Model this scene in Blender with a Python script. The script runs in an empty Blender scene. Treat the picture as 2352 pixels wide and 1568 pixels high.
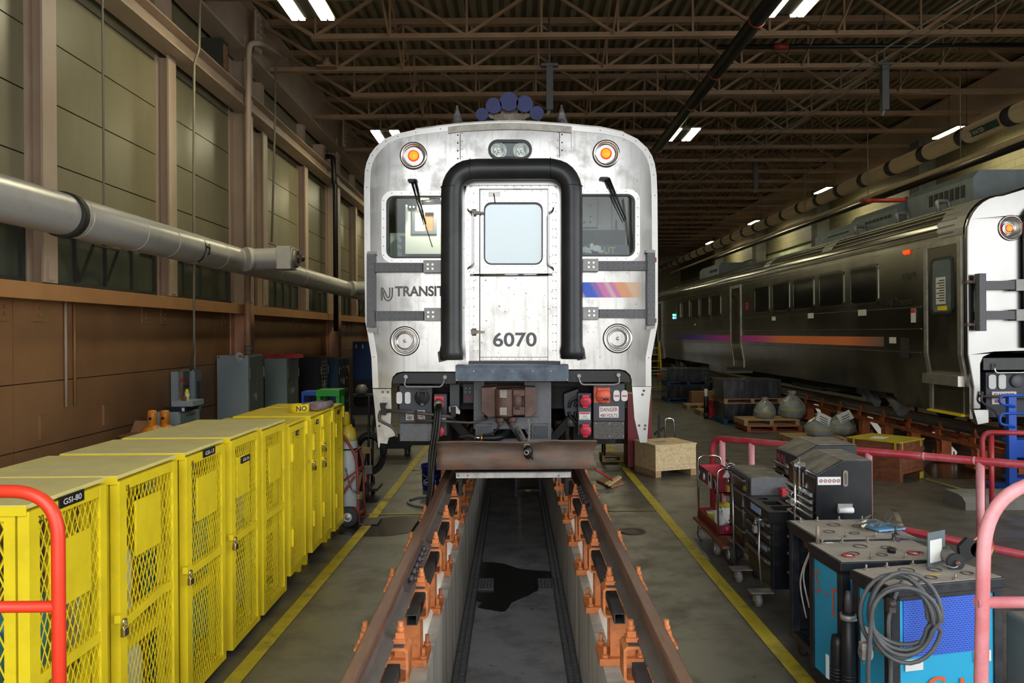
import bpy, math, random
from mathutils import Vector, Matrix
from mathutils.geometry import tessellate_polygon
random.seed(7)
SC = bpy.context.scene
COL = SC.collection
PI = math.pi

# ---------------------------------------------------------------- camera
F = 28.0 / 36.0 * 2352.0          # focal length in pixels of the 2352 px wide frame
CX, CY, CZ = 1180.0, 765.0, 2.325  # principal point, camera height
ROLL = math.radians(0.40)
cam_d = bpy.data.cameras.new('camera')
cam = bpy.data.objects.new('camera', cam_d)
COL.objects.link(cam)
SC.camera = cam
cam_d.lens = 28.0
cam_d.sensor_width = 36.0
cam_d.shift_x = (1176.0 - CX) / 2352.0
cam_d.shift_y = (CY - 784.0) / 2352.0
cam_d.clip_start = 0.05
cam_d.clip_end = 400
cam.matrix_world = Matrix.Translation((0, 0, CZ)) @ Matrix.Rotation(PI / 2, 4, 'X') @ Matrix.Rotation(-ROLL, 4, 'Z')

# ---------------------------------------------------------------- sky, daylight, exposure
world = bpy.data.worlds.new('world')
SC.world = world
world.use_nodes = True
_nt = world.node_tree
_nt.nodes.clear()
_o = _nt.nodes.new('ShaderNodeOutputWorld')
_bg = _nt.nodes.new('ShaderNodeBackground')
_tc = _nt.nodes.new('ShaderNodeTexCoord')
_sx = _nt.nodes.new('ShaderNodeSeparateXYZ')
_cr = _nt.nodes.new('ShaderNodeValToRGB')
_cr.color_ramp.elements[0].position = 0.0
_cr.color_ramp.elements[0].color = (0.64, 0.64, 0.635, 1)
_cr.color_ramp.elements[1].position = 0.26
_cr.color_ramp.elements[1].color = (1.02, 1.06, 1.10, 1)
_nt.links.new(_tc.outputs['Generated'], _sx.inputs[0])
_nt.links.new(_sx.outputs['Z'], _cr.inputs[0])
_nt.links.new(_cr.outputs[0], _bg.inputs['Color'])
_bg.inputs['Strength'].default_value = 4.5
_nt.links.new(_bg.outputs[0], _o.inputs['Surface'])

SC.view_settings.view_transform = 'Standard'
SC.view_settings.look = 'None'
SC.view_settings.exposure = 0.1
SC.view_settings.gamma = 1.0
SC.view_settings.use_curve_mapping = False
SC.cycles.use_denoising = True
SC.cycles.max_bounces = 7
SC.cycles.diffuse_bounces = 3
SC.cycles.glossy_bounces = 4
SC.cycles.transparent_max_bounces = 10
SC.cycles.sample_clamp_indirect = 8.0
SC.cycles.caustics_reflective = False
SC.cycles.caustics_refractive = False

LAMP_COL = (1.0, 0.92, 0.60)
LAMP_W = 62.0

# ---------------------------------------------------------------- helpers
def P(px, py, Y):
    """photo pixel -> world point on the plane at distance Y"""
    u, v = px - CX, CY - py
    c, s = math.cos(ROLL), math.sin(ROLL)
    return Vector(((u * c + v * s) * Y / F, Y, CZ + (-u * s + v * c) * Y / F))

def G(px, py, z=0.0):
    """photo pixel -> world point on the horizontal plane z"""
    u, v = px - CX, CY - py
    c, s = math.cos(ROLL), math.sin(ROLL)
    a, b = (u * c + v * s) / F, (-u * s + v * c) / F
    Y = (z - CZ) / b
    return Vector((a * Y, Y, z))

class MB:
    def __init__(s):
        s.v, s.f, s.s = [], [], []
    def add(s, vs, fs, smooth=False):
        b = len(s.v)
        s.v += [tuple(x) for x in vs]
        s.f += [tuple(b + i for i in f) for f in fs]
        s.s += [smooth] * len(fs)
        return s
    def bx(s, x0, y0, z0, x1, y1, z1):
        s.nb = getattr(s, 'nb', 0) + 1      # hair-thin insets keep overlapping boxes from sharing a face
        e = .00025 * (s.nb % 5)
        if min(abs(x1 - x0), abs(y1 - y0), abs(z1 - z0)) > .008:
            x0, x1 = (x0 + e, x1 - e) if x1 > x0 else (x0 - e, x1 + e)
            y0, y1 = (y0 + e, y1 - e) if y1 > y0 else (y0 - e, y1 + e)
            z0, z1 = (z0 + e, z1 - e) if z1 > z0 else (z0 - e, z1 + e)
        v = [(x, y, z) for z in (z0, z1) for y in (y0, y1) for x in (x0, x1)]
        return s.add(v, [(0, 2, 3, 1), (4, 5, 7, 6), (0, 1, 5, 4), (2, 6, 7, 3), (0, 4, 6, 2), (1, 3, 7, 5)])
    def box(s, c, d, R=None):
        hx, hy, hz = d[0] / 2, d[1] / 2, d[2] / 2
        v = [Vector((x, y, z)) for z in (-hz, hz) for y in (-hy, hy) for x in (-hx, hx)]
        if R is not None:
            if isinstance(R, (int, float)):
                R = Matrix.Rotation(R, 3, 'Z')
            v = [R @ q for q in v]
        c = Vector(c)
        return s.add([q + c for q in v], [(0, 2, 3, 1), (4, 5, 7, 6), (0, 1, 5, 4), (2, 6, 7, 3), (0, 4, 6, 2), (1, 3, 7, 5)])
    def bar(s, a, b, w, h=None, up=(0, 0, 1)):
        """rectangular bar from a to b"""
        a, b = Vector(a), Vector(b)
        h = w if h is None else h
        d = (b - a)
        L = d.length
        if L < 1e-6:
            return s
        d = d / L
        up = Vector(up)
        if abs(d.dot(up)) > 0.98:
            up = Vector((0, 1, 0)) if abs(d.y) < .9 else Vector((1, 0, 0))
        x = d.cross(up).normalized()
        z = x.cross(d).normalized()
        vs = []
        for q in (a, b):
            for i, j in ((-1, -1), (1, -1), (1, 1), (-1, 1)):
                vs.append(q + x * (i * w / 2) + z * (j * h / 2))
        return s.add(vs, [(0, 1, 2, 3), (7, 6, 5, 4), (0, 4, 5, 1), (1, 5, 6, 2), (2, 6, 7, 3), (3, 7, 4, 0)])
    def tube(s, pts, r, n=8, closed=False, cap=True):
        pts = [Vector(p) for p in pts]
        m = len(pts)
        rs = r if isinstance(r, (list, tuple)) else [r] * m
        tang = []
        for i in range(m):
            if closed:
                t = pts[(i + 1) % m] - pts[i - 1]
            else:
                t = pts[min(i + 1, m - 1)] - pts[max(i - 1, 0)]
            tang.append(t.normalized() if t.length > 1e-9 else Vector((0, 0, 1)))
        ref = Vector((0, 0, 1)) if abs(tang[0].z) < .9 else Vector((1, 0, 0))
        x = tang[0].cross(ref).normalized()
        vs = []
        for i in range(m):
            t = tang[i]
            x = (x - t * x.dot(t))
            x = x.normalized() if x.length > 1e-6 else t.orthogonal().normalized()
            y = t.cross(x)
            for k in range(n):
                a = 2 * PI * k / n
                vs.append(pts[i] + (x * math.cos(a) + y * math.sin(a)) * rs[i])
        fs = []
        for i in range(m if closed else m - 1):
            j = (i + 1) % m
            for k in range(n):
                k2 = (k + 1) % n
                fs.append((i * n + k, i * n + k2, j * n + k2, j * n + k))
        s.add(vs, fs, True)
        if cap and not closed:
            b = len(s.v) - len(vs)
            s.f.append(tuple(b + k for k in range(n))[::-1]); s.s.append(False)
            s.f.append(tuple(b + (m - 1) * n + k for k in range(n))); s.s.append(False)
        return s
    def cyl(s, a, b, r, r2=None, n=16):
        r2 = r if r2 is None else r2
        return s.tube([a, b], [r, r2], n)
    def lathe(s, prof, o, ax=(0, 0, 1), n=20, cap=True):
        """prof: list of (radius, distance along ax)"""
        o, ax = Vector(o), Vector(ax).normalized()
        x = ax.orthogonal().normalized()
        y = ax.cross(x)
        vs = []
        for r, h in prof:
            for k in range(n):
                a = 2 * PI * k / n
                vs.append(o + ax * h + (x * math.cos(a) + y * math.sin(a)) * max(r, 1e-4))
        fs = []
        for i in range(len(prof) - 1):
            for k in range(n):
                k2 = (k + 1) % n
                fs.append((i * n + k, i * n + k2, (i + 1) * n + k2, (i + 1) * n + k))
        s.add(vs, fs, True)
        if not cap or prof[0] == prof[-1]:
            return s
        b = len(s.v) - len(vs)
        s.f.append(tuple(b + k for k in range(n))[::-1]); s.s.append(False)
        s.f.append(tuple(b + (len(prof) - 1) * n + k for k in range(n))); s.s.append(False)
        return s
    def sph(s, c, r, n=12, sc=(1, 1, 1)):
        m = n // 2
        vs, fs = [], []
        c = Vector(c)
        for i in range(m + 1):
            th = PI * i / m
            for k in range(n):
                ph = 2 * PI * k / n
                vs.append(c + Vector((math.sin(th) * math.cos(ph) * sc[0], math.sin(th) * math.sin(ph) * sc[1], math.cos(th) * sc[2])) * r)
        for i in range(m):
            for k in range(n):
                k2 = (k + 1) % n
                fs.append((i * n + k, (i + 1) * n + k, (i + 1) * n + k2, i * n + k2))
        return s.add(vs, fs, True)
    def prism(s, outl, fn):
        """outl: [outer, hole, hole ...] 2-D loops; fn(u, v, k) -> point for k = 0 (front) and 1 (back)"""
        if not isinstance(outl[0][0], (list, tuple, Vector)):
            outl = [outl]
        flat = [p for l in outl for p in l]
        tris = tessellate_polygon([[Vector((p[0], p[1], 0)) for p in l] for l in outl])
        n = len(flat)
        vs = [fn(p[0], p[1], 0) for p in flat] + [fn(p[0], p[1], 1) for p in flat]
        fs = []
        for t in tris:
            fs.append(tuple(t)); fs.append(tuple(n + i for i in reversed(t)))
        b = 0
        for l in outl:
            m = len(l)
            for i in range(m):
                j = (i + 1) % m
                fs.append((b + i, b + j, n + b + j, n + b + i))
            b += m
        return s.add(vs, fs)
    def pxplate(s, outl, Yf, Yb):
        """plate whose outline is read off the photo at distance Yf, as thick as Yb - Yf"""
        def fn(u, v, k):
            p = P(u, v, Yf)
            return (p.x, Yb if k else Yf, p.z)
        return s.prism(outl, fn)
    def extr(s, outl, axis, a, b):
        def fn(u, v, k):
            t = b if k else a
            return {'x': (t, u, v), 'y': (u, t, v), 'z': (u, v, t)}[axis]
        return s.prism(outl, fn)
    def text(s, body, o, ux, uy, h, depth=0.004, wide=None, bold=0.0, align='CENTER', sx=1.0):
        """flat lettering: cap height h, o = baseline point, ux / uy = reading and up directions"""
        c = bpy.data.curves.new('t', 'FONT')
        c.body = body
        c.align_x = align
        c.offset = bold
        c.resolution_u = 6
        ob = bpy.data.objects.new('t', c)
        me = bpy.data.meshes.new_from_object(ob)
        vs = [v.co.copy() for v in me.vertices]
        fs = [tuple(p.vertices) for p in me.polygons]
        bpy.data.objects.remove(ob); bpy.data.curves.remove(c); bpy.data.meshes.remove(me)
        k = h / 0.70
        kx = k * sx
        if wide and vs:
            w = max(v.x for v in vs) - min(v.x for v in vs)
            kx = wide / w
        o, ux, uy = Vector(o), Vector(ux).normalized(), Vector(uy).normalized()
        nn = ux.cross(uy)
        return s.add([o + ux * (v.x * kx) + uy * (v.y * k) + nn * depth for v in vs], fs)
    def pieces(s):
        """the separate pieces: loose islands, those that touch or nearly touch taken together"""
        par = list(range(len(s.v)))
        def find(i):
            while par[i] != i:
                par[i] = par[par[i]]; i = par[i]
            return i
        for f in s.f:
            r = find(f[0])
            for i in f[1:]: par[find(i)] = r
        isl = {}
        for i in range(len(s.v)): isl.setdefault(find(i), []).append(i)
        keys = list(isl)
        bb = {k: ([min(s.v[i][a] for i in isl[k]) for a in range(3)], [max(s.v[i][a] for i in isl[k]) for a in range(3)]) for k in keys}
        grp = {k: k for k in keys}
        def fg(k):
            while grp[k] != k: k = grp[k]
            return k
        for a in range(len(keys)):
            for b in range(a):
                A_, B_ = bb[keys[a]], bb[keys[b]]
                if all(A_[0][q] - .015 <= B_[1][q] and B_[0][q] - .015 <= A_[1][q] for q in range(3)):
                    grp[fg(keys[a])] = fg(keys[b])
        out = {}
        for k in keys: out.setdefault(fg(k), set()).update(isl[k])
        res = []
        for ids in out.values():
            ids = sorted(ids); mp = {v: i for i, v in enumerate(ids)}
            m = MB(); m.v = [s.v[i] for i in ids]
            for f, sm in zip(s.f, s.s):
                if f[0] in mp: m.f.append(tuple(mp[i] for i in f)); m.s.append(sm)
            res.append(m)
        return res
    def build(s, name, mat, parent=None, W=False, bev=0.0, keep=False):
        if name in EACH and parent is not None:
            ps = s.pieces()
            if len(ps) > 1:
                return [q._build(EACH[name], mat, parent, W, bev, keep) for q in ps][0]
            name = EACH[name]
        return s._build(name, mat, parent, W, bev, keep)
    def _build(s, name, mat, parent=None, W=False, bev=0.0, keep=False):
        me = bpy.data.meshes.new(name)
        vs = s.v
        if W and parent is not None:
            inv = MW[root_of(parent)].inverted()
            vs = [tuple(inv @ Vector(v)) for v in vs]
        me.from_pydata(vs, [], s.f)
        me.polygons.foreach_set('use_smooth', s.s)
        me.update()
        if not keep:
            import bmesh
            bm = bmesh.new(); bm.from_mesh(me)
            bmesh.ops.recalc_face_normals(bm, faces=bm.faces)
            bm.to_mesh(me); bm.free()
        me.materials.append(mat)
        o = bpy.data.objects.new(name, me)
        COL.objects.link(o)
        if parent is not None:
            o.parent = parent
        if bev > 0:
            md = o.modifiers.new('bevel', 'BEVEL')
            md.width = bev; md.segments = 2; md.limit_method = 'ANGLE'; md.angle_limit = math.radians(40)
            md.harden_normals = False
        return o

MW = {}
EACH = {k: (v or k) for k, v in dict(anchor_bolts='anchor_bolt', caster_plate='', casters='caster', coupling='', cover_bolts='cover_bolt', bracket_foot='', hanger='', hanger_rod='', hinge='', joint_band='',
    pipe_clamp='', post_bracket='', post_cap='', roof_patch='', roof_pipe='', step='', stringers='stringer', bar_clamp='', notice_labels='notice_label', flap='', drawer_label='', rating_plate='',
    weld_ring='', seam_band='', lever_bracket='', top_bolts='top_bolt', joint_bolts='joint_bolt', torn_flap='', hooks='hook', latches='latch', clamp_bolts='clamp_bolt', red_reflector='', fork='fork_plate',
    gauge_face='', gauge_rim='', dust_rings='dust_ring', frame_loop='', diaphragm_seam='', edge_bolts='edge_bolt', skirt_bolts='skirt_bolt', red_marks='red_mark', mount_holes='mount_hole', yellow_smear='',
    film_fold='', wear_lines='wear_mark', corner_strap='', panel_seam='', sticker_print='', sign_text='', unit_louvre='', tread='', vent_slots='vent_slot', ring_screws='ring_screw', relay_bolts='relay_bolt', plate_holes='plate_hole', guard_bar='').items()}
def root_of(o):
    while o.parent is not None:
        o = o.parent
    return o.name
def thing(name, label, cat, loc=(0, 0, 0), rz=0.0, group=None):
    o = bpy.data.objects.new(name, None)
    o.empty_display_size = 0.1
    COL.objects.link(o)
    o.location = loc
    o.rotation_euler = (0, 0, rz)
    MW[o.name] = Matrix.Translation(Vector(loc)) @ Matrix.Rotation(rz, 4, 'Z')
    return tag(o, label, cat, group)
def tag(o, label, cat, group=None, kind=None):
    o['label'] = label; o['category'] = cat
    if group: o['group'] = group
    if kind: o['kind'] = kind
    return o
def struct(o):
    o['kind'] = 'structure'
    return o
def dup(root, loc, rz=0.0, label=None, group=None, scale=None):
    r = root.copy(); COL.objects.link(r)
    r.location = loc; r.rotation_euler = (0, 0, rz)
    if scale: r.scale = scale
    if label: r['label'] = label
    if group: r['group'] = group
    for ch in list(root.children):
        c = ch.copy(); COL.objects.link(c); c.parent = r
        for g in list(ch.children):
            d = g.copy(); COL.objects.link(d); d.parent = c
    return r
def fillet(pts, r, k=6):
    pts = [Vector(p) for p in pts]
    out = [pts[0]]
    for i in range(1, len(pts) - 1):
        a, b, c = pts[i - 1], pts[i], pts[i + 1]
        d1, d2 = (a - b), (c - b)
        q = min(r, d1.length * .49, d2.length * .49)
        p0, p2 = b + d1.normalized() * q, b + d2.normalized() * q
        for j in range(k + 1):
            t = j / k
            out.append(p0 * (1 - t) ** 2 + b * 2 * t * (1 - t) + p2 * t ** 2)
    out.append(pts[-1])
    return out
def catm(pts, k=6, closed=False):
    pts = [Vector(p) for p in pts]
    n = len(pts)
    out = []
    for i in range(n if closed else n - 1):
        if closed:
            p0, p1, p2, p3 = pts[i - 1], pts[i], pts[(i + 1) % n], pts[(i + 2) % n]
        else:
            p0, p1, p2, p3 = pts[max(i - 1, 0)], pts[i], pts[i + 1], pts[min(i + 2, n - 1)]
        for j in range(k):
            t = j / k
            out.append(0.5 * ((2 * p1) + (p2 - p0) * t + (2 * p0 - 5 * p1 + 4 * p2 - p3) * t * t + (-p0 + 3 * p1 - 3 * p2 + p3) * t ** 3))
    if not closed:
        out.append(pts[-1])
    return out
def rrect(x0, y0, x1, y1, r, k=5):
    out = []
    for cx, cy, a0 in ((x1 - r, y1 - r, 0), (x0 + r, y1 - r, 90), (x0 + r, y0 + r, 180), (x1 - r, y0 + r, 270)):
        for j in range(k + 1):
            a = math.radians(a0 + 90 * j / k)
            out.append((cx + r * math.cos(a), cy + r * math.sin(a)))
    return out
def circ(x, y, r, n=24):
    return [(x + r * math.cos(2 * PI * k / n), y + r * math.sin(2 * PI * k / n)) for k in range(n)]
def rect(x0, y0, x1, y1):
    return [(x0, y0), (x1, y0), (x1, y1), (x0, y1)]

# ---------------------------------------------------------------- materials
M = {}
def srgb(r, g, b):
    f = lambda c: (c / 255 / 12.92) if c / 255 <= .04045 else ((c / 255 + .055) / 1.055) ** 2.4
    return (f(r), f(g), f(b))
def mat(name, c, rough=.5, metal=0.0, var=.12, scale=5.0, dirt=None, dscale=2.0, damt=.5, bump=0.0, bscale=60., emit=None, es=0.0, coat=0.0, stretch=None, spec=.5, alpha=None):
    m = bpy.data.materials.new(name)
    m.use_nodes = True
    nt = m.node_tree
    b = nt.nodes['Principled BSDF']
    b.inputs['Roughness'].default_value = rough
    b.inputs['Metallic'].default_value = metal
    b.inputs['Specular IOR Level'].default_value = spec
    if coat: b.inputs['Coat Weight'].default_value = coat; b.inputs['Coat Roughness'].default_value = .1
    b.inputs['Base Color'].default_value = (*c, 1)
    if alpha is not None: b.inputs['Alpha'].default_value = alpha
    if emit:
        b.inputs['Emission Color'].default_value = (*emit, 1)
        b.inputs['Emission Strength'].default_value = es
    L = nt.links.new
    if var or dirt or bump:
        tc = nt.nodes.new('ShaderNodeTexCoord')
        src = tc.outputs['Object']
        if stretch:
            mp = nt.nodes.new('ShaderNodeMapping')
            mp.inputs['Scale'].default_value = stretch
            L(src, mp.inputs[0]); src = mp.outputs[0]
        out = None
        if var:
            nz = nt.nodes.new('ShaderNodeTexNoise')
            nz.inputs['Scale'].default_value = scale
            nz.inputs['Detail'].default_value = 5
            L(src, nz.inputs['Vector'])
            rp = nt.nodes.new('ShaderNodeValToRGB')
            rp.color_ramp.elements[0].position = .3
            rp.color_ramp.elements[1].position = .7
            rp.color_ramp.elements[0].color = (*[max(0, x * (1 - var)) for x in c], 1)
            rp.color_ramp.elements[1].color = (*[min(1, x * (1 + var)) for x in c], 1)
            L(nz.outputs['Fac'], rp.inputs[0])
            out = rp.outputs[0]
        if dirt:
            n2 = nt.nodes.new('ShaderNodeTexNoise')
            n2.inputs['Scale'].default_value = dscale
            n2.inputs['Detail'].default_value = 8
            n2.inputs['Roughness'].default_value = .65
            L(src, n2.inputs['Vector'])
            r2 = nt.nodes.new('ShaderNodeMapRange')
            r2.inputs['From Min'].default_value = .46
            r2.inputs['From Max'].default_value = .68
            r2.inputs['To Max'].default_value = damt
            L(n2.outputs['Fac'], r2.inputs['Value'])
            mx = nt.nodes.new('ShaderNodeMix'); mx.data_type = 'RGBA'
            L(r2.outputs[0], mx.inputs['Factor'])
            if out: L(out, mx.inputs['A'])
            else: mx.inputs['A'].default_value = (*c, 1)
            mx.inputs['B'].default_value = (*dirt, 1)
            out = mx.outputs['Result']
            if metal > .5:
                mm = nt.nodes.new('ShaderNodeMapRange')
                mm.inputs['To Min'].default_value = metal; mm.inputs['To Max'].default_value = metal * .35
                L(r2.outputs[0], mm.inputs['Value']); L(mm.outputs[0], b.inputs['Metallic'])
        if out: L(out, b.inputs['Base Color'])
        if bump:
            n3 = nt.nodes.new('ShaderNodeTexNoise')
            n3.inputs['Scale'].default_value = bscale
            n3.inputs['Detail'].default_value = 3
            L(src, n3.inputs['Vector'])
            bp = nt.nodes.new('ShaderNodeBump')
            bp.inputs['Strength'].default_value = bump
            bp.inputs['Distance'].default_value = .01
            L(n3.outputs['Fac'], bp.inputs['Height'])
            L(bp.outputs[0], b.inputs['Normal'])
    M[name] = m
    return m
def glass(name, tint, refl=.12, rough=.02):
    m = bpy.data.materials.new(name)
    m.use_nodes = True
    nt = m.node_tree
    nt.nodes.clear()
    o = nt.nodes.new('ShaderNodeOutputMaterial')
    t = nt.nodes.new('ShaderNodeBsdfTransparent'); t.inputs[0].default_value = (*tint, 1)
    g = nt.nodes.new('ShaderNodeBsdfGlossy'); g.inputs['Roughness'].default_value = rough
    x = nt.nodes.new('ShaderNodeMixShader')
    lw = nt.nodes.new('ShaderNodeLayerWeight'); lw.inputs['Blend'].default_value = .25
    mr = nt.nodes.new('ShaderNodeMapRange'); mr.inputs['To Min'].default_value = refl; mr.inputs['To Max'].default_value = .9
    nt.links.new(lw.outputs['Fresnel'], mr.inputs['Value'])
    nt.links.new(mr.outputs[0], x.inputs[0])
    nt.links.new(t.outputs[0], x.inputs[1]); nt.links.new(g.outputs[0], x.inputs[2])
    nt.links.new(x.outputs[0], o.inputs['Surface'])
    M[name] = m
    return m

DUST = srgb(112, 104, 92)
mat('steel', (.62, .61, .59), .30, 1.0, .06, 3, dirt=(.40, .37, .33), dscale=9, damt=.35, bump=.015, bscale=2.2)
mat('steel_plain', (.60, .59, .57), .28, 1.0, .08, 3)
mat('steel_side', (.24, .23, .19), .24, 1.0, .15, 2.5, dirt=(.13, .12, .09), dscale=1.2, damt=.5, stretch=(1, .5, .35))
mat('steel_dirty', (.50, .48, .44), .38, .8, .15, 6, dirt=(.22, .19, .16), dscale=5, damt=.6)
mat('chrome', (.8, .8, .8), .12, 1.0, 0)
mat('reflector', (.9, .88, .84), .22, 1.0, 0)
mat('ghost', srgb(58, 56, 48), .5, .3, 0)
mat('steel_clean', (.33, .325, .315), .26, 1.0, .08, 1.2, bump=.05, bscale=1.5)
mat('bogie_gray', srgb(126, 126, 126), .6, .1, .15, 8)
mat('bar_gray', srgb(104, 105, 108), .55, .1, .10, 30)
mat('clamp_gray', srgb(150, 149, 147), .45, .3, .08, 20)
mat('rubber', srgb(40, 42, 45), .38, 0, .18, 4, dirt=srgb(72, 73, 75), dscale=2.5, damt=.4)
mat('black', srgb(22, 23, 25), .45, 0, .15, 8)
mat('black_gloss', srgb(14, 15, 18), .16, 0, .05, 4, coat=.3)
mat('cabinet_black', srgb(20, 22, 27), .28, 0, .15, 3, dirt=srgb(60, 58, 54), dscale=3, damt=.3)
mat('dark_under', srgb(34, 33, 33), .7, 0, .25, 6, dirt=srgb(62, 55, 48), dscale=4, damt=.4)
mat('under_panel', srgb(66, 70, 77), .5, .1, .12, 10, dirt=srgb(52, 48, 44), dscale=5, damt=.5)
mat('speckle_panel', srgb(88, 84, 78), .6, 0, .45, 45)
mat('blue_plate', srgb(86, 98, 112), .45, .3, .25, 9, dirt=srgb(52, 54, 60), dscale=5, damt=.7)
mat('coupler', srgb(106, 80, 72), .6, .2, .22, 9, dirt=srgb(70, 58, 52), dscale=7, damt=.6)
mat('plow', srgb(112, 98, 88), .6, .2, .3, 7, dirt=srgb(134, 90, 66), dscale=4, damt=.75, bump=.1, bscale=25, stretch=(.6, 1, 2))
mat('decal_gray', srgb(104, 104, 104), .5, 0, .06, 20)
mat('white', srgb(225, 226, 224), .5, 0, .04, 10)
mat('white_dirty', srgb(205, 202, 194), .5, 0, .1, 10, dirt=srgb(120, 112, 100), dscale=6, damt=.5)
mat('red_text', srgb(150, 44, 48), .5, 0, 0)
mat('red_plug', srgb(205, 52, 70), .45, 0, .08, 10)
mat('orange_plug', srgb(226, 100, 66), .45, 0, .06, 10)
mat('red_dark_text', srgb(110, 20, 34), .5, 0, 0)
mat('red_lens', srgb(200, 30, 8), .2, 0, 0, emit=(1, .07, .012), es=1.1)
mat('orange_lens', srgb(240, 110, 20), .2, 0, 0, emit=(1, .26, .02), es=1.6)
mat('horn_blue', srgb(54, 62, 116), .5, 0, .12, 8)
mat('horn_body', srgb(150, 140, 128), .5, .3, .15, 10, dirt=srgb(90, 74, 60), dscale=6, damt=.6)
mat('cone_dark', srgb(72, 70, 76), .6, 0, .2, 12, dirt=srgb(170, 172, 176), dscale=9, damt=.6)
mat('door_shade', srgb(206, 226, 232), .35, 0, .03, 3)
mat('cab_white', srgb(200, 208, 200), .5, 0, .06, 4)
mat('cab_dark', srgb(40, 46, 44), .6, 0, .2, 6)
mat('cab_gray', srgb(96, 108, 112), .5, 0, .15, 5)
mat('cab_wood', srgb(170, 110, 70), .5, 0, .1, 5)
mat('cab_lamp', (1, .8, .5), .5, 0, 0, emit=(1, .72, .36), es=3.0)
mat('paper', srgb(222, 222, 216), .6, 0, .03, 8)
glass('window_glass', (.88, .92, .91), .006)
glass('door_glass', (.9, .95, .96), .11)
glass('window_dark', (.10, .105, .09), .05)
mat('pane_green', srgb(92, 98, 84), .14, 0, .2, 2.5, alpha=.72)
mat('plastic_film', srgb(206, 212, 214), .2, 0, .05, 12, alpha=.3)
glass('film_clear', (.94, .95, .96), .12, .18)
# setting
mat('wall_panel', srgb(140, 133, 106), .38, 0, .10, 1.4, dirt=srgb(112, 101, 77), dscale=.8, damt=.5, stretch=(1, .7, .35))
mat('wall_brown', srgb(158, 116, 76), .50, 0, .10, 1.2, dirt=srgb(126, 88, 58), dscale=.9, damt=.5)
mat('ledge_brown', srgb(186, 134, 84), .5, 0, .08, 3)
mat('column_tan', srgb(192, 170, 148), .5, 0, .08, 4, dirt=srgb(160, 135, 114), dscale=2, damt=.4)
mat('column_brown', srgb(204, 152, 118), .5, 0, .1, 4, dirt=srgb(160, 116, 88), dscale=2, damt=.4)
mat('truss_tan', srgb(150, 121, 92), .55, 0, .12, 2, dirt=srgb(112, 78, 56), dscale=1.2, damt=.5)
mat('deck', srgb(134, 122, 96), .65, 0, .15, .9, dirt=srgb(98, 85, 65), dscale=.6, damt=.5)
mat('frame_dark', srgb(62, 63, 56), .5, 0, .1, 6)
mat('outside_dark', srgb(160, 170, 142), .8, 0, .2, 2)
mat('block_wall', srgb(158, 150, 118), .7, 0, .12, 3)
mat('concrete', srgb(122, 120, 114), .75, 0, .15, 2, dirt=srgb(72, 70, 66), dscale=1.4, damt=.6, bump=.15, bscale=20)
mat('pit_concrete', srgb(212, 208, 198), .75, 0, .18, 3, dirt=srgb(116, 110, 100), dscale=2.2, damt=.65, bump=.12, bscale=20, stretch=(1, 2.5, .25))
mat('tarmac', srgb(188, 186, 180), .85, 0, .1, .5)
mat('line_yellow', srgb(204, 184, 46), .6, 0, .12, 5, dirt=srgb(96, 92, 74), dscale=5, damt=.7)
mat('line_faded', srgb(150, 138, 60), .6, 0, .12, 5, dirt=srgb(90, 86, 72), dscale=5, damt=.85)
mat('wet', srgb(56, 56, 56), .22, 0, .1, 3)
mat('wet_brown', srgb(54, 50, 42), .20, 0, .1, 3)
mat('grate', srgb(104, 104, 104), .55, .3, .2, 20)
# rails
mat('rail_head', srgb(142, 108, 92), .42, .55, .15, 14, dirt=srgb(104, 78, 62), dscale=6, damt=.6, stretch=(3, .4, 3))
mat('rail_body', srgb(120, 113, 108), .65, .1, .15, 9, dirt=srgb(112, 84, 68), dscale=4, damt=.5, stretch=(2, .5, 2))
mat('orange', srgb(230, 140, 82), .55, 0, .12, 9, dirt=srgb(128, 78, 52), dscale=7, damt=.7)
mat('orange_dark', srgb(206, 112, 58), .6, 0, .14, 9, dirt=srgb(96, 62, 44), dscale=6, damt=.7)
mat('tube_gray', srgb(78, 78, 80), .55, .1, .12, 10, dirt=DUST, dscale=6, damt=.4)
mat('iron', srgb(92, 84, 84), .55, .4, .2, 14)
mat('lamp_white', srgb(240, 236, 226), .3, 0, 0, emit=(1, .95, .85), es=.25)
mat('tube_light', (1, 1, 1), .4, 0, 0, emit=LAMP_COL, es=14.0)
mat('fixture', srgb(70, 66, 58), .5, .2, .1, 6)
# lockers and objects
mat('yellow', srgb(244, 218, 36), .42, 0, .06, 5, dirt=srgb(196, 172, 40), dscale=3, damt=.4)
mat('yellow_top', srgb(226, 212, 132), .6, 0, .08, 4, dirt=srgb(208, 198, 162), dscale=2.4, damt=.85)
mat('sign_black', srgb(24, 24, 26), .4, 0, .05, 8)
mat('brass', srgb(196, 168, 84), .3, .8, .05, 8)
mat('bottle_teal', srgb(60, 130, 128), .4, 0, .1, 4)
mat('bottle_red', srgb(150, 40, 40), .4, 0, .1, 4)
mat('bottle_white', srgb(206, 208, 204), .4, 0, .05, 4)
mat('bottle_blue', srgb(50, 88, 150), .4, 0, .1, 4)
mat('cloth_mauve', srgb(128, 112, 116), .8, 0, .25, 20)
mat('mint', srgb(186, 236, 214), .5, 0, .08, 14)
mat('cab_gray_light', srgb(164, 178, 184), .42, .1, .05, 3)
mat('cab_door', srgb(104, 116, 112), .42, 0, .05, 3)
mat('cab_gray_green', srgb(150, 170, 166), .45, 0, .05, 3)
mat('navy', srgb(44, 78, 106), .4, 0, .1, 3)
mat('navy_dark', srgb(26, 30, 42), .5, 0, .1, 5)
mat('blue_board', srgb(24, 58, 116), .5, 0, .08, 3)
mat('cardboard', srgb(164, 122, 84), .8, 0, .08, 8)
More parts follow.
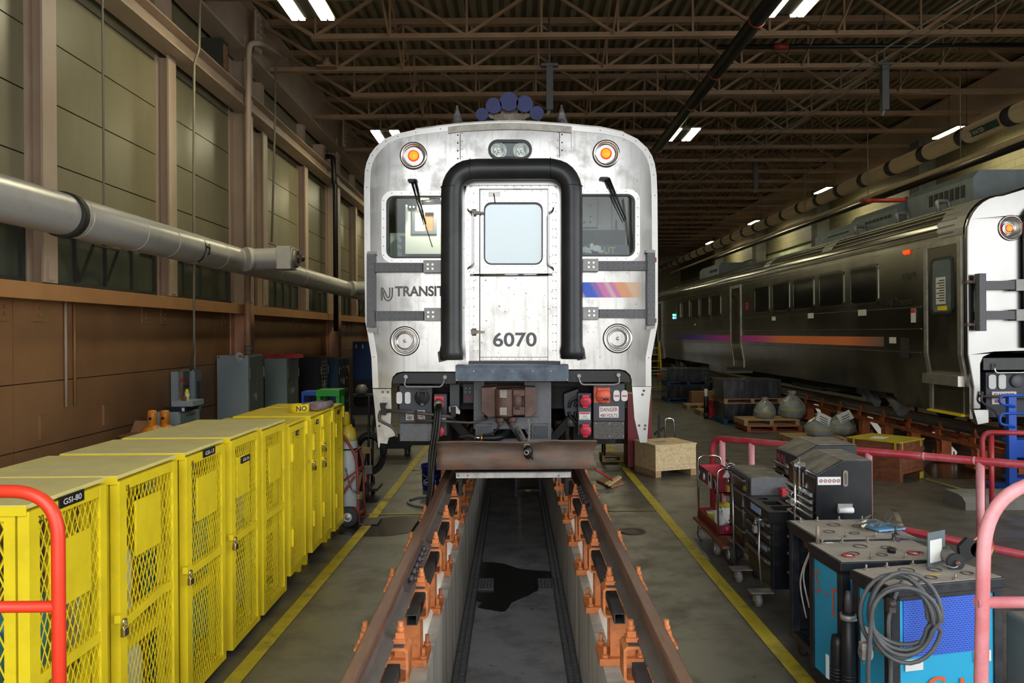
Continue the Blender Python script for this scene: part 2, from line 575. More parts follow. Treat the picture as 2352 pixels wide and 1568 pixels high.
mat('tank_orange', srgb(226, 140, 40), .4, 0, .08, 6)
mat('tank_gray', srgb(120, 132, 134), .4, 0, .08, 6)
mat('tank_white', srgb(196, 204, 204), .4, 0, .05, 5)
mat('tank_yellow', srgb(226, 200, 40), .4, 0, .08, 5, dirt=srgb(200, 190, 150), dscale=6, damt=.6)
mat('truck_red', srgb(146, 66, 54), .5, .1, .14, 9, dirt=srgb(92, 50, 42), dscale=6, damt=.6)
mat('tyre', srgb(46, 47, 50), .7, 0, .15, 10)
mat('wheel_gray', srgb(120, 120, 116), .5, 0, .12, 10)
mat('hub', srgb(190, 190, 186), .35, .6, .12, 10)
mat('chain', srgb(84, 82, 78), .45, .7, .15, 12)
mat('bucket_blue', srgb(22, 34, 140), .4, 0, .05, 5)
mat('hose_gray', srgb(150, 158, 158), .5, 0, .06, 6)
mat('green', srgb(34, 160, 60), .45, 0, .08, 6)
mat('duct', srgb(206, 204, 200), .36, .35, .06, 3, dirt=srgb(160, 152, 138), dscale=3, damt=.4)
mat('duct_flat', srgb(206, 204, 198), .45, .1, .06, 6)
mat('conduit', srgb(140, 132, 112), .5, .2, .1, 5)
mat('pipe_black', srgb(24, 22, 20), .4, 0, .1, 3)
mat('pipe_tan', srgb(196, 172, 130), .5, 0, .1, 2, dirt=srgb(140, 112, 80), dscale=2, damt=.4)
mat('pipe_band', srgb(44, 42, 38), .6, 0, .1, 6)
mat('sprinkler_red', srgb(140, 44, 34), .5, 0, .1, 6)
mat('sign_green', srgb(30, 62, 48), .5, 0, 0)
mat('osb', srgb(232, 208, 162), .7, 0, .2, 22, dirt=srgb(186, 148, 100), dscale=9, damt=.6, stretch=(1, 1, 2.2))
mat('wood', srgb(184, 152, 108), .7, 0, .18, 8, stretch=(1, 1, 4))
mat('wood_dark', srgb(128, 76, 48), .65, 0, .25, 6, dirt=srgb(66, 42, 30), dscale=5, damt=.7, stretch=(1, 1, 3))
mat('wood_red', srgb(172, 96, 66), .7, 0, .2, 8)
mat('pallet_blue', srgb(36, 78, 116), .6, 0, .15, 6)
mat('wrap_black', srgb(36, 38, 44), .22, 0, .3, 14, dirt=srgb(120, 122, 128), dscale=7, damt=.3, stretch=(1, 1, .25))
mat('lid_yellow', srgb(190, 172, 40), .55, 0, .1, 5, dirt=srgb(120, 110, 50), dscale=4, damt=.5)
mat('rail_red', srgb(224, 60, 34), .36, 0, .08, 6)
mat('rail_crimson', srgb(170, 44, 56), .42, 0, .12, 5, dirt=srgb(196, 112, 118), dscale=4, damt=.5)
mat('rail_pink', srgb(222, 152, 156), .42, 0, .10, 5, dirt=srgb(188, 56, 60), dscale=1.6, damt=.9)
mat('machine_blue', srgb(44, 164, 206), .42, 0, .05, 4)
mat('perf_blue', srgb(58, 78, 190), .5, 0, .06, 10)
mat('machine_frame', srgb(26, 30, 38), .45, .1, .2, 10, dirt=srgb(80, 78, 74), dscale=8, damt=.4)
mat('machine_top', srgb(168, 160, 148), .75, 0, .12, 7, dirt=srgb(130, 122, 112), dscale=4, damt=.6)
mat('orange_paint', srgb(216, 92, 40), .5, 0, 0)
mat('cord', srgb(82, 84, 86), .5, 0, .1, 8, dirt=srgb(120, 116, 110), dscale=9, damt=.4)
mat('dusty_black', srgb(120, 114, 106), .6, 0, .3, 6, dirt=srgb(172, 164, 150), dscale=3, damt=.8)
mat('drawer_trim', srgb(176, 174, 168), .28, .9, .08, 8)
mat('cart_red', srgb(120, 22, 34), .4, 0, .12, 6)
mat('cart_pink', srgb(206, 70, 84), .45, 0, .08, 6)
mat('ladder_blue', srgb(26, 84, 190), .4, 0, .08, 6)
mat('ladder_yellow', srgb(206, 176, 30), .5, 0, .1, 6)
mat('jack_red', srgb(176, 28, 36), .4, 0, .08, 6)
mat('screen_blue', srgb(150, 186, 236), .4, 0, .1, 10)
mat('plastic_blue', srgb(120, 176, 220), .3, 0, .08, 8)
mat('wire_red', srgb(200, 40, 50), .5, 0, 0)
mat('wire_green', srgb(50, 150, 90), .5, 0, 0)
mat('wire_yellow', srgb(210, 180, 50), .5, 0, 0)
mat('bag_content', srgb(138, 144, 140), .5, .2, .25, 9, dirt=srgb(160, 150, 60), dscale=4, damt=.4)
# ---------------------------------------------------------------- special materials
def nodes_of(name):
    m = M[name]
    return m.node_tree, m.node_tree.nodes['Principled BSDF']
def front_steel():
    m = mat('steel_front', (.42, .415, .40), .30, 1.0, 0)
    nt, b = nodes_of('steel_front'); L = nt.links.new
    tc = nt.nodes.new('ShaderNodeTexCoord')
    def noise(sc, det, lo, hi, st=None, rgh=.5):
        src = tc.outputs['Object']
        if st:
            mp = nt.nodes.new('ShaderNodeMapping'); mp.inputs['Scale'].default_value = st
            L(src, mp.inputs[0]); src = mp.outputs[0]
        n = nt.nodes.new('ShaderNodeTexNoise'); n.inputs['Scale'].default_value = sc; n.inputs['Detail'].default_value = det
        n.inputs['Roughness'].default_value = rgh
        L(src, n.inputs['Vector'])
        r = nt.nodes.new('ShaderNodeMapRange'); r.inputs['From Min'].default_value = lo; r.inputs['From Max'].default_value = hi
        L(n.outputs['Fac'], r.inputs['Value'])
        return r.outputs[0]
    specks = noise(40, 2, .69, .75)
    smudge = noise(3.2, 6, .50, .78, rgh=.6)
    streak = noise(7, 3, .52, .8, st=(3, 1, .25))
    def mixc(f, a, bcol):
        x = nt.nodes.new('ShaderNodeMix'); x.data_type = 'RGBA'
        L(f, x.inputs['Factor'])
        if isinstance(a, tuple): x.inputs['A'].default_value = (*a, 1)
        else: L(a, x.inputs['A'])
        x.inputs['B'].default_value = (*bcol, 1)
        return x.outputs['Result']
    c = mixc(smudge, (.355, .348, .335), (.25, .24, .222))
    c = mixc(streak, c, (.25, .238, .216))
    c = mixc(specks, c, (.07, .065, .06))
    L(c, b.inputs['Base Color'])
    r = nt.nodes.new('ShaderNodeMapRange'); r.inputs['To Min'].default_value = .18; r.inputs['To Max'].default_value = .38
    L(smudge, r.inputs['Value']); L(r.outputs[0], b.inputs['Roughness'])
    n = nt.nodes.new('ShaderNodeTexNoise'); n.inputs['Scale'].default_value = 1.7; n.inputs['Detail'].default_value = 1
    L(tc.outputs['Object'], n.inputs['Vector'])
    bp = nt.nodes.new('ShaderNodeBump'); bp.inputs['Strength'].default_value = .35; bp.inputs['Distance'].default_value = .02
    L(n.outputs['Fac'], bp.inputs['Height']); L(bp.outputs[0], b.inputs['Normal'])
front_steel()
def floor_mat(name, c1, c2, c3, rlo, rhi):
    mat(name, c1, .4, 0, 0)
    nt, b = nodes_of(name); L = nt.links.new
    tc = nt.nodes.new('ShaderNodeTexCoord')
    def noise(sc, det, lo, hi, rgh=.6):
        n = nt.nodes.new('ShaderNodeTexNoise'); n.inputs['Scale'].default_value = sc; n.inputs['Detail'].default_value = det
        n.inputs['Roughness'].default_value = rgh
        L(tc.outputs['Object'], n.inputs['Vector'])
        r = nt.nodes.new('ShaderNodeMapRange'); r.inputs['From Min'].default_value = lo; r.inputs['From Max'].default_value = hi
        L(n.outputs['Fac'], r.inputs['Value'])
        return r.outputs[0]
    big, mid, spot, light = noise(.55, 5, .35, .65), noise(2.6, 8, .45, .72), noise(7, 4, .66, .72), noise(22, 2, .76, .79)
    def mixc(f, a, bc):
        x = nt.nodes.new('ShaderNodeMix'); x.data_type = 'RGBA'
        L(f, x.inputs['Factor'])
        if isinstance(a, tuple): x.inputs['A'].default_value = (*a, 1)
        else: L(a, x.inputs['A'])
        x.inputs['B'].default_value = (*bc, 1)
        return x.outputs['Result']
    c = mixc(big, c1, c2)
    c = mixc(mid, c, c3)
    c = mixc(spot, c, tuple(x * .35 for x in c3))
    c = mixc(light, c, tuple(min(1, x * 2.6) for x in c1))
    L(c, b.inputs['Base Color'])
    r = nt.nodes.new('ShaderNodeMapRange'); r.inputs['To Min'].default_value = rlo; r.inputs['To Max'].default_value = rhi
    L(mid, r.inputs['Value']); L(r.outputs[0], b.inputs['Roughness'])
floor_mat('floor', srgb(99, 98, 93), srgb(89, 84, 75), srgb(70, 63, 54), .34, .55)
floor_mat('pit_floor', srgb(172, 172, 174), srgb(152, 152, 154), srgb(116, 114, 113), .5, .7)
def brick_mat(name, ca, cb, cm, w, h, mortar, axes, rough=.5):
    mat(name, ca, rough, 0, 0)
    nt, b = nodes_of(name); L = nt.links.new
    tc = nt.nodes.new('ShaderNodeTexCoord'); sx = nt.nodes.new('ShaderNodeSeparateXYZ'); cx = nt.nodes.new('ShaderNodeCombineXYZ')
    L(tc.outputs['Object'], sx.inputs[0])
    L(sx.outputs[axes[0]], cx.inputs['X']); L(sx.outputs[axes[1]], cx.inputs['Y'])
    bk = nt.nodes.new('ShaderNodeTexBrick')
    bk.inputs['Scale'].default_value = 1.0
    bk.inputs['Brick Width'].default_value = w; bk.inputs['Row Height'].default_value = h
    bk.inputs['Mortar Size'].default_value = mortar; bk.inputs['Mortar Smooth'].default_value = .0
    bk.inputs['Color1'].default_value = (*ca, 1); bk.inputs['Color2'].default_value = (*cb, 1); bk.inputs['Mortar'].default_value = (*cm, 1)
    L(cx.outputs[0], bk.inputs['Vector']); L(bk.outputs['Color'], b.inputs['Base Color'])
brick_mat('block', srgb(132, 126, 98), srgb(122, 116, 90), srgb(88, 84, 66), .42, .2, .006, 'YZ', .6)
brick_mat('perf', srgb(54, 58, 168), srgb(48, 66, 186), srgb(62, 132, 216), .022, .0115, .0016, 'XZ', .45)
brick_mat('tread', srgb(20, 20, 22), srgb(24, 24, 26), srgb(74, 74, 76), .03, .04, .008, 'XY', .5)
def stripe_mat(name, axis, stops, dotted=True, zc=0.0):
    """painted stripe whose colours run along one axis (object coordinates)"""
    mat(name, (.8, .8, .8), .4, 0, 0)
    nt, b = nodes_of(name); L = nt.links.new
    tc = nt.nodes.new('ShaderNodeTexCoord'); sx = nt.nodes.new('ShaderNodeSeparateXYZ')
    L(tc.outputs['Object'], sx.inputs[0])
    lo, hi = stops[0][0], stops[-1][0]
    v = sx.outputs[axis]
    if dotted:   # the bands lean, and their edges break up into dots
        wv = nt.nodes.new('ShaderNodeMath'); wv.operation = 'SUBTRACT'; wv.inputs[1].default_value = zc
        L(sx.outputs['Z'], wv.inputs[0])
        ad = nt.nodes.new('ShaderNodeMath'); ad.operation = 'MULTIPLY_ADD'; ad.inputs[1].default_value = .55
        L(wv.outputs[0], ad.inputs[0]); L(v, ad.inputs[2]); v = ad.outputs[0]
        vo = nt.nodes.new('ShaderNodeTexVoronoi'); vo.inputs['Scale'].default_value = 95; vo.inputs['Randomness'].default_value = 0
        L(tc.outputs['Object'], vo.inputs['Vector'])
        a2 = nt.nodes.new('ShaderNodeMath'); a2.operation = 'MULTIPLY_ADD'; a2.inputs[1].default_value = .09
        L(vo.outputs['Distance'], a2.inputs[0]); L(v, a2.inputs[2]); v = a2.outputs[0]
    r = nt.nodes.new('ShaderNodeMapRange'); r.inputs['From Min'].default_value = lo; r.inputs['From Max'].default_value = hi
    L(v, r.inputs['Value'])
    cr = nt.nodes.new('ShaderNodeValToRGB')
    if dotted: cr.color_ramp.interpolation = 'CONSTANT'
    while len(cr.color_ramp.elements) < len(stops): cr.color_ramp.elements.new(.5)
    for e, (p, c) in zip(cr.color_ramp.elements, stops):
        e.position = (p - lo) / (hi - lo); e.color = (*c, 1)
    L(r.outputs[0], cr.inputs[0]); L(cr.outputs[0], b.inputs['Base Color'])

# ---------------------------------------------------------------- the setting
XW = -5.6          # left wall
XR = 12.6          # right wall
YB = 60.0          # back wall
ZD = 8.95          # roof deck
PW = 0.62          # half width of the inspection pit
PD = -0.86         # pit floor
m = MB()
m.bx(XW - .3, -1.4, -.3, -PW, YB, 0)
m.bx(PW, -1.4, -.3, XR + .3, YB, 0)
struct(m.build('floor', M['floor']))
struct(MB().bx(-PW - .2, -1.4, PD - .1, PW + .2, YB, PD).build('floor.001', M['pit_floor']))
for s, nm in ((-1, 'wall_pit_left'), (1, 'wall_pit_right')):
    m = MB()
    # the pit wall is cast in stepped bays, its coping chamfered
    y = -1.4
    while y < 40:
        x0 = s * (PW - .025 if int(y * 2) % 2 else PW - .01)
        m.bx(min(x0, s * (PW + .2)), y, PD, max(x0, s * (PW + .2)), y + 1.02, 0.045)
        y += 1.02
    struct(m.build(nm, M['pit_concrete']))
m = MB().bx(-60, -60, -.35, -PW, -1.4, -.02).bx(PW, -60, -.35, 70, -1.4, -.02).bx(-PW, -60, -.35, PW, -9, -.02).bx(-PW, -9, PD - .1, PW, -1.4, PD)
struct(m.build('ground', M['tarmac']))
# ribbed roof deck
m = MB()
pr = []
x = XW - .3
while x < XR + .4:
    pr += [(x, ZD), (x + .10, ZD), (x + .125, ZD + .075), (x + .205, ZD + .075)]
    x += .23
vs, fs = [], []
for (a, b) in pr:
    vs += [(a, -1.4, b), (a, YB, b)]
for i in range(len(pr) - 1):
    fs.append((2 * i, 2 * i + 1, 2 * i + 3, 2 * i + 2))
m.add(vs, fs)
m.bx(XW - .3, -1.4, ZD + .09, XR + .4, YB, ZD + .14)
struct(m.build('ceiling', M['deck']))
# front wall with the openings over the two tracks, at the photographer's back
m = MB()
Z1 = 6.9
y0, y1 = -1.4, -1.15
for a, b in ((XW - .3, -2.75), (2.75, 5.4)):
    m.bx(a, y0, 0, b, y1, ZD + .1)
for a, b in ((-2.75, 2.75), (5.4, 18.0)):
    m.bx(a, y0, Z1, b, y1, ZD + .1)
m.bx(XR + .4, -1.4, ZD, 18, 7.5, ZD + .14).bx(XR + .2, 7.3, 0, 18, 7.5, ZD + .1)  # unseen side bay, added so the right carriage front mirrors open sky
struct(m.build('wall_front', M['block_wall']))
struct(MB().bx(XW - .3, YB, 0, XR + .3, YB + .2, ZD + .1).build('wall_back', M['block_wall']))
# left wall: brown dado, ledge, window band, pale panels with open joints
ZL = 2.86
m = MB()
for a, b in ((-1.15, 8.9), (8.915, 14.9), (14.915, 24), (24.015, 36), (36.015, YB)):
    m.bx(XW - .15, a, 0, XW, b, 1.02); m.bx(XW - .15, a, 1.032, XW, b, 1.78); m.bx(XW - .15, a, 1.79, XW, b, ZL)
struct(m.build('wall_left', M['wall_brown']))
m = MB()
posts = [2.6, 6.0, 9.27, 12.62, 15.9, 17.35, 20.8, 24.0, 27.4, 30.6, 33.9, 37.3, 40.6, 43.9, 47.2, 50.5, 53.8]
edges = [-1.15] + posts + [YB]
zs = [3.68 + .742 * i for i in range(8)] + [ZD + .1]
for a, b in zip(edges[:-1], edges[1:]):
    for z0, z1 in zip(zs[:-1], zs[1:]):
        m.bx(XW - .1, a + .006, z0 + .008, XW, b - .006, z1 - .008)
struct(m.build('wall_left.001', M['wall_panel']))
struct(MB().bx(XW - .3, -1.15, 0, XW - .2, YB, ZD + .1).build('wall_left.002', M['frame_dark']))
struct(MB().bx(XW, -1.15, ZL - .04, XW + .26, YB, ZL + .07).bx(XW + .22, -1.15, ZL - .12, XW + .26, YB, ZL + .07).build('trim_1', M['ledge_brown'], bev=.006))
# plates that carry the ledge
m = MB()
for q in posts:
    for d in (-.55, .1):
        m.bx(XW, q + d - .1, ZL - .36, XW + .025, q + d + .1, ZL - .1)
        m.cyl((XW + .02, q + d, ZL - .2), (XW + .05, q + d, ZL - .2), .02, n=8)
        m.cyl((XW + .02, q + d, ZL - .28), (XW + .05, q + d, ZL - .28), .02, n=8)
struct(m.build('trim_2', M['wall_brown']))
# windows, bay by bay
n = 0
for a, b in zip(edges[:-1], edges[1:]):
    a2, b2 = a + .17, b - .17
    if b2 - a2 < .5 or a > 45: continue
    n += 1
    w = MB().bx(XW - .05, a2, ZL + .08, XW + .03, b2, ZL + .14).bx(XW - .05, a2, 3.60, XW + .03, b2, 3.70)
    w.bx(XW - .05, a2, ZL + .08, XW + .03, a2 + .06, 3.68).bx(XW - .05, b2 - .06, ZL + .08, XW + .03, b2, 3.68)
    k = max(2, int((b2 - a2) / .62))
    for j in range(1, k):
        y = a2 + (b2 - a2) * j / k
        w.bx(XW - .04, y - .018, ZL + .12, XW + .02, y + .018, 3.62)
    # hopper vent left open
    if n % 2 == 0 and k > 2:
        y0_, y1_ = a2 + (b2 - a2) / k + .05, a2 + 2 * (b2 - a2) / k - .05
        for yy in (y0_, y1_):
            w.bar((XW + .02, yy, ZL + .16), (XW + .2, yy, 3.5), .03, .03)
        w.bar((XW + .2, y0_, 3.5), (XW + .2, y1_, 3.5), .03, .03)
    win = struct(w.build('window_%d' % n, M['frame_dark']))
    g = MB()
    for j in range(k):
        ya, yb = a2 + (b2 - a2) * j / k + .02, a2 + (b2 - a2) * (j + 1) / k - .02
        g.bx(XW - .03, ya, ZL + .14, XW - .02, yb, 3.60)
    g.build('window_pane', M['pane_green'], win)
    struct(MB().bx(XW - .19, a2 - .1, ZL, XW - .12, b2 + .1, 3.72).build('window_%d_reveal' % n, M['outside_dark']))  # added board behind the panes, its colour stands in for the dim outdoors
# posts and columns: pale above the ledge, brown below
for i, q in enumerate(posts):
    main = i in (1, 4, 7, 9, 12, 15)
    w_, d_ = (.20, .36) if main else (.14, .22)
    for nm, z0, z1, mt in (('column', 2.95, 8.2 if main else 6.72, 'column_tan'), ('column', 0, 2.95, 'column_brown')):
        if z0 == 0 and not main: continue
        m = MB()
        m.bx(XW + d_ - .03, q - w_, z0, XW + d_, q + w_, z1)
        m.bx(XW + .0, q - w_, z0, XW + .03, q + w_, z1)
        m.bx(XW + .03, q - .02, z0, XW + d_ - .03, q + .02, z1)
        if z0 > 2:
            m.bx(XW + d_, q - .07, 2.98, XW + d_ + .02, q + .07, 3.2)
        struct(m.build(nm, M[mt]))
    if not main:
        struct(MB().bx(XW, q - .13, 7.08, XW + .16, q + .13, ZD).build('column', M['column_tan']))
for y in (9.9, 10.1, 13.9):
    struct(MB().tube([(XW + .03, y, ZL - .1), (XW + .03, y, 1.45)], .018, 6).build('trim_4', M['column_tan' if y != 10.1 else 'wall_brown']))
for y, z in ((9.45, 1.25), (10.9, 1.25)):
    struct(MB().bx(XW, y - .08, z - .14, XW + .03, y + .08, z + .14).build('trim_2', M['wall_brown']))
# girt that runs in front of the posts, and the eave girder on the columns
def ibeam(x0, x1, z0, z1, ya, yb, t=.03):
    m = MB()
    m.bx(x0, ya, z0, x1, yb, z0 + t); m.bx(x0, ya, z1 - t, x1, yb, z1)
    xm = (x0 + x1) / 2
    m.bx(xm - t / 2, ya, z0, xm + t / 2, yb, z1)
    return m
struct(ibeam(XW + .12, XW + .46, 6.74, 7.08, -1.1, YB - .1).build('beam', M['column_tan']))
struct(ibeam(XW + .1, XW + .52, 7.78, ZD - .12, -1.1, YB - .1, .04).build('beam', M['column_tan']))
# bolted gusset plates where girders meet the columns
for q in (6.0, 15.9, 24.0, 30.6):
    m = MB().bx(XW + .52, q - .16, 7.95, XW + .56, q + .16, 8.75)
    for zz in range(6):
        for d in (-.09, .09):
            m.cyl((XW + .55, q + d, 8.02 + .13 * zz), (XW + .585, q + d, 8.02 + .13 * zz), .028, n=8)
    struct(m.build('trim_3', M['column_tan']))
# roof trusses every 1.83 m
proto = {}
def truss(y, k):
    short = k % 2 == 0
    x0 = -3.75 if short else XW + .5
    zt, zb = ZD - .08, 7.86
    key = short
    if key not in proto:
        tc_ = MB().bx(XW + .3, -.09, zt - .06, XR, -.015, zt + .07).bx(XW + .3, .015, zt - .06, XR, .09, zt + .07)
        bc = MB().bx(x0, -.075, zb - .01, XR - .6, -.012, zb + .012).bx(x0, -.024, zb, XR - .6, -.012, zb + .1).bx(x0, .012, zb, XR - .6, .024, zb + .1).bx(x0, .012, zb - .01, XR - .6, .075, zb + .012)
        wb = MB()
        wb.bar((XW + .4, 0, zt - .05), (-3.7, 0, zb + .05), .07, .07)
        xx = -3.7
        while xx < XR - 2.8:
            wb.bar((xx, 0, zb + .05), (xx + 1.42, 0, zt - .04), .055, .055)
            wb.bar((xx + 1.42, 0, zt - .04), (xx + 2.84, 0, zb + .05), .055, .055)
            wb.bar((xx + .02, 0, zb + .05), (xx + .02, 0, zt), .04, .04)
            wb.bar((xx + 1.42, 0, zb + .05), (xx + 1.42, 0, zt), .04, .04)
            xx += 2.84
        a = tc_.build('roof_truss', M['truss_tan'])
        b = bc.build('bottom_chord', M['truss_tan'], a); c = wb.build('truss_web', M['truss_tan'], a)
        struct(a)
        proto[key] = a
        a.location = (0, y, 0)
        return
    dup(proto[key], (0, y, 0))
for k in range(-5, 24):
    truss(14.95 + 1.83 * k, k)
# bridging angles along the shed, between the trusses
m = MB()
for xx in (-2.3, 1.9, 6.1, 9.0):
    for k in range(-4, 22):
        y = 14.95 + 1.83 * k
        m.bar((xx, y, 7.9), (xx, y + 1.83, ZD - .1), .035, .035)
        m.bar((xx, y, ZD - .1), (xx, y + 1.83, 7.9), .035, .035)
struct(m.build('beam', M['truss_tan']))
# right wall: block work, dark clerestory band, grey columns
struct(MB().bx(XR, 7.5, 0, XR + .2, YB, 5.25).bx(XR, 7.5, 6.15, XR + .2, YB, ZD + .1).build('wall_right', M['block']))
struct(MB().bx(XR + .1, 7.5, 5.2, XR + .2, YB, 6.2).build('window_40', M['outside_dark']))
for q in (8.0, 16.0, 24.0, 32.0, 40.0, 48.0):
    struct(MB().bx(XR - .5, q - .3, 0, XR, q + .3, 8.0).build('column', M['concrete']))
struct(ibeam(XR - .5, XR - .05, 7.6, ZD - .15, -1.1, YB - .1, .05).build('beam', M['column_tan']))

# floor markings
def strip(pts, w, mt, z=.004):
    m = MB()
    pts = [Vector((p[0], p[1], 0)) for p in pts]
    L_, R_ = [], []
    for i, p in enumerate(pts):
        d = (pts[min(i + 1, len(pts) - 1)] - pts[max(i - 1, 0)]).normalized()
        nn = Vector((-d.y, d.x, 0)) * w / 2
        L_.append(p + nn); R_.append(p - nn)
    vs, fs = [], []
    for a, b in zip(L_, R_):
        vs += [(a.x, a.y, z), (b.x, b.y, z)]
    for i in range(len(pts) - 1):
        fs.append((2 * i, 2 * i + 1, 2 * i + 3, 2 * i + 2))
    return struct(m.add(vs, fs).build('floor_marking', M[mt]))
gl = [G(533, 1568), G(700, 1375), G(838, 1212), G(985, 1020)]
strip([(gl[0].x - .1, 2.0)] + gl + [(gl[-1].x + .2, 30)], .115, 'line_yellow')
gr = [G(1853, 1568), G(1640, 1320), G(1455, 1098)]
strip([(gr[0].x + .0, 2.0)] + gr + [(gr[-1].x + .1, 30)], .12, 'line_yellow')
strip([G(845, 1181), G(985, 1180)], .06, 'line_yellow', .005)
strip([G(905, 1080), G(965, 1080)], .05, 'line_faded', .005)
strip([G(1395, 1174), G(1508, 1172)], .04, 'line_faded', .005)
strip([G(2120, 1098), G(2260, 1138)], .08, 'line_faded', .005)
# ---------------------------------------------------------------- the stainless cab car on the pit track
YF = 8.72
train = thing('rail_car', 'stainless steel cab car facing straight on, black diaphragm around its door, number 6070', 'train', (P(1173, 1091, YF).x, YF, .77))
def TB(m, name, mt, parent=None, bev=0.0):
    return m.build(name, M[mt], parent or train, W=True, bev=bev)
OUT = [(856, 891), (853, 820), (844, 764), (839, 738), (837, 600), (836, 430), (838, 391), (842, 373), (850, 354), (862, 338), (883, 319), (912, 307), (954, 297.5), (1011, 290), (1069, 284), (1126, 281), (1172, 280), (1220, 281), (1265, 284), (1312.6, 287), (1379.5, 293), (1433, 304), (1464, 318.6), (1487, 340), (1498, 358), (1504, 376), (1508, 401), (1510, 449), (1511, 576), (1511, 741), (1496, 822), (1496, 887)]
CUT = [(1451, 887), (1451, 872), (1447, 860), (1437, 851), (1424, 848), (1305, 848), (1305, 836), (1047, 838), (1047, 853), (925, 853), (911, 856), (902, 865), (899, 880), (899, 891)]
WL, WR = rrect(888, 450, 1032, 592, 18), rrect(1316, 446, 1458, 588, 18)
DOORHOLE = rrect(1060, 412, 1288, 832, 22)
LAMPS = [(950, 358), (1392, 353)]
HEADS = [(930, 783), (1418.5, 777)]
m = MB()
m.pxplate([OUT + CUT, WL, WR, DOORHOLE, circ(950, 358, 25), circ(1392, 353, 25), rrect(1124, 323, 1219, 362, 19.4)], YF, YF + .06)
TB(m, 'front_panel', 'steel_front')
# edge trim that follows the outline
n_ = len(OUT)
inn = []
for i, p in enumerate(OUT):
    a, b = Vector(OUT[max(i - 1, 0)]), Vector(OUT[min(i + 1, n_ - 1)])
    d = (b - a).normalized()
    inn.append((p[0] - d.y * 12.5, p[1] + d.x * 12.5))
m = MB()
m.pxplate([OUT + inn[::-1]], YF - .012, YF + .01)
TB(m, 'edge_trim', 'steel_plain')
m = MB()
for i in range(1, n_ - 1):
    mid = ((OUT[i][0] + inn[i][0]) / 2, (OUT[i][1] + inn[i][1]) / 2)
    m.sph(P(mid[0], mid[1], YF - .013), .006, 6)
for x, y0, y1, st in ((1051.5, 310, 366, 18), (1061.5, 306, 362, 18), (1281.5, 304, 362, 18), (1291, 309, 362, 18)):
    yy = y0
    while yy < y1:
        m.sph(P(x, yy, YF - .002), .0095 if x in (1051.5, 1291) else .006, 6); yy += st
TB(m, 'rivets', 'iron')
m = MB()
for a, b in (((1057, 306), (1057, 366)), ((1285, 304), (1285, 362))):
    m.bar(P(*a, YF - .001), P(*b, YF - .001), .008, .004, up=(0, 1, 0))
m.bar(P(1312, 290, YF - .002), P(1312, 340, YF - .002), .004, .004, up=(0, 1, 0))
TB(m, 'panel_seam', 'iron')
# light patch plate along the roof edge, between the vents
top = [(1029, 291), (1069, 286), (1126, 283), (1172, 282), (1220, 283), (1265, 286), (1313, 290)]
m = MB().pxplate([top + [(x, y + 15) for x, y in top[::-1]]], YF - .018, YF)
TB(m, 'roof_edge_plate', 'white_dirty')
# body shell
m = MB()
cxs, czs = 1173, 600
sh = [P(cxs + (x - cxs) * .996, czs + (y - czs) * .996, YF) for x, y in OUT]
vs, fs = [], []
for p in sh:
    vs += [(p.x, YF + .05, p.z), (p.x, YF + 25.8, p.z)]
for i in range(len(sh) - 1):
    fs.append((2 * i, 2 * i + 1, 2 * i + 3, 2 * i + 2))
m.add(vs, fs, False)
m.f.append(tuple(range(len(m.v) - 2 * len(sh) + 1, len(m.v), 2))); m.s.append(False)
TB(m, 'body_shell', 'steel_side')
# roof-edge strip standing just above the outline
m = MB()
rr = OUT[12:22]
m.pxplate([[(x, y - 4 + abs(x - 1172) * .006) for x, y in rr] + [(x, y + 4) for x, y in rr[::-1]]], YF + .05, YF + .4)
TB(m, 'roof_lip', 'steel_dirty')
# ---- corner skirts that reach down beside the coupler
m = MB().pxplate([[(856, 893), (898, 893), (899, 935), (896, 1000), (893, 1005), (889, 1019), (873, 1017), (871, 1029), (869, 1029), (861, 940)]], YF, YF + .05)
TB(m, 'corner_skirt', 'steel_dirty')
m = MB().pxplate([[(1452, 888), (1496, 888), (1492, 930), (1486, 1016), (1470, 1016), (1457, 960)]], YF, YF + .05)
TB(m, 'corner_skirt', 'steel_plain')
m = MB()
for x, y in ((879, 900), (891, 900), (871, 966), (871, 978), (1479, 897), (1476, 906), (1468, 977), (1482, 977), (1481, 985)):
    m.cyl(P(x, y, YF - .012), P(x, y, YF + .01), .014, n=8)
TB(m, 'skirt_bolts', 'iron')
m = MB().pxplate([rect(871, 911, 888, 926)], YF - .01, YF)
TB(m, 'skirt_patch', 'white_dirty')
m = MB().pxplate([[(886, 970), (899, 975), (910, 1000), (884, 1008), (880, 985)]], YF - .03, YF)
TB(m, 'bracket_plate', 'steel_dirty')
# ---- door
fr = TB(MB().pxplate([DOORHOLE, rect(1101, 433, 1259, 830)], YF + .04, YF + .10), 'door_frame', 'steel_front')
m = MB()
for x0, x1 in ((1060, 1064), (1071, 1078), (1280, 1288)):
    m.pxplate([rect(x0, 425, x1, 832)], YF + .005, YF + .05)
m.pxplate([rect(1064, 412, 1284, 424)], YF + .005, YF + .05)
TB(m, 'door_jamb', 'steel_plain')
m = MB()
for x in (1075, 1088, 1270, 1277):
    yy = 445
    while yy < 820:
        m.sph(P(x, yy, YF + .038 if x in (1088, 1270) else YF + .004), .005, 6); yy += 20
for xx in range(1100, 1262, 20):
    m.sph(P(xx, 427, YF + .038), .005, 6)
TB(m, 'frame_rivets', 'iron', fr)
door = TB(MB().pxplate([rect(1103, 435, 1258, 828), rrect(1112, 465, 1246, 607, 17)], YF + .085, YF + .12), 'end_door', 'steel_front')
TB(MB().pxplate([rrect(1105, 456, 1253, 616, 24), rrect(1113, 466, 1245, 606, 16)], YF + .078, YF + .09), 'window_trim', 'steel_plain', door)
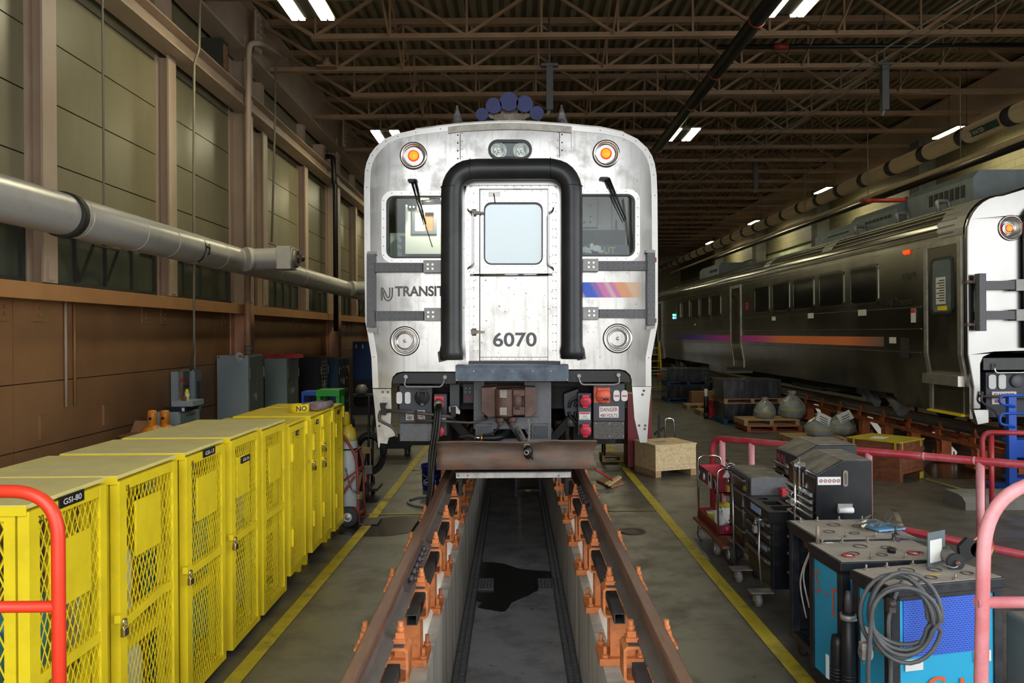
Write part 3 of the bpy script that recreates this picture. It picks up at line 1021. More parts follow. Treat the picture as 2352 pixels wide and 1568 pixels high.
TB(MB().pxplate([rrect(1111, 464, 1247, 608, 17), rrect(1114, 467.5, 1244, 604.5, 15)], YF + .072, YF + .10), 'window_gasket', 'rubber', door)
m = MB()
for k in range(8):
    for y in (460.5, 611.5):
        m.sph(P(1119 + k * 17.2, y, YF + .077), .005, 6)
for k in range(6):
    for x in (1108.5, 1249.5):
        m.sph(P(x, 485 + k * 20.5, YF + .077), .005, 6)
for k in range(8):
    m.sph(P(1110 + k * 18.5, 824, YF + .084), .005, 6)
TB(m, 'window_rivets', 'iron', door)
TB(MB().pxplate([rrect(1112, 465, 1246, 607, 16)], YF + .115, YF + .125), 'window_shade', 'door_shade', door)  # pale blue panel set close behind the glass
TB(MB().pxplate([rrect(1112, 465, 1246, 607, 16)], YF + .10, YF + .104), 'window_pane', 'door_glass', door)
TB(MB().bar(P(1103, 820, YF + .083), P(1258, 820, YF + .083), .006, .004, up=(0, 1, 0)), 'kick_plate_seam', 'iron', door)
m = MB().text('6070', P(1131, 795, YF + .0845), (1, 0, 0), (0, 0, 1), .148, .0, wide=.484, bold=.022, align='LEFT')
TB(m, 'car_number', 'decal_gray', door)
TB(MB().pxplate([rect(1122, 440, 1149, 451)], YF + .078, YF + .086), 'latch_plate', 'steel_dirty', door)
TB(MB().tube([P(1134, 444, YF + .07), P(1136, 455, YF + .05), P(1137, 466, YF + .065)], .007, 6), 'latch_pin', 'iron', door)
TB(MB().tube([P(1077, 631, YF + .02), P(1272, 630, YF + .02)], .011, 8).cyl(P(1075, 631, YF + .0), P(1075, 631, YF + .06), .022, n=8).cyl(P(1273, 630, YF + .0), P(1273, 630, YF + .06), .022, n=8), 'door_bar', 'chrome')
for y in (488, 762):
    w = MB().pxplate([[(1081, y - 6), (1090, y - 5), (1112, y - 1), (1112, y + 1), (1092, y + 4), (1082, y + 6)]], YF + .0, YF + .045)
    TB(w, 'door_latch', 'horn_body')
    TB(MB().pxplate([rect(1084, y - 8, 1094, y + 9)], YF + .034, YF + .042), 'latch_base', 'iron')
for x, s in ((1074, 1), (1271, -1)):
    pts = [P(x, 477, YF + .03), P(x + s * 1, 484, YF - .02), P(x + s * 12, 488, YF - .03), P(x + s * 12, 608, YF - .03), P(x + s * 1, 615, YF - .02), P(x, 620, YF + .03)]
    TB(MB().tube(fillet(pts, .04), .0085, 8), 'grab_rail', 'chrome')
TB(MB().pxplate([rect(1265, 755, 1275, 762)], YF - .01, YF + .04), 'door_stop', 'chrome')
TB(MB().pxplate([rect(1076, 829, 1287, 836)], YF - .02, YF + .09), 'door_sill', 'under_panel')
# ---- rubber diaphragm
YD = YF - .13
pts = [P(1037, 826, YD), P(1037, 389, YD), P(1313, 387, YD), P(1314, 824, YD)]
path = fillet(pts, .28, 8)
ex = []
for a, b in zip(path[:-1], path[1:]):
    k = max(1, int((b - a).length / .08))
    ex += [a + (b - a) * (i / k) for i in range(k)]
ex.append(path[-1])
nn = len(ex)
rs = []
for i, p in enumerate(ex):
    r = .1155
    if p.z < 2.12: r *= .93 + .06 * math.sin(i * 1.7)
    if i < 2: r *= 1.14
    if i > nn - 3: r *= 1.16
    if abs(p.x) < .5 and p.z > 3.5: r *= .97
    rs.append(r)
dia = TB(MB().tube(ex, rs, 20), 'diaphragm', 'rubber')
m = MB()
for (x, y), ax in (((1037, 430), (0, 0, 1)), ((1313, 428), (0, 0, 1)), ((1080, 389), (1, 0, 0)), ((1264, 387), (1, 0, 0))):
    p = P(x, y, YD); ax = Vector(ax) * .004
    m.cyl(p - ax, p + ax, .1185, n=20)
TB(m, 'diaphragm_seam', 'black', dia)
m = MB()
for x0, x1, y in ((1012, 1020, 822), (1330, 1342, 818)):
    m.pxplate([[(x0 - 7 if x0 < 1100 else x0, y - 14), (x1, y - 20), (x1 + 4, y + 6), (x0 - 4, y + 10)]], YD - .03, YD)
TB(m, 'torn_flap', 'rubber', dia)
# ---- cab windows
for W_, T_, yy, nm in ((WL, rrect(876, 438, 1034, 604, 26), 521, 'L'), (WR, rrect(1314, 434, 1470, 600, 26), 517, 'R')):
    wf = TB(MB().pxplate([T_, W_], YF - .01, YF + .0), 'cab_window_frame', 'steel_plain')
    x0, x1 = min(p[0] for p in W_), max(p[0] for p in W_)
    y0, y1 = min(p[1] for p in W_), max(p[1] for p in W_)
    TB(MB().pxplate([rrect(x0 - 1, y0 - 1, x1 + 1, y1 + 1, 18), rrect(x0 + 3, y0 + 3, x1 - 3, y1 - 3, 16)], YF - .014, YF + .02), 'window_gasket', 'rubber', wf)
    TB(MB().pxplate([W_], YF + .025, YF + .029), 'window_pane', 'window_glass', wf)
    m = MB()
    for k in range(7):
        for y in (y0 - 6.5, y1 + 6):
            m.sph(P(x0 + 12 + k * 22, y, YF - .011), .0055, 6)
        xx = x0 - 7 if nm == 'L' else x1 + 7
        m.sph(P(xx, y0 + 10 + k * 21, YF - .011), .0055, 6)
    TB(m, 'frame_rivets', 'iron', wf)
# ---- inside the cab
cab = MB()
a, b = P(880, 430, YF + .2), P(1470, 620, YF + .2)
Yc = YF + 1.35
cab.bx(a.x, YF + .07, a.z + .1, b.x, Yc, a.z + .14)
cab.bx(a.x, Yc, b.z - .4, b.x, Yc + .03, a.z + .14)
cab.bx(a.x - .03, YF + .07, b.z - .4, a.x, Yc, a.z + .14)
TB(cab, 'cab_lining', 'cab_dark')
TB(MB().bx(b.x - .01, YF + .07, b.z - .4, b.x + .03, Yc, a.z + .1), 'cab_side_wall', 'cab_white')
YP = YF + .55
pl = TB(MB().pxplate([rect(931, 470, 1050, 583), rect(951, 486, 998, 532)], YP, YP + .03), 'cab_panel', 'cab_white')
TB(MB().pxplate([rect(946, 481, 1003, 537), rect(953, 488, 996, 530)], YP - .02, YP), 'inner_window_frame', 'cab_gray', pl)
TB(MB().pxplate([rect(951, 486, 976, 532)], YP + .06, YP + .08), 'lit_window', 'cab_lamp', pl)
TB(MB().pxplate([rect(976, 486, 998, 532)], YP + .06, YP + .08), 'cupboard', 'cab_wood', pl)
m = MB().pxplate([rect(888, 535, 930, 600)], YF + .7, YF + .8)
TB(m, 'cab_locker', 'cab_white')
m = MB().pxplate([rect(912, 542, 940, 600), ], YF + .62, YF + .68)
for k in range(3):
    m.pxplate([rect(916, 548 + 16 * k, 926, 556 + 16 * k)], YF + .60, YF + .62)
TB(m, 'switch_panel', 'cab_gray')
m = MB().pxplate([rect(936, 459, 957, 482)], YF + .3, YF + .42)
TB(m, 'camera_box', 'black')
m = MB().cyl(P(942, 475, YF + .295), P(942, 475, YF + .30), .012, n=10).cyl(P(950, 475, YF + .295), P(950, 475, YF + .30), .012, n=10)
TB(m, 'camera_lenses', 'reflector')
m = MB().tube([P(957, 464, YF + .5), P(998, 462, YF + .5)], .025, 8)
TB(m, 'visor', 'black')
m = MB().pxplate([rect(962, 455, 985, 460)], YF + .7, YF + .75)
TB(m, 'cab_light', 'cab_lamp')
TB(MB().pxplate([rect(1310, 440, 1436, 532)], YF + .72, YF + .8), 'control_panel', 'clamp_gray')
m = MB().pxplate([rect(1330, 459, 1371, 467)], YF + .69, YF + .72)
TB(m, 'orange_strip', 'cab_wood')
m = MB()
for x, y in ((1342, 510), (1356, 510), (1356, 472), (1356, 497)):
    m.cyl(P(x, y, YF + .70), P(x, y, YF + .72), .014, n=10)
m.pxplate([rect(1338, 521, 1371, 524)], YF + .70, YF + .72)
for x in (1371, 1404):
    m.pxplate([rect(x, 450, x + 1.2, 530)], YF + .71, YF + .72)
m.tube([P(1416, 505, YF + .66), P(1415, 530, YF + .66)], .01, 6)
TB(m, 'gauges', 'cab_dark')
TB(MB().pxplate([rect(1310, 528, 1436, 562)], YF + .5, YF + .72), 'console', 'navy_dark')
TB(MB().pxplate([rect(1310, 562, 1440, 600)], YF + .45, YF + .7), 'seat_back', 'navy')
TB(MB().text('UT', P(1386, 582, YF + .44), (1, 0, 0), (0, 0, 1), .075, 0, bold=.01, align='LEFT'), 'stencil_letters', 'tank_yellow')
m = MB()
for i, (x, y, w, h) in enumerate(((1345, 573, 22, 13), (1360, 566, 10, 17), (1372, 570, 18, 15), (1380, 577, 12, 8), (1352, 578, 16, 8))):
    m.pxplate([[(x - w / 2, y - h / 3), (x, y - h / 2), (x + w / 2, y - h / 5), (x + w / 2.4, y + h / 2), (x - w / 2.2, y + h / 2.4)]], YF + .2 + .02 * i, YF + .21 + .02 * i)
TB(m, 'crumpled_paper', 'paper')
cl = bpy.data.lights.new('cab_lamp', 'POINT'); cl.energy = 45; cl.color = (1, .88, .70); cl.shadow_soft_size = .06
clo = bpy.data.objects.new('cab_lamp', cl); COL.objects.link(clo); clo.location = P(1000, 445, YF + .2)
# ---- lamps
for x, y in LAMPS:
    r = TB(MB().lathe([(.145, 0), (.150, -.02), (.140, -.034), (.120, -.03), (.118, 0), (.118, .07)], P(x, y, YF), (0, 1, 0), 32, cap=False), 'marker_light', 'steel_plain')
    TB(MB().lathe([(.119, .02), (.108, .0), (.062, .02), (.062, .03), (.119, .03)], P(x, y, YF + .03), (0, 1, 0), 32, cap=False), 'lamp_dish', 'chrome', r)
    TB(MB().lathe([(.095, 0), (.095, .014), (.060, .014), (.060, 0)], P(x, y, YF + .024), (0, 1, 0), 32), 'lamp_ring', 'steel_plain', r)
    TB(MB().lathe([(.064, .0), (.062, -.012), (.0, -.02)], P(x, y, YF + .026), (0, 1, 0), 24), 'red_lens', 'red_lens', r)
    m = MB()
    m.lathe([(.050, 0), (.040, -.008), (0, -.012)], P(x, y - 1, YF + .010), (0, 1, 0), 18)
    TB(m, 'lit_filament', 'orange_lens', r)
hl = TB(MB().pxplate([rrect(1121, 320, 1222, 365, 22), rrect(1127, 327, 1216, 360, 16)], YF - .03, YF + .05), 'headlight_housing', 'rubber')
TB(MB().pxplate([rrect(1124, 323, 1219, 362, 19)], YF + .05, YF + .06), 'housing_back', 'navy_dark', hl)
for x in (1145, 1197):
    TB(MB().lathe([(.012, .046), (.045, .038), (.070, .022), (.083, .0), (.089, -.004), (.089, .008)], P(x, 346, YF + .0), (0, 1, 0), 24, cap=False), 'reflector', 'reflector', hl)
    TB(MB().sph(P(x, 348, YF + .018), .026, 14), 'bulb', 'chrome', hl)
TB(MB().pxplate([rrect(1128, 328, 1215, 359, 15)], YF - .012, YF - .009), 'lens_cover', 'window_glass', hl)
for x, y in HEADS:
    r = TB(MB().lathe([(.163, .0), (.163, -.012), (.145, -.022), (.130, -.012), (.126, .0), (.120, .01), (.118, -.016), (.100, -.02), (.095, -.004), (.09, .02)], P(x, y, YF), (0, 1, 0), 36, cap=False), 'ditch_light', 'steel_plain')
    TB(MB().lathe([(.0, .0), (.05, -.004), (.075, -.012), (.090, -.024)], P(x, y, YF + .016), (0, 1, 0), 28, cap=False), 'reflector', 'reflector', r)
    TB(MB().sph(P(x, y, YF - .004), .022, 12), 'bulb', 'chrome', r)
    m = MB()
    for k in range(6):
        a = k * PI / 3 + .5
        m.sph(P(x + 23 * math.cos(a), y + 23 * math.sin(a), YF - .019), .005, 6)
    TB(m, 'ring_screws', 'iron', r)
# ---- grey collision brackets
def hbr(name, x0, y0, x1, y1, d0, d1, mt='bar_gray', par=None):
    return TB(MB().pxplate([rect(x0, y0, x1, y1)], YF - d1, YF - d0), name, mt, par, bev=.004)
bl = hbr('guard_post', 842, 582, 860, 752, .0, .10)
TB(MB().pxplate([[(842, 583), (844, 577), (862, 577), (862, 583)]], YF - .10, YF).pxplate([[(844, 754), (844, 762), (866, 764), (866, 752)]], YF - .08, YF), 'post_cap', 'clamp_gray', bl)
hbr('guard_bar', 861, 603, 971, 624, .0, .07)
hbr('guard_bar', 862, 714, 973, 736, .0, .07)
c = hbr('bar_clamp', 972, 597, 1014, 626, .0, .09, 'clamp_gray'); c2 = hbr('bar_clamp', 974, 707, 1014, 737, .0, .09, 'clamp_gray')
br = hbr('guard_post', 1487, 579, 1505, 747, .0, .10)
TB(MB().pxplate([[(1483, 580), (1484, 573), (1502, 573), (1505, 580)]], YF - .10, YF).pxplate([[(1485, 749), (1505, 746), (1504, 754), (1485, 757)]], YF - .08, YF), 'post_cap', 'clamp_gray', br)
hbr('guard_bar', 1375, 599, 1487, 620, .0, .07)
hbr('guard_bar', 1376, 710, 1488, 730, .0, .07)
c3 = hbr('bar_clamp', 1338, 594, 1375, 623, .0, .09, 'clamp_gray'); c4 = hbr('bar_clamp', 1338, 705, 1375, 734, .0, .09, 'clamp_gray')
for q, x, y in ((c, 988, 612), (c2, 989, 722), (c3, 1358, 608), (c4, 1359, 719)):
    m = MB()
    for dx in (-5.5, 5.5):
        for dy in (-5, 5):
            m.cyl(P(x + dx, y + dy, YF - .1), P(x + dx, y + dy, YF - .088), .011, n=8)
    TB(m, 'clamp_bolts', 'chrome', q)
m = MB()
for k in range(11):
    for dx in (-6, 6):
        m.sph(P(851 + dx, 590 + k * 15.5, YF - .101), .005, 6)
        m.sph(P(1496 + dx, 588 + k * 15, YF - .101), .005, 6)
for k in range(9):
    for yy in (608, 619): m.sph(P(870 + k * 12, yy, YF - .071), .005, 6); m.sph(P(1384 + k * 12, yy - 4, YF - .071), .005, 6)
    for yy in (719, 731): m.sph(P(870 + k * 12, yy, YF - .071), .005, 6); m.sph(P(1384 + k * 12, yy - 6, YF - .071), .005, 6)
TB(m, 'guard_rivets', 'iron')
m = MB()
for y in (596, 736):
    m.pxplate([rect(1505.5, y - 5, 1508, y + 5)], YF - .05, YF - .01)
TB(m, 'red_reflector', 'red_plug')
# ---- wipers
def wiper(mx, my, arms, blade, dx):
    w = TB(MB().pxplate([rrect(mx - 11, my - 3.5, mx + 11, my + 3.5, 3.4)], YF - .05, YF).cyl(P(mx, my, YF - .07), P(mx, my, YF), .018, n=10), 'wiper', 'black')
    m = MB()
    for a, b, r in arms:
        m.tube([P(*a, YF - .055), P((a[0] + b[0]) / 2, (a[1] + b[1]) / 2, YF - .06), P(*b, YF - .035)], [r, r * .8, .006], 6)
    TB(m, 'wiper_arm', 'black', w)
    TB(MB().bar(P(*blade[0], YF - .022), P(*blade[1], YF - .022), .010, .02, up=(0, 1, 0)), 'wiper_blade', 'rubber', w)
wiper(947, 414, [((945, 416), (974, 517), .012), ((953, 415), (978, 515), .015)], [((961, 466)), (993, 567)], 0)
wiper(1388, 409.5, [((1391, 411), (1434, 508), .012), ((1398, 409), (1438, 505), .016)], [(1431.5, 455), (1445.5, 561)], 0)
# ---- lettering and stripe
def ribbon(pts, w, Y=YF - .002):
    m = MB()
    pts = [Vector((p[0], p[1])) for p in pts]
    L_, R_ = [], []
    for i, p in enumerate(pts):
        d = (pts[min(i + 1, len(pts) - 1)] - pts[max(i - 1, 0)]).normalized()
        nn = Vector((-d.y, d.x)) * w / 2
        L_.append(p + nn); R_.append(p - nn)
    return [tuple(q) for q in L_] + [tuple(q) for q in R_[::-1]]
m = MB()
m.pxplate([rect(874.5, 660, 879, 690)], YF - .003, YF - .001)
sm_ = lambda pts: [(p.x, p.y) for p in catm([(a, b, 0) for a, b in pts], 5)]
m.pxplate([ribbon(sm_([(880.2, 669), (881.6, 680), (886, 688), (891.5, 690.3), (897, 687), (900.4, 680), (901, 671), (901, 660)]), 3.7)], YF - .0034, YF - .001)
m.pxplate([ribbon(sm_([(878.3, 660.5), (884.5, 671), (888.2, 680), (891.4, 683.2), (894.2, 681), (895, 675), (895, 660)]), 3.3)], YF - .0038, YF - .001)
TB(m, 'logo', 'decal_gray')
m = MB().text('TRANSIT', P(907.5, 679.5, YF - .002), (1, .0, 0), (0, 0, 1), .104, 0, wide=.545, bold=.033, align='LEFT')
TB(m, 'lettering', 'decal_gray')
xs = [P(px, 665, YF).x - train.location.x for px in (1340, 1352, 1368, 1392, 1402, 1416, 1428, 1455, 1472)]
wht = (.62, .61, .59); blu = srgb(44, 96, 220); pur = srgb(150, 110, 190); pnk = srgb(222, 128, 190); pl = srgb(226, 190, 200); ora = srgb(238, 170, 124); org = srgb(236, 200, 172)
stripe_mat('stripe_front', 'X', [(xs[0] - .5, wht), (xs[0] + .02, blu), (xs[2] + .03, pur), (xs[3] - .02, pnk), (xs[4] + .015, pl), (xs[5] + .0, pnk), (xs[6], ora), (xs[7], org), (xs[8] + .3, wht)], True, P(1400, 665, YF).z - .77)
TB(MB().pxplate([rect(1330, 648, 1472, 683)], YF - .004, YF - .001), 'stripe', 'stripe_front')
# ---- roof: horns, lightning-rod cones
Yh = YF + .55
for x, y, r in ((1107, 263, 14.5), (1134, 243, 18), (1169, 234, 21.5), (1205, 239, 19), (1233, 260, 16)):
    s = Yh / F
    p = P(x, y, Yh)
    h = TB(MB().lathe([(r * s, 0), (r * s * .95, .02), (r * s * .6, .14), (r * s * .35, .35), (r * s * .3, .5)], p, (0, 1, 0), 24), 'horn', 'horn_body')
    TB(MB().lathe([(r * s * 1.01, -.012), (r * s * 1.02, .008), (r * s * .9, .012)], p, (0, 1, 0), 28), 'horn_cover', 'horn_blue', h)
m = MB().pxplate([[(1120, 262), (1222, 261), (1218, 268), (1190, 279), (1150, 279), (1124, 270)]], Yh + .06, Yh + .35)
for x in (1136, 1156, 1185, 1204):
    m.pxplate([rect(x, 261, x + 2, 277)], Yh + .045, Yh + .08)
m.cyl(P(1170, 273, Yh + .03), P(1170, 273, Yh + .08), .022, n=12)
m.pxplate([rect(1100, 268, 1240, 290)], Yh + .2, Yh + .3)
m.pxplate([rect(1150, 245, 1190, 262)], Yh + .1, Yh + .2)
TB(m, 'horn_bracket', 'horn_body')
for x, yb in ((1050.5, 287), (1290, 286)):
    Yq = YF + .35
    p = P(x, yb + 2, Yq)
    s = Yq / F
    TB(MB().lathe([(16 * s, 0), (3 * s, 40 * s), (2.2 * s, 47 * s), (.0, 47.5 * s)], p, (0, 0, 1), 6), 'antenna_cone', 'cone_dark')
# ---- under the nose
def ub(name, x0, y0, x1, y1, a, b, mt, par=None, bev=.004):
    return TB(MB().pxplate([rect(x0, y0, x1, y1)], YF + a, YF + b), name, mt, par, bev=bev)
TB(MB().pxplate([[(1047, 856), (926, 856), (913, 859), (904, 867), (901, 880), (1047, 881)]], YF - .02, YF + .3), 'buffer_beam', 'black')
TB(MB().pxplate([[(1305, 851), (1423, 851), (1436, 855), (1445, 863), (1448, 877), (1305, 877)]], YF - .02, YF + .3), 'buffer_beam', 'black')
TB(MB().pxplate([rect(1046, 842, 1306, 875)], YF - .26, YF - .23).pxplate([rect(1046, 839, 1306, 842.5)], YF - .26, YF + .02), 'step_plate', 'blue_plate')
m = MB()
for x in (1088, 1131, 1176, 1223, 1265):
    m.sph(P(x, 852, YF - .261), .007, 6)
for x in (1049, 1303):
    m.sph(P(x, 872, YF - .261), .007, 6)
TB(m, 'step_plate_rivets', 'white')
for pts in ([(932, 866), (929, 882), (932, 888), (1012, 888), (1017, 882), (1022, 867)], [(1330, 864), (1330, 872), (1336, 883), (1410, 883), (1423, 880), (1421, 862)]):
    TB(MB().tube(fillet([P(x, y, YF - .05) for x, y in pts], .03, 4), .010, 8).cyl(P(pts[0][0], pts[0][1] - 1, YF - .065), P(pts[0][0], pts[0][1] - 1, YF - .02), .022, n=10).cyl(P(pts[-1][0], pts[-1][1] - 1, YF - .065), P(pts[-1][0], pts[-1][1] - 1, YF - .02), .022, n=10), 'coupling_handle', 'clamp_gray')
# left equipment box
eb = ub('equipment_box', 917, 885, 992, 971, .06, .5, 'under_panel')
ub('box_cover', 918, 972, 992, 1013, .05, .48, 'bar_gray', eb)
m = MB()
for x in (923, 955, 987):
    for y in (977, 1007):
        m.sph(P(x, y, YF + .048), .012, 8)
TB(m, 'cover_bolts', 'clamp_gray', eb)
TB(MB().pxplate([rrect(952, 893, 988, 930, 2)], YF + .045, YF + .06), 'socket_plate', 'under_panel', eb)
TB(MB().lathe([(.082, .0), (.084, -.03), (.074, -.045), (.0, -.05)], P(970, 912, YF + .045), (0, 1, 0), 28), 'socket', 'dark_under', eb)
TB(MB().pxplate([rect(959, 896, 963, 910)], YF - .03, YF).pxplate([rect(976, 896, 980, 910)], YF - .03, YF).pxplate([rect(960, 896, 980, 900)], YF - .025, YF), 'socket_hinge', 'black', eb)
ub('socket_catch', 966, 926, 973, 931, -.02, .03, 'blue_plate', eb)
for x in (910.5, 930):
    TB(MB().pxplate([rrect(x, 900, x + 13, 927, 5)], YF + .03, YF + .05), 'white_tag', 'white', eb)
sg = ub('danger_sign', 932, 942, 976, 965, .05, .062, 'white', eb)
for (x, y, t, h, w) in ((954, 952, 'DANGER', .040, .185), (954, 963.5, '480 VOLTS', .040, .185)):
    TB(MB().text(t, P(x, y, YF + .049), (1, 0, 0), (0, 0, 1), h, 0, wide=w, bold=.02), 'sign_text', 'red_dark_text', eb)
e2 = ub('socket_box', 997, 905, 1026, 1000, .05, .4, 'under_panel')
ub('red_socket_frame', 997, 909, 1020, 936, .02, .05, 'red_plug', e2)
TB(MB().lathe([(.05, 0), (.05, -.08), (.04, -.09), (.0, -.09)], P(1008, 925, YF + .02), (0, 1, .25), 16), 'plug', 'horn_body', e2)
TB(MB().lathe([(.06, 0), (.06, -.03), (.05, -.04), (.0, -.04)], P(1009, 990, YF + .045), (0, 1, 0), 20), 'red_cap', 'red_plug', e2)
ub('small_label', 1006, 958, 1024, 964, .04, .05, 'white', e2)
# right equipment box
e3 = ub('equipment_box', 1363, 880, 1435, 967, .06, .5, 'under_panel')
ub('box_cover', 1363, 968, 1434, 1008, .045, .48, 'speckle_panel', e3)
m = MB()
for x in (1368, 1399, 1430):
    for y in (973, 1002):
        m.sph(P(x, y, YF + .045), .012, 8)
TB(m, 'cover_bolts', 'clamp_gray', e3)
TB(MB().pxplate([rrect(1364, 889, 1401, 925, 3)], YF + .04, YF + .06), 'socket_plate', 'orange_plug', e3)
TB(MB().lathe([(.080, .0), (.082, -.03), (.074, -.045), (.0, -.05)], P(1384.5, 908, YF + .04), (0, 1, 0), 28), 'orange_socket', 'orange_plug', e3)
ub('socket_hinge', 1372, 891, 1399, 896, -.02, .04, 'orange_plug', e3)
TB(MB().text('COMM', P(1385, 920, YF - .012), (1, 0, 0), (0, 0, 1), .036, 0, wide=.13, bold=.02), 'socket_text', 'red_dark_text', e3)
for x in (1409, 1427):
    t = TB(MB().pxplate([rrect(x, 896, x + 14.5, 921, 6)], YF + .03, YF + .05), 'white_tag', 'white', e3)
    TB(MB().pxplate([rect(x + 2, 907.5, x + 13, 910.5)], YF + .028, YF + .03), 'tag_stripe', 'red_plug', e3)
ub('danger_sign', 1376, 933, 1421, 959, .05, .062, 'white', e3)
for (x, y, t, h, w) in ((1398.5, 944.5, 'DANGER', .042, .19), (1398.5, 957, '480 VOLTS', .034, .19)):
    TB(MB().text(t, P(x, y, YF + .049), (1, 0, 0), (0, 0, 1), h, 0, wide=w, bold=.015), 'sign_text', 'red_text', e3)
e4 = ub('socket_box', 1328, 903, 1358, 1000, .05, .4, 'under_panel')
for y in (921, 988):
    ub('plug_plate', 1331, y - 13, 1357, y + 13, .035, .05, 'dark_under', e4)
    TB(MB().lathe([(.062, .0), (.064, -.03), (.055, -.045), (.0, -.048)], P(1344.5, y, YF + .035), (0, 1, 0), 24), 'red_cap', 'red_plug', e4)
    ub('cap_hinge', 1337, y - 14, 1354, y - 9, -.02, .03, 'red_plug', e4)
    ub('cap_foot', 1339, y + 11, 1350, y + 16, -.0, .03, 'red_plug', e4)
    TB(MB().text('480V', P(1344.5, y + 3, YF - .014), (1, 0, 0), (0, 0, 1), .026, 0, wide=.075, bold=.01), 'cap_text', 'red_dark_text', e4)
ub('warning_label', 1330, 946, 1356, 964, .04, .05, 'white', e4)
TB(MB().pxplate([rrect(1331, 947, 1355, 951, 2)], YF + .038, YF + .04), 'warning_band', 'red_plug', e4)
TB(MB().text('HIGH', P(1343, 957.5, YF + .039), (1, 0, 0), (0, 0, 1), .018, 0, wide=.045).text('VOLTAGE', P(1343, 963, YF + .039), (1, 0, 0), (0, 0, 1), .018, 0, wide=.09), 'warning_text', 'navy_dark', e4)
TB(MB().pxplate([[(1296, 905), (1328, 893), (1328, 952), (1299, 954), (1296, 930)]], YF + .25, YF + .6), 'junction_box', 'under_panel')
TB(MB().cyl(P(1314, 955, YF + .4), P(1314, 978, YF + .4), .06, n=16), 'air_valve', 'steel_dirty')
m = MB()
for pts in ([(1307, 935), (1312, 920), (1330, 912)], [(1320, 933), (1324, 925), (1332, 922)], [(1306, 946), (1316, 965), (1332, 974)], [(1320, 946), (1324, 960), (1332, 966)]):
    m.tube(catm([P(x, y, YF + .2) for x, y in pts], 5), .018, 7)
TB(m, 'jumper_cables', 'black')
# coupler
TB(MB().pxplate([rect(1088, 878, 1112, 985)], YF + .1, YF + .5).pxplate([[(1205, 878), (1266, 878), (1266, 1010), (1218, 1010), (1205, 985)]], YF + .1, YF + .5).pxplate([rect(1088, 958, 1240, 985)], YF + .05, YF + .4), 'coupler_carrier', 'bar_gray')
cp = TB(MB().pxplate([[(1105, 890), (1140, 888), (1140, 957), (1120, 958), (1105, 945)]], YF - .15, YF + .3).pxplate([[(1205, 888), (1231, 889), (1231, 950), (1222, 957), (1205, 957)]], YF - .15, YF + .3).pxplate([rect(1136, 892, 1206, 955)], YF - .1, YF + .5), 'coupler', 'coupler', bev=.01)
TB(MB().cyl(P(1158, 893, YF - .16), P(1158, 955, YF - .16), .10, n=20).pxplate([rect(1178, 895, 1205, 910)], YF - .22, YF).pxplate([rect(1178, 934, 1205, 953)], YF - .22, YF), 'coupler_knuckle', 'coupler', cp, bev=.008)
TB(MB().cyl(P(1188, 905, YF - .18), P(1188, 940, YF - .18), .05, n=14), 'knuckle_pin', 'coupler', cp)
m = MB()
for k in range(8):
    m.pxplate([rect(1148, 896 + k * 2.2, 1164, 897 + k * 2.2)], YF - .262, YF - .25)
    m.pxplate([rect(1148, 936 + k * 2.2, 1164, 937 + k * 2.2)], YF - .262, YF - .25)
TB(m, 'wear_lines', 'white_dirty', cp)
m = MB()
for x in (1148, 1176):
    m.cyl(P(x, 957, YF - .1), P(x, 970, YF - .1), .045, n=12).cyl(P(x, 970, YF - .1), P(x, 975, YF - .1), .03, n=8)
TB(m, 'coupler_bolts', 'coupler', cp)
for x0, x1 in ((1092, 1133), (1221, 1262)):
    q = ub('end_plate', x0, 974, x1, 1010, .0, .06, 'bar_gray')
    TB(MB().pxplate([rect(x0 + 3, 977, x1 - 3, 1007)], YF - .008, YF), 'plate_face', 'under_panel', q)
    m = MB()
    for dx, dy in ((9, 8), (20, 10), (31, 13), (9, 26), (20, 29), (31, 29)):
        m.cyl(P(x0 + dx, 974 + dy, YF - .014), P(x0 + dx, 974 + dy, YF - .002), .014, n=10)
    TB(m, 'plate_holes', 'black', q)
# lever
m = MB().tube([P(886, 943, YF - .08), P(935, 945, YF - .08), P(1000, 953, YF - .08), P(1042, 957, YF - .08)], .020, 10)
lv = TB(m, 'uncoupling_lever', 'iron')
TB(MB().tube(fillet([P(874, 943, YF - .08), P(870, 955, YF - .08), P(872, 966, YF - .08), P(900, 980, YF - .08), P(909, 990, YF - .08), P(912, 1004, YF - .08)], .05), .015, 8), 'lever_handle', 'iron', lv)
TB(MB().pxplate([[(872, 926), (887, 926), (882, 936), (889, 946), (884, 954), (876, 952)]], YF - .1, YF - .03).pxplate([[(1034, 935), (1046, 935), (1046, 957), (1036, 957)]], YF - .11, YF - .04).pxplate([rect(951, 943, 957, 969)], YF - .11, YF - .06), 'lever_bracket', 'dark_under', lv)
TB(MB().pxplate([[(1031, 934), (1048, 932), (1057, 944), (1056, 951), (1032, 946)]], YF - .04, YF - .02), 'bracket_pad', 'white_dirty', lv)
TB(MB().tube(fillet([P(958, 966, YF - .06), P(1000, 966, YF - .06), P(1085, 971, YF - .04), P(1120, 960, YF + .0)], .05), .014, 8), 'lever_rod', 'iron', lv)
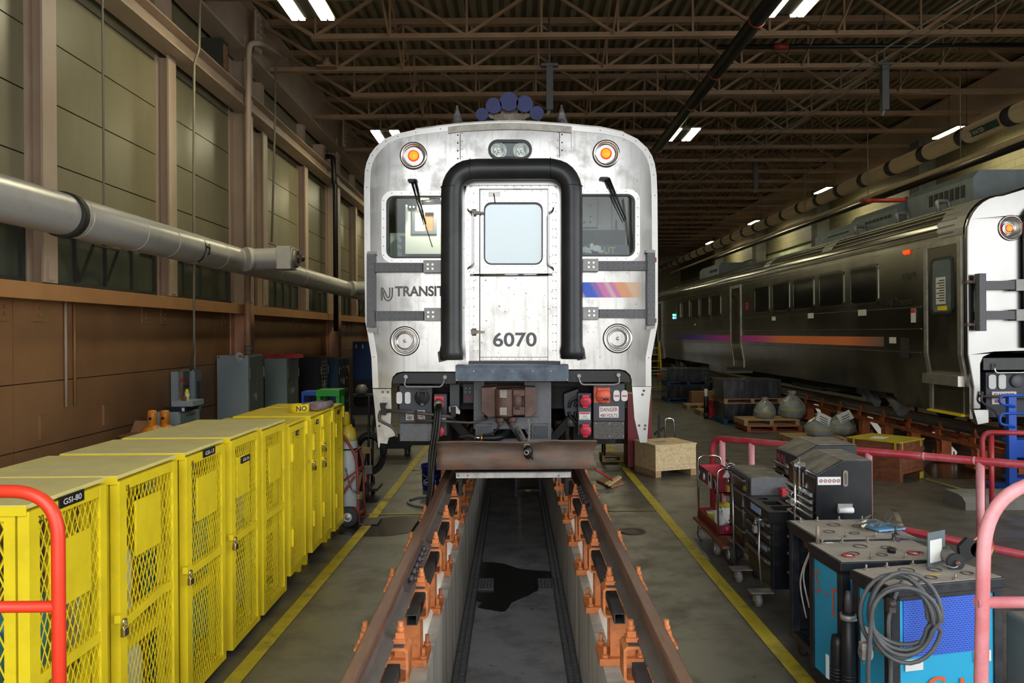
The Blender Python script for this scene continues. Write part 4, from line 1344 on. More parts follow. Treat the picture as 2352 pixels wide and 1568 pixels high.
# hoses
TB(MB().tube(catm([P(1108, 1006, YF - .1), P(1140, 1005, YF - .1), P(1160, 998, YF), P(1168, 985, YF + .1)], 6), .032, 10), 'brake_hose', 'black')
TB(MB().cyl(P(1090, 1004, YF - .1), P(1104, 1006, YF - .1), .026, n=12), 'hose_fitting', 'chrome')
TB(MB().cyl(P(1104, 1006, YF - .1), P(1108, 1006, YF - .1), .036, n=12), 'hose_collar', 'brass')
TB(MB().tube(catm([P(1055, 1004, YF - .08), P(1075, 1000, YF - .1), P(1090, 1004, YF - .1)], 4), [.02] * 9, 8), 'hose_end', 'dark_under')
h2 = TB(MB().tube(catm([P(1189, 985, YF), P(1196, 997, YF - .12), P(1204, 1014, YF - .3), P(1212, 1030, YF - .42)], 6), .030, 10), 'brake_hose', 'clamp_gray')
TB(MB().tube([P(1192, 990, YF - .09), P(1208, 1019, YF - .38)], .012, 6), 'hose_stripe', 'brass', h2)
TB(MB().sph(P(1213, 1038, YF - .45), .05, 12, (1, .9, 1.5)).cyl(P(1218, 1040, YF - .46), P(1224, 1056, YF - .48), .025, .004, 8), 'hose_coupling', 'black', h2)
TB(MB().cyl(P(1207, 1018, YF - .36), P(1211, 1026, YF - .42), .036, n=12), 'hose_clamp', 'clamp_gray', h2)
m = MB()
for k in range(17):
    t = k / 16
    p = P(1213 + 1.5 * math.sin(t * 5) + t * 2, 962 + 76 * t, YF - .2 - .28 * t)
    rr_ = [p + Vector((math.cos(a) * .009 * (k % 2), math.cos(a) * .009 * (1 - k % 2), math.sin(a) * .016)) for a in [2 * PI * j / 8 for j in range(8)]]
    m.tube(rr_, .0035, 4, closed=True)
for p0, r in (((1209, 1039), .022),):
    p = P(*p0, YF - .52)
    m.tube([p + Vector((math.cos(a) * r, 0, math.sin(a) * r)) for a in [2 * PI * j / 12 for j in range(12)]], .006, 5, closed=True)
TB(m, 'hose_chain', 'steel_dirty')
m = MB()
for pts in ([(1160, 962), (1175, 985), (1190, 1006), (1206, 1022)], [(1150, 962), (1145, 980), (1130, 995), (1110, 998)], [(1165, 962), (1182, 990), (1200, 1012)]):
    m.tube(catm([P(x, y, YF - .05) for x, y in pts], 5), .011, 6)
TB(m, 'air_lines', 'black')
TB(MB().tube([P(1092, 1013, YF + .0), P(1262, 1013, YF + .0)], .032, 10), 'cross_pipe', 'bar_gray')
ub('draft_post', 1033, 882, 1055, 938, .1, .5, 'under_panel')
TB(MB().pxplate([rect(1064, 882, 1087, 925)], YF + .3, YF + .45), 'relay_box', 'black')
m = MB()
for x in (1069, 1079):
    for y in (892, 900):
        m.sph(P(x, y, YF + .295), .009, 6)
TB(m, 'relay_bolts', 'white')
TB(MB().pxplate([rect(1068, 910, 1082, 921)], YF + .29, YF + .3), 'relay_label', 'red_dark_text')
# pilot plough: a rolled plate
prof = [(-.20, 0.345), (-.185, 0.325), (-.14, .30), (-.105, .26), (-.09, .20), (-.10, .14), (-.13, .08), (-.165, .03), (-.18, .03)]
yp = YF - .25
pa, pb = P(1003, 1014, yp - .1), P(1366, 1013, yp - .1)
zb_ = P(1180, 1077, yp - .15).z
zt_ = P(1180, 1013, yp - .2).z
sc_ = (zt_ - zb_) / (.345 - .03)
m = MB()
N = 24
front, back = [], []
for i in range(N + 1):
    t = i / N
    x = pa.x + (pb.x - pa.x) * t
    dz = .006 * math.sin(t * 9) + (.012 if .62 < t < .8 else 0) * math.sin((t - .62) / .18 * PI)
    for (yy, zz) in prof:
        front.append((x + (.018 if t > .99 else 0) * math.sin(zz * 25), yp + yy, zb_ + (zz - .03) * sc_ + dz * (zz / .345)))
    for (yy, zz) in prof:
        back.append((x + (.018 if t > .99 else 0) * math.sin(zz * 25), yp + yy + .025, zb_ + (zz - .03) * sc_ + dz * (zz / .345)))
k = len(prof)
nf = len(front)
fs = []
for i in range(N):
    for j in range(k - 1):
        a, b = i * k + j, (i + 1) * k + j
        fs.append((a, b, b + 1, a + 1))
        fs.append((nf + a, nf + a + 1, nf + b + 1, nf + b))
    fs.append((i * k, nf + i * k, nf + (i + 1) * k, (i + 1) * k))
    fs.append((i * k + k - 1, (i + 1) * k + k - 1, nf + (i + 1) * k + k - 1, nf + i * k + k - 1))
for e in (0, N):
    for j in range(k - 1):
        fs.append((e * k + j, e * k + j + 1, nf + e * k + j + 1, nf + e * k + j))
m.add(front + back, fs, True)
TB(m, 'pilot_plough', 'plow')
# underframe, bogie, wheels
TB(MB().bx(-1.35, YF + .5, 1.45, 1.3, YF + 25, 1.72).bx(-1.3, YF + .32, 1.72, 1.25, YF + 25, 1.76), 'underframe', 'dark_under')
TB(MB().bx(-1.25, YF + .75, 1.0, -.75, YF + 1.5, 1.45).bx(.7, YF + .75, 1.0, 1.2, YF + 1.5, 1.45).bx(-.2, YF + .5, 1.0, .14, YF + 2.0, 1.4).bar((-.9, YF + .5, 1.5), (-.35, YF + .5, .95), .09).bar((.8, YF + .5, 1.5), (.3, YF + .5, .95), .09).bar((.42, YF + .55, 1.05), (.85, YF + .55, .86), .08), 'under_equipment', 'dark_under')
bf = TB(MB().bx(-1.05, YF + 2.0, .95, -.95, YF + 5.2, 1.25).bx(.9, YF + 2.0, .95, 1.0, YF + 5.2, 1.25).bx(-1.05, YF + 3.3, 1.0, 1.0, YF + 3.9, 1.3), 'bogie_frame', 'dark_under')
for yy in (2.4, 4.8):
    w = MB().cyl((-.8, YF + yy, 1.19), (.74, YF + yy, 1.19), .08, n=14)
    for sx in (-.755, .755):
        w.lathe([(.1, -.065), (.30, -.065), (.38, -.07), (.42, -.07), (.42, .045), (.45, .05), (.45, .075), (.1, .075)], (sx, YF + yy, 1.195), (-1 if sx > 0 else 1, 0, 0), 32)
    TB(w, 'wheelset', 'iron', bf)

# ---- cables plugged into the nose, hanging to the floor
for k, (dx, top) in enumerate(((-6, 0), (0, 2), (6, -1))):
    Yk = YF - .18 - .02 * k
    pts = [P(1008 + dx * .5, 930 + top, YF - .09), P(1006 + dx * .8, 943, Yk), P(1002 + dx, 985, Yk - .04), P(994 + dx, 1040, Yk - .06), P(990 + dx * .7, 1090, Yk - .08), P(990 + dx * .55, 1120, Yk - .09), P(986 + dx * .5, 1143, Yk - .12)]
    q = pts[-1]
    pts += [Vector((q.x - .03 * k - .02, q.y - .02, .35)), Vector((q.x - .08 - .05 * k, q.y - .06, .06)), Vector((q.x - .08 - .05 * k, q.y - .16, .03))]
    o = MB().tube(catm(pts, 6), .019, 8).build('power_cable', M['black'])
    tag(o, 'black power cable plugged into the red socket of the cab car, %s of the three' % ('outermost', 'middle', 'innermost')[k], 'cable', 'power cables hanging from the cab car')
# ---------------------------------------------------------------- rails of the pit track and their pedestals
ZR = .77
def rail_bm(x, y0, y1, lean=0):
    head = [(-.037, ZR - .045), (-.037, ZR - .008), (-.028, ZR), (.028, ZR), (.037, ZR - .008), (.037, ZR - .045)]
    body = [(-.07, ZR - .187), (-.07, ZR - .175), (-.012, ZR - .155), (-.009, ZR - .06), (-.03, ZR - .046), (.03, ZR - .046), (.009, ZR - .06), (.012, ZR - .155), (.07, ZR - .175), (.07, ZR - .187)]
    h = MB().extr([(x + a, b) for a, b in head], 'y', y0, y1)
    b = MB().extr([(x + a, c) for a, c in body], 'y', y0, y1)
    return h, b
def make_rail(x, label, y1=YB - .5):
    t = thing('rail', label, 'rail', (x, -1.1, ZR - .187))
    h, b = rail_bm(x, -1.1, y1)
    h.build('rail_head', M['rail_head'], t, W=True)
    b.build('rail_web', M['rail_body'], t, W=True)
    return t
r1 = make_rail(-.755, 'rusty steel rail on the locker side of the inspection pit')
r2 = make_rail(.755, 'rusty steel rail on the tool chest side of the inspection pit')
def joint(x, y, s, name_label, par):
    m = MB().extr([(x + s * .012, ZR - .155), (x + s * .05, ZR - .165), (x + s * .052, ZR - .15), (x + s * .03, ZR - .12), (x + s * .03, ZR - .085), (x + s * .048, ZR - .062), (x + s * .036, ZR - .05), (x + s * .01, ZR - .06)], 'y', y - .45, y + .45)
    j = m.build('joint_bar', M['iron'], par, W=True)
    b = MB()
    for d in (-.36, -.2, -.06, .1, .24, .38):
        p = Vector((x + s * .03, y + d, ZR - .10))
        b.cyl(p, p + Vector((s * .035, 0, 0)), .026, n=6).cyl(p + Vector((s * .035, 0, 0)), p + Vector((s * .055, 0, 0)), .013, n=8)
    b.build('joint_bolts', M['iron'], j, W=False) if False else b.build('joint_bolts', M['iron'], par, W=True)
joint(-.755, 5.75, 1, '', r1)
joint(.755, 8.15, -1, '', r2)
# pedestal: base plate, column, open box bracket that holds the rail, clips and bolts
PED = {}
def pedestal(s, label, loc, group, dark=False):
    """s = +1: the bracket opens to +x of the rail, s = -1: to -x"""
    key = (s, dark)
    if key in PED:
        return dup(PED[key], loc, 0, label, group)
    om = M['orange_dark'] if dark else M['orange']
    t = thing('rail_pedestal', label, 'rail support', loc, 0, group)
    x0, x1 = s * -.10, s * .125
    lo, hi = min(x0, x1), max(x0, x1)
    MB().bx(lo - .06, -.02, 0.0, hi + .02, .26, .05).build('base_plate', om, t, bev=.004)
    m = MB().bx(lo + .02, .03, .05, hi - .03, .05, .325).bx(lo + .02, .19, .05, hi - .03, .21, .325).bx((lo + hi) / 2 - .012, .05, .05, (lo + hi) / 2 + .012, .19, .325)
    m.build('column_post', om, t)
    # bracket: C section, opening away from the pit
    z0, z1 = .325, .528
    tt = .016
    yb0, yb1 = .0, .16
    xi, xo = s * .155, s * -.11       # pit side / rail side
    r = .02
    outer = [(s * -.15, z0), (xi - s * r, z0), (xi - s * .009, z0 + .009), (xi, z0 + r), (xi, z1 - r), (xi - s * .009, z1 - .009), (xi - s * r, z1), (s * -.15, z1)]
    inner = [(s * -.15, z1 - tt), (xi - s * (r + .002), z1 - tt), (xi - s * (tt + .004), z1 - tt - .006), (xi - s * tt, z1 - r - .006), (xi - s * tt, z0 + r + .006), (xi - s * (tt + .004), z0 + tt + .006), (xi - s * (r + .002), z0 + tt), (s * -.15, z0 + tt)]
    MB().extr([outer + inner], 'y', yb0, yb1).build('rail_bracket', om, t)
    MB().bx(min(s * .03, xi - s * .03), .005, z1, max(s * .03, xi - s * .03), .155, z1 + .006).build('bracket_top', M['tube_gray'], t)
    def clip(sx):
        a, b = s * sx * .062, s * sx * .135
        m = MB().bx(min(a, b), .045, z1 + .006, max(a, b), .125, z1 + .03)
        xb = s * sx * .10
        m.box((xb, .085, z1 + .045), (.05, .05, .035)).cyl((xb, .085, z1 + .06), (xb, .085, z1 + .12), .016, n=8).cyl((xb, .085, z1 + .06), (xb, .085, z1 + .09), .024, n=6)
        m.build('rail_clip', om, t)
    clip(1); clip(-1)
    m = MB()
    for sx in (lo - .02, hi - .005):
        for yy in (.0, .24):
            m.cyl((sx, yy, .05), (sx, yy, .13), .014, n=8).cyl((sx, yy, .05), (sx, yy, .075), .026, n=6)
    m.build('anchor_bolts', om, t)
    PED[key] = t
    return t
ords = ['third', 'fourth', 'fifth', 'sixth', 'seventh', 'eighth', 'ninth', 'tenth', 'eleventh', 'twelfth', 'thirteenth', 'fourteenth', 'fifteenth', 'sixteenth', 'seventeenth', 'eighteenth']
def ordn(i):
    return ['nearest', 'second', 'third', 'fourth', 'fifth', 'sixth', 'seventh', 'eighth', 'ninth', 'tenth', 'eleventh', 'twelfth', 'thirteenth', 'fourteenth', 'fifteenth', 'sixteenth', 'seventeenth', 'eighteenth', 'nineteenth', 'twentieth'][i]
for s, side, x in ((1, 'locker side', -.755), (-1, 'tool chest side', .755)):
    for i in range(10):
        y = 3.42 + 1.02 * i
        pedestal(s, 'orange pedestal under the pit rail, %s, %s from the near end' % (side, ordn(i)), (x, y, .045), 'orange pedestals along the inspection pit')
# square hollow conduit threaded through the brackets
for s, lab in ((-1, 'dark square tube in the pedestal brackets, locker side of the pit'), (1, 'dark square tube in the pedestal brackets, tool chest side of the pit')):
    x = s * .690
    y0 = 5.28
    o = MB().extr([rect(x - .036, .393, x + .036, .463), rect(x - .030, .399, x + .030, .457)], 'y', y0, 12.6).build('square_tube', M['tube_gray'])
    tag(o, lab, 'tube', 'square tubes beside the rails')
    o = MB().extr([rect(x - .036, .393, x + .036, .463), rect(x - .030, .399, x + .030, .457)], 'y', -.8, 4.5).build('square_tube', M['tube_gray'])
    tag(o, lab.replace('dark square tube', 'nearest short dark square tube'), 'tube', 'square tubes beside the rails')
# white lamp tubes lying behind the pedestals
for s, ys in ((-1, (5.79, 6.81, 7.83, 8.85)), (1, (5.79, 6.81, 7.83, 8.85))):
    for i, y in enumerate(ys):
        x = s * .70
        o = MB().tube([(x, y, .082), (x, y + .62, .082)], .035, 12)
        b = o.build('pit_lamp', M['lamp_white'])
        tag(b, 'white lamp tube between the %s pedestals of the pit, %s along' % ('locker side' if s < 0 else 'tool chest side', ordn(i)), 'lamp', 'white lamp tubes along the pit')
# drain gratings on the pit floor
def grating(name, x0, x1, y0, y1, nx, pitch, label):
    m = MB()
    for i in range(nx + 1):
        x = x0 + (x1 - x0) * i / nx
        m.bx(x - .0055, y0, PD + .004, x + .0055, y1, PD + .028)
    y = y0
    while y < y1:
        m.bx(x0, y - .005, PD + .004, x1, y + .005, PD + .028); y += pitch
    o = m.build(name, M['grate'])
    MB().bx(x0 - .008, y0, PD + .0036, x1 + .008, y1, PD + .0046).build('drain_channel', M['black'], o)  # flat black plate stands in for the shade below the bars
    tag(o, label, 'drain grate')
grating('drain_grate', -.585, -.475, 2.0, 16, 2, .052, 'long black drain grating at the foot of the pit wall, locker side')
grating('drain_grate', .475, .585, 2.0, 16, 2, .052, 'long black drain grating at the foot of the pit wall, tool chest side')
a, b = G(1090, 1356, PD), G(1135, 1332, PD)
grating('drain_grate', a.x, b.x, a.y, b.y, 6, .045, 'small square drain grating in the pit floor, locker side of the wet patch')
a, b = G(1237, 1356, PD), G(1279, 1332, PD)
grating('drain_grate', a.x, b.x, a.y, b.y, 6, .045, 'small square drain grating in the pit floor, tool chest side of the wet patch')
def puddle(pts, z, mt, label, k=5):
    c = catm([Vector((p.x, p.y, 0)) for p in pts], k, closed=True)
    o = MB().add([(p.x + random.uniform(-.006, .006), p.y + random.uniform(-.01, .01), z) for p in c], [tuple(range(len(c)))]).build('wet_patch', M[mt])
    tag(o, label, 'puddle', kind='stuff')
puddle([G(x, y, PD) for x, y in ((1096, 1292), (1150, 1293), (1195, 1306), (1283, 1316), (1283, 1340), (1246, 1352), (1212, 1368), (1176, 1385), (1160, 1404), (1130, 1402), (1098, 1395), (1105, 1385), (1090, 1375), (1086, 1340), (1093, 1310))], PD + .0035, 'wet', 'black wet patch spread across the pit floor')
puddle([G(x, y, 0) for x, y in ((775, 1225), (800, 1212), (880, 1190), (960, 1185), (985, 1192), (965, 1212), (930, 1225), (860, 1232), (800, 1228))], .003, 'wet_brown', 'dark wet patch on the floor by the hand truck')
puddle([G(x, y, 0) for x, y in ((2125, 1070), (2170, 1052), (2260, 1048), (2330, 1060), (2330, 1098), (2240, 1100), (2160, 1098), (2130, 1088))], .003, 'wet_brown', 'dark puddle on the floor beside the wooden crate with the yellow lid')
# manhole lid
p = G(1452, 1220)
o = MB().lathe([(.16, .002), (.16, .006), (.13, .007), (.125, .004), (0, .004)], p, (0, 0, 1), 24).build('drain_cover', M['iron']); tag(o, 'round iron drain cover in the floor right of the pit', 'drain cover')
p = G(1392, 1128)
m = MB()
for i in range(5): m.bx(p.x - .10 + .045 * i, p.y - .1, .002, p.x - .075 + .045 * i, p.y + .1, .006)
tag(m.build('floor_grille', M['grate']), 'little slotted grille in the floor beside the pit rail', 'drain grate')
# bridge plank across the pit, under the nose
pa, pb = P(1047, 1092, 8.42), P(1312, 1092, 8.42)
t = thing('pit_bridge', 'narrow treaded gangway with a white edge across the pit under the plough', 'gangway', (0, 8.42, pa.z))
MB().bx(pa.x, 8.42, pa.z - .03, pb.x, 8.45, pa.z + .03).build('white_edge', M['white_dirty'], t, W=True, bev=.004)
MB().bx(pa.x - .01, 8.45, pa.z + .015, pb.x + .01, 9.3, pa.z + .035).build('tread', M['tread'], t, W=True)
m = MB()
for x in (pa.x + .02, pb.x - .06):
    for y in (8.5, 9.2):
        m.bx(x, y, .585, x + .04, y + .05, pa.z + .016)
m.build('bracket_foot', M['dark_under'], t, W=True)
m = MB()
for px in (1053, 1074, 1283):
    q = P(px, 1092, 8.418); m.cyl(q, q + Vector((0, .01, 0)), .009, n=8)
m.build('edge_bolts', M['iron'], t, W=True)
# step stool in the pit
p = G(1213, 1140, PD)
t = thing('step_stool', 'grey folding step standing in the pit under the gangway', 'step stool', (p.x, p.y, PD))
m = MB()
for x in (-.24, .24):
    m.bar((x, 0, 0), (x * .92, .15, .85), .045, .03); m.bar((x, .5, 0), (x * .92, .2, .85), .04, .03)
m.build('leg', M['bar_gray'], t)
MB().bx(-.23, -.02, .10, .23, .16, .15).bx(-.22, .06, .40, .22, .2, .44).bx(-.22, .1, .80, .22, .3, .86).build('step', M['bar_gray'], t)
MB().bx(-.05, -.025, .11, .05, -.02, .14).build('step_label', M['brass'], t)
# ---------------------------------------------------------------- yellow mesh gas lockers along the left
XF = -2.05          # door faces
def clipseg(a, b, y0, y1, z0, z1):
    # Liang-Barsky in (y, z)
    t0, t1 = 0.0, 1.0
    d = (b[0] - a[0], b[1] - a[1])
    for p, q in ((-d[0], a[0] - y0), (d[0], y1 - a[0]), (-d[1], a[1] - z0), (d[1], z1 - a[1])):
        if abs(p) < 1e-9:
            if q < 0: return None
        else:
            r = q / p
            if p < 0: t0 = max(t0, r)
            else: t1 = min(t1, r)
    if t0 >= t1: return None
    return (a[0] + d[0] * t0, a[1] + d[1] * t0), (a[0] + d[0] * t1, a[1] + d[1] * t1)
def mesh_panel(m, plane, c, y0, y1, z0, z1, py, pz, w=None, t=.0022):
    """expanded metal: two families of crossing strands. plane 'x' or 'y', at coordinate c"""
    H = z1 - z0; W = y1 - y0
    w = w or py * .135
    k = H * py / pz
    n = int((W + k) / py) + 2
    for s in (1, -1):
        for i in range(-1, n):
            if s > 0: a, b = (y0 - k + i * py, z0), (y0 + i * py, z1)
            else: a, b = (y0 + i * py, z0), (y0 - k + i * py, z1)
            g = clipseg(a, b, y0, y1, z0, z1)
            if g is None: continue
            (u0, v0), (u1, v1) = g
            q = c + s * .0008
            if plane == 'x': m.bar((q, u0, v0), (q, u1, v1), w, t, up=(1, 0, 0))
            else: m.bar((u0, q, v0), (u1, q, v1), w, t, up=(0, 1, 0))
def locker(name_label, y0, y1, z0, z1, py, pz, panel=None, rail=True, depth=.78, flat_top='yellow_top', number=None, padlock=None, sign=None, group='yellow mesh gas lockers in a row', double=False, hinges=False, bent=False, shelf=True):
    t = thing('gas_locker', name_label, 'locker', (XF - depth / 2, (y0 + y1) / 2, z0), 0, group)
    xb, xd = XF - depth, XF - .06
    fw = .05
    m = MB()
    for x in (xb, xd - fw):
        for y in (y0, y1 - fw):
            m.bx(x, y, z0, x + fw, y + fw, z1 - .02)
    for z in (z0 + .03, z1 - .07):
        m.bx(xb, y0, z, xb + .03, y1, z + .05); m.bx(xd - .03, y0, z, xd, y1, z + .05)
        m.bx(xb, y0, z, xd, y0 + .03, z + .05); m.bx(xb, y1 - .03, z, xd, y1, z + .05)
    if z0 > .03:
        for x in (xb, xd - fw):
            for y in (y0, y1 - fw): m.bx(x, y, 0, x + fw, y + fw, z0 + .01)
    m.bx(xb, y0 + .01, z0 + .05, xd, y1 - .01, z0 + .06)
    m.build('frame', M['yellow'], t, W=True)
    MB().bx(xb - .01, y0 - .005, z1 - .02, xd + .05, y1 + .005, z1).build('top_plate', M[flat_top], t, W=True, bev=.003)
    MB().bx(xb - .012, y0 - .009, z1 - .045, xd + .052, y0 - .003, z1 - .004).build('top_lip', M['yellow'], t, W=True)
    s = MB()
    mesh_panel(s, 'y', y0 + .012, xb + .04, xd - .04, z0 + .06, z1 - .07, py * 1.3, pz * 1.3)
    s.build('side_mesh', M['yellow'], t, W=True)
    leaves = [(y0 + .05, y1 - .015)] if not double else [(y0 + .05, (y0 + y1) / 2 - .01), ((y0 + y1) / 2 + .01, y1 - .015)]
    for (a, b) in leaves:
        m = MB()
        dz0, dz1 = z0 + .02, z1 - .03
        m.bx(XF - .05, a - .05, dz0, XF, a + .025, dz1); m.bx(XF - .05, b - .045, dz0, XF, b + .015, dz1)
        m.bx(XF - .05, a, dz1 - .055, XF - .001, b, dz1); m.bx(XF - .05, a, dz0, XF - .001, b, dz0 + .05)
        zr = z0 + (z1 - z0) * .515
        if rail and not bent: m.bx(XF - .045, a, zr - .025, XF - .002, b, zr + .025)
        if bent:
            yk = a + (b - a) * .72
            for (u, v) in (((a, zr - .02), (yk, zr + .015)), ((yk, zr + .015), (b, zr - .005))): m.bar((XF - .024, u[0], u[1]), (XF - .024, v[0], v[1]), .04, .05)
        d = m.build('door', M['yellow'], t, W=True)
        s = MB()
        mesh_panel(s, 'x', XF - .012, a + .02, b - .04, dz0 + .05, dz1 - .06, py, pz)
        s.build('door_mesh', M['yellow'], d, W=True) if False else None
        dm = MB(); dm.v, dm.f, dm.s = s.v, s.f, s.s
        o = dm.build('door_mesh', M['yellow'], d, W=True)
        if panel:
            pa, pb, za, zb = panel
            w_ = b - a
            MB().bx(XF - .018, a + w_ * pa, za, XF - .004, a + w_ * pb, zb).build('blank_panel', M['yellow'], d, W=True)
        if hinges:
            for zz in (z0 + .28, z1 - .35):
                MB().bx(XF - .0, a - .012, zz, XF + .018, a + .03, zz + .16).build('hinge', M['yellow'], d, W=True)
            MB().bx(XF, b - .03, z1 - .16, XF + .02, b + .01, z1 - .03).build('corner_guard', M['yellow'], d, W=True)
    if sign:
        tx, yc, zc, h = sign
        w_ = len(tx) * h * 1.05
        q = MB().bx(XF - .002, yc - w_ * .62, zc - h * 1.0, XF + .006, yc + w_ * .62, zc + h * 1.0).build('name_plate', M['sign_black'], t, W=True)
        MB().text(tx, (XF + .007, yc, zc - h * .5), (0, 1, 0), (0, 0, 1), h, 0, wide=w_ * .92, bold=.01).build('plate_letters', M['white'], q, W=True)
    if number:
        MB().text(number, (XF + .001, y0 + .062, z1 - .092), (0, 1, 0), (0, 0, 1), .03, 0, align='LEFT').build('locker_number', M['sign_black'], t, W=True)
    if padlock:
        for (yp_, zp) in padlock:
            MB().bx(XF - .01, yp_ - .035, zp + .01, XF + .022, yp_ + .01, zp + .05).build('hasp', M['yellow'], t, W=True)
            b = MB().bx(XF + .018, yp_ - .03, zp - .065, XF + .042, yp_ + .02, zp - .02).build('padlock', M['chrome'], t, W=True, bev=.005)
            MB().tube(fillet([(XF + .03, yp_ - .022, zp - .02), (XF + .03, yp_ - .022, zp + .025), (XF + .03, yp_ + .012, zp + .025), (XF + .03, yp_ + .012, zp - .02)], .02), .005, 6).build('shackle', M['chrome'], b, W=True)
    # perforated shelf inside
    if not shelf: return t
    m = MB().bx(xb + .03, y0 + .03, z0 + .62, xd - .03, y1 - .03, z0 + .63).bx(xd - .04, y0 + .03, z0 + .57, xd - .03, y1 - .03, z0 + .63)
    m.build('shelf', M['yellow'], t, W=True)
    return t
A_ = (3.39, 4.06)
locker('yellow mesh locker with the GSI-80 plate, number 20 on its post', 3.36, 4.0, .02, 1.615, .045, .098, (.20, .78, 1.10, 1.40), number='20', sign=('GSI-80', 3.68, 1.575, .026))
locker('yellow mesh locker with a bent mid rail and plain square panel, number 19', 4.13, 4.84, .02, 1.60, .045, .098, (.22, .68, 1.13, 1.43), number='19', bent=True, padlock=[(4.12, .84)])
locker('yellow mesh locker with the GSI-13 plate, number 18', 4.98, 5.64, .02, 1.592, .042, .092, (.22, .78, 1.12, 1.40), number='18', sign=('GSI-13', 5.34, 1.545, .026), padlock=[(4.96, .84)])
locker('yellow mesh locker with a mint green tank behind its door', 5.77, 6.40, .02, 1.587, .042, .09, (.14, .62, 1.12, 1.42), shelf=False, sign=('GSI-56', 6.06, 1.385, .024), padlock=[(5.76, .84)])
locker('yellow mesh locker with a plain panel, last of the broad ones', 6.49, 7.14, .02, 1.57, .042, .09, (.24, .78, 1.08, 1.38))
locker('narrow yellow mesh locker with small black plate, next to the last broad one', 7.27, 7.86, .10, 1.51, .026, .055, None, rail=False, flat_top='yellow', hinges=True, sign=('GSI', 7.52, 1.40, .022), group='narrow yellow mesh lockers')
locker('yellow mesh locker with two narrow doors and two padlocks', 8.05, 8.96, .10, 1.505, .026, .055, None, rail=False, flat_top='yellow', hinges=True, double=True, sign=('GSI', 8.28, 1.42, .022), padlock=[(8.06, 1.02), (8.5, .98), (8.5, 1.14)], group='narrow yellow mesh lockers')
locker('narrow yellow mesh locker at the far end beside the hand truck', 9.08, 9.55, .06, 1.50, .026, .055, None, rail=False, flat_top='yellow', hinges=True, sign=('GSI', 9.28, 1.42, .022), group='narrow yellow mesh lockers')
# things inside the lockers
INS = [('bottle_teal', 'teal'), ('bottle_red', 'red'), ('bottle_white', 'white'), ('bottle_blue', 'blue')]
k = 0
for (y0, y1, lab) in ((3.36, 4.0, 'GSI-80 locker'), (4.13, 4.84, 'bent-rail locker'), (4.98, 5.64, 'GSI-13 locker'), (6.49, 7.14, 'last broad locker')):
    for lvl, z in (('lower', .085), ('upper', .66)):
        nn = 3
        for j in range(nn):
            mt, cn = INS[(k + j * 3 + (1 if lvl == 'upper' else 0)) % 4]
            yy = y0 + .16 + (y1 - y0 - .32) * j / (nn - 1)
            r = .075 + .012 * ((k + j) % 3)
            h = .44 + .05 * ((k * 7 + j * 3) % 3)
            xx = XF - .24 - .06 * ((j + k) % 2)
            t = thing('gas_cylinder', '%s gas cylinder on the %s level, %s %s' % (cn, lvl, ('near side of the', 'middle of the', 'far side of the')[j], lab), 'gas cylinder', (xx, yy, z), 0, 'small gas cylinders inside the mesh lockers')
            MB().lathe([(r * .9, 0), (r, .02), (r, h * .68), (r * .8, h * .78), (r * .35, h * .84), (r * .3, h * .86)], (0, 0, 0), (0, 0, 1), 14).build('body', M[mt], t)
            MB().cyl((0, 0, h * .86), (0, 0, h), .02, n=8).cyl((-.04, 0, h * .97), (.04, 0, h * .97), .012, n=6).build('valve', M['brass'], t)
            k += 1
t = thing('gas_cylinder', 'tall mint green tank standing inside a yellow locker', 'gas cylinder', (XF - .28, 6.06, .085))
MB().lathe([(.14, 0), (.16, .02), (.16, .09), (.165, .10), (.165, 1.0), (.15, 1.08), (.06, 1.12)], (0, 0, 0), (0, 0, 1), 24).build('body', M['mint'], t)
MB().cyl((0, 0, 1.12), (0, 0, 1.2), .025, n=8).build('valve', M['brass'], t)
o = MB().box((XF - .15, 5.06, .56), (.015, .10, .95), Matrix.Rotation(.03, 3, 'Y')).build('paper_label', M['paper']); tag(o, 'long white paper strip standing inside the GSI-13 locker', 'label strip')
# on top of the far lockers: tape roll, rolled cloths, step stool
p = P(687, 924, 8.45)
p.z = 1.505
t = thing('tape_roll', 'fat roll of yellow tape with NO in black, on the narrow lockers', 'tape', (p.x, p.y, p.z))
MB().lathe([(.066, 0), (.103, 0), (.103, .085), (.066, .085), (.066, 0)], (0, 0, 0), (0, 0, 1), 28).build('tape', M['yellow'], t)
nt = MB()
for ch, a in (('N', -78), ('O', -46)):
    aa = math.radians(a)
    nt.text(ch, (.1045 * math.cos(aa), .1045 * math.sin(aa), .02), (-math.sin(aa), math.cos(aa), 0), (0, 0, 1), .05, 0, bold=.03)
nt.build('tape_print', M['sign_black'], t)
for i, (px, py) in enumerate(((701, 918), (723, 917))):
    p = P(px, py, 8.5)
    t = thing('rolled_cloth', 'dirty mauve rolled cloth lying on the narrow lockers, %s the tape roll' % ('nearer', 'farther from')[i], 'roll', (p.x, 8.5, 1.51 + .045), 0, 'rolled cloths on the lockers')
    m = MB()
    sp = []
    for q in range(40):
        a = q * .42; r = .012 + .0008 * q
        sp.append((r * math.cos(a), 0, r * math.sin(a)))
    m.tube([(x + .0, -.0, z) for x, y, z in sp], .006, 5)
    m.tube([(0, 0.003, 0), (.09, .34, 0)], .042, 14)
    m.build('cloth', M['cloth_mauve'], t)
t = thing('stool', 'green and blue plastic step stool behind the yellow lockers', 'stool', (P(756, 940, 10.4).x, 10.4, 0))
g = MB()
for x in (-.16, .12):
    g.bar((x, 0, 0), (x * .9, .05, 1.58), .05); g.bar((x, .4, 0), (x * .9, .3, 1.58), .05)
g.bx(-.17, -.02, 1.52, .14, .36, 1.60).bx(-.16, 0, 1.2, -.12, .3, 1.24).bx(.09, 0, 1.2, .13, .3, 1.24)
g.build('frame', M['green'], t)
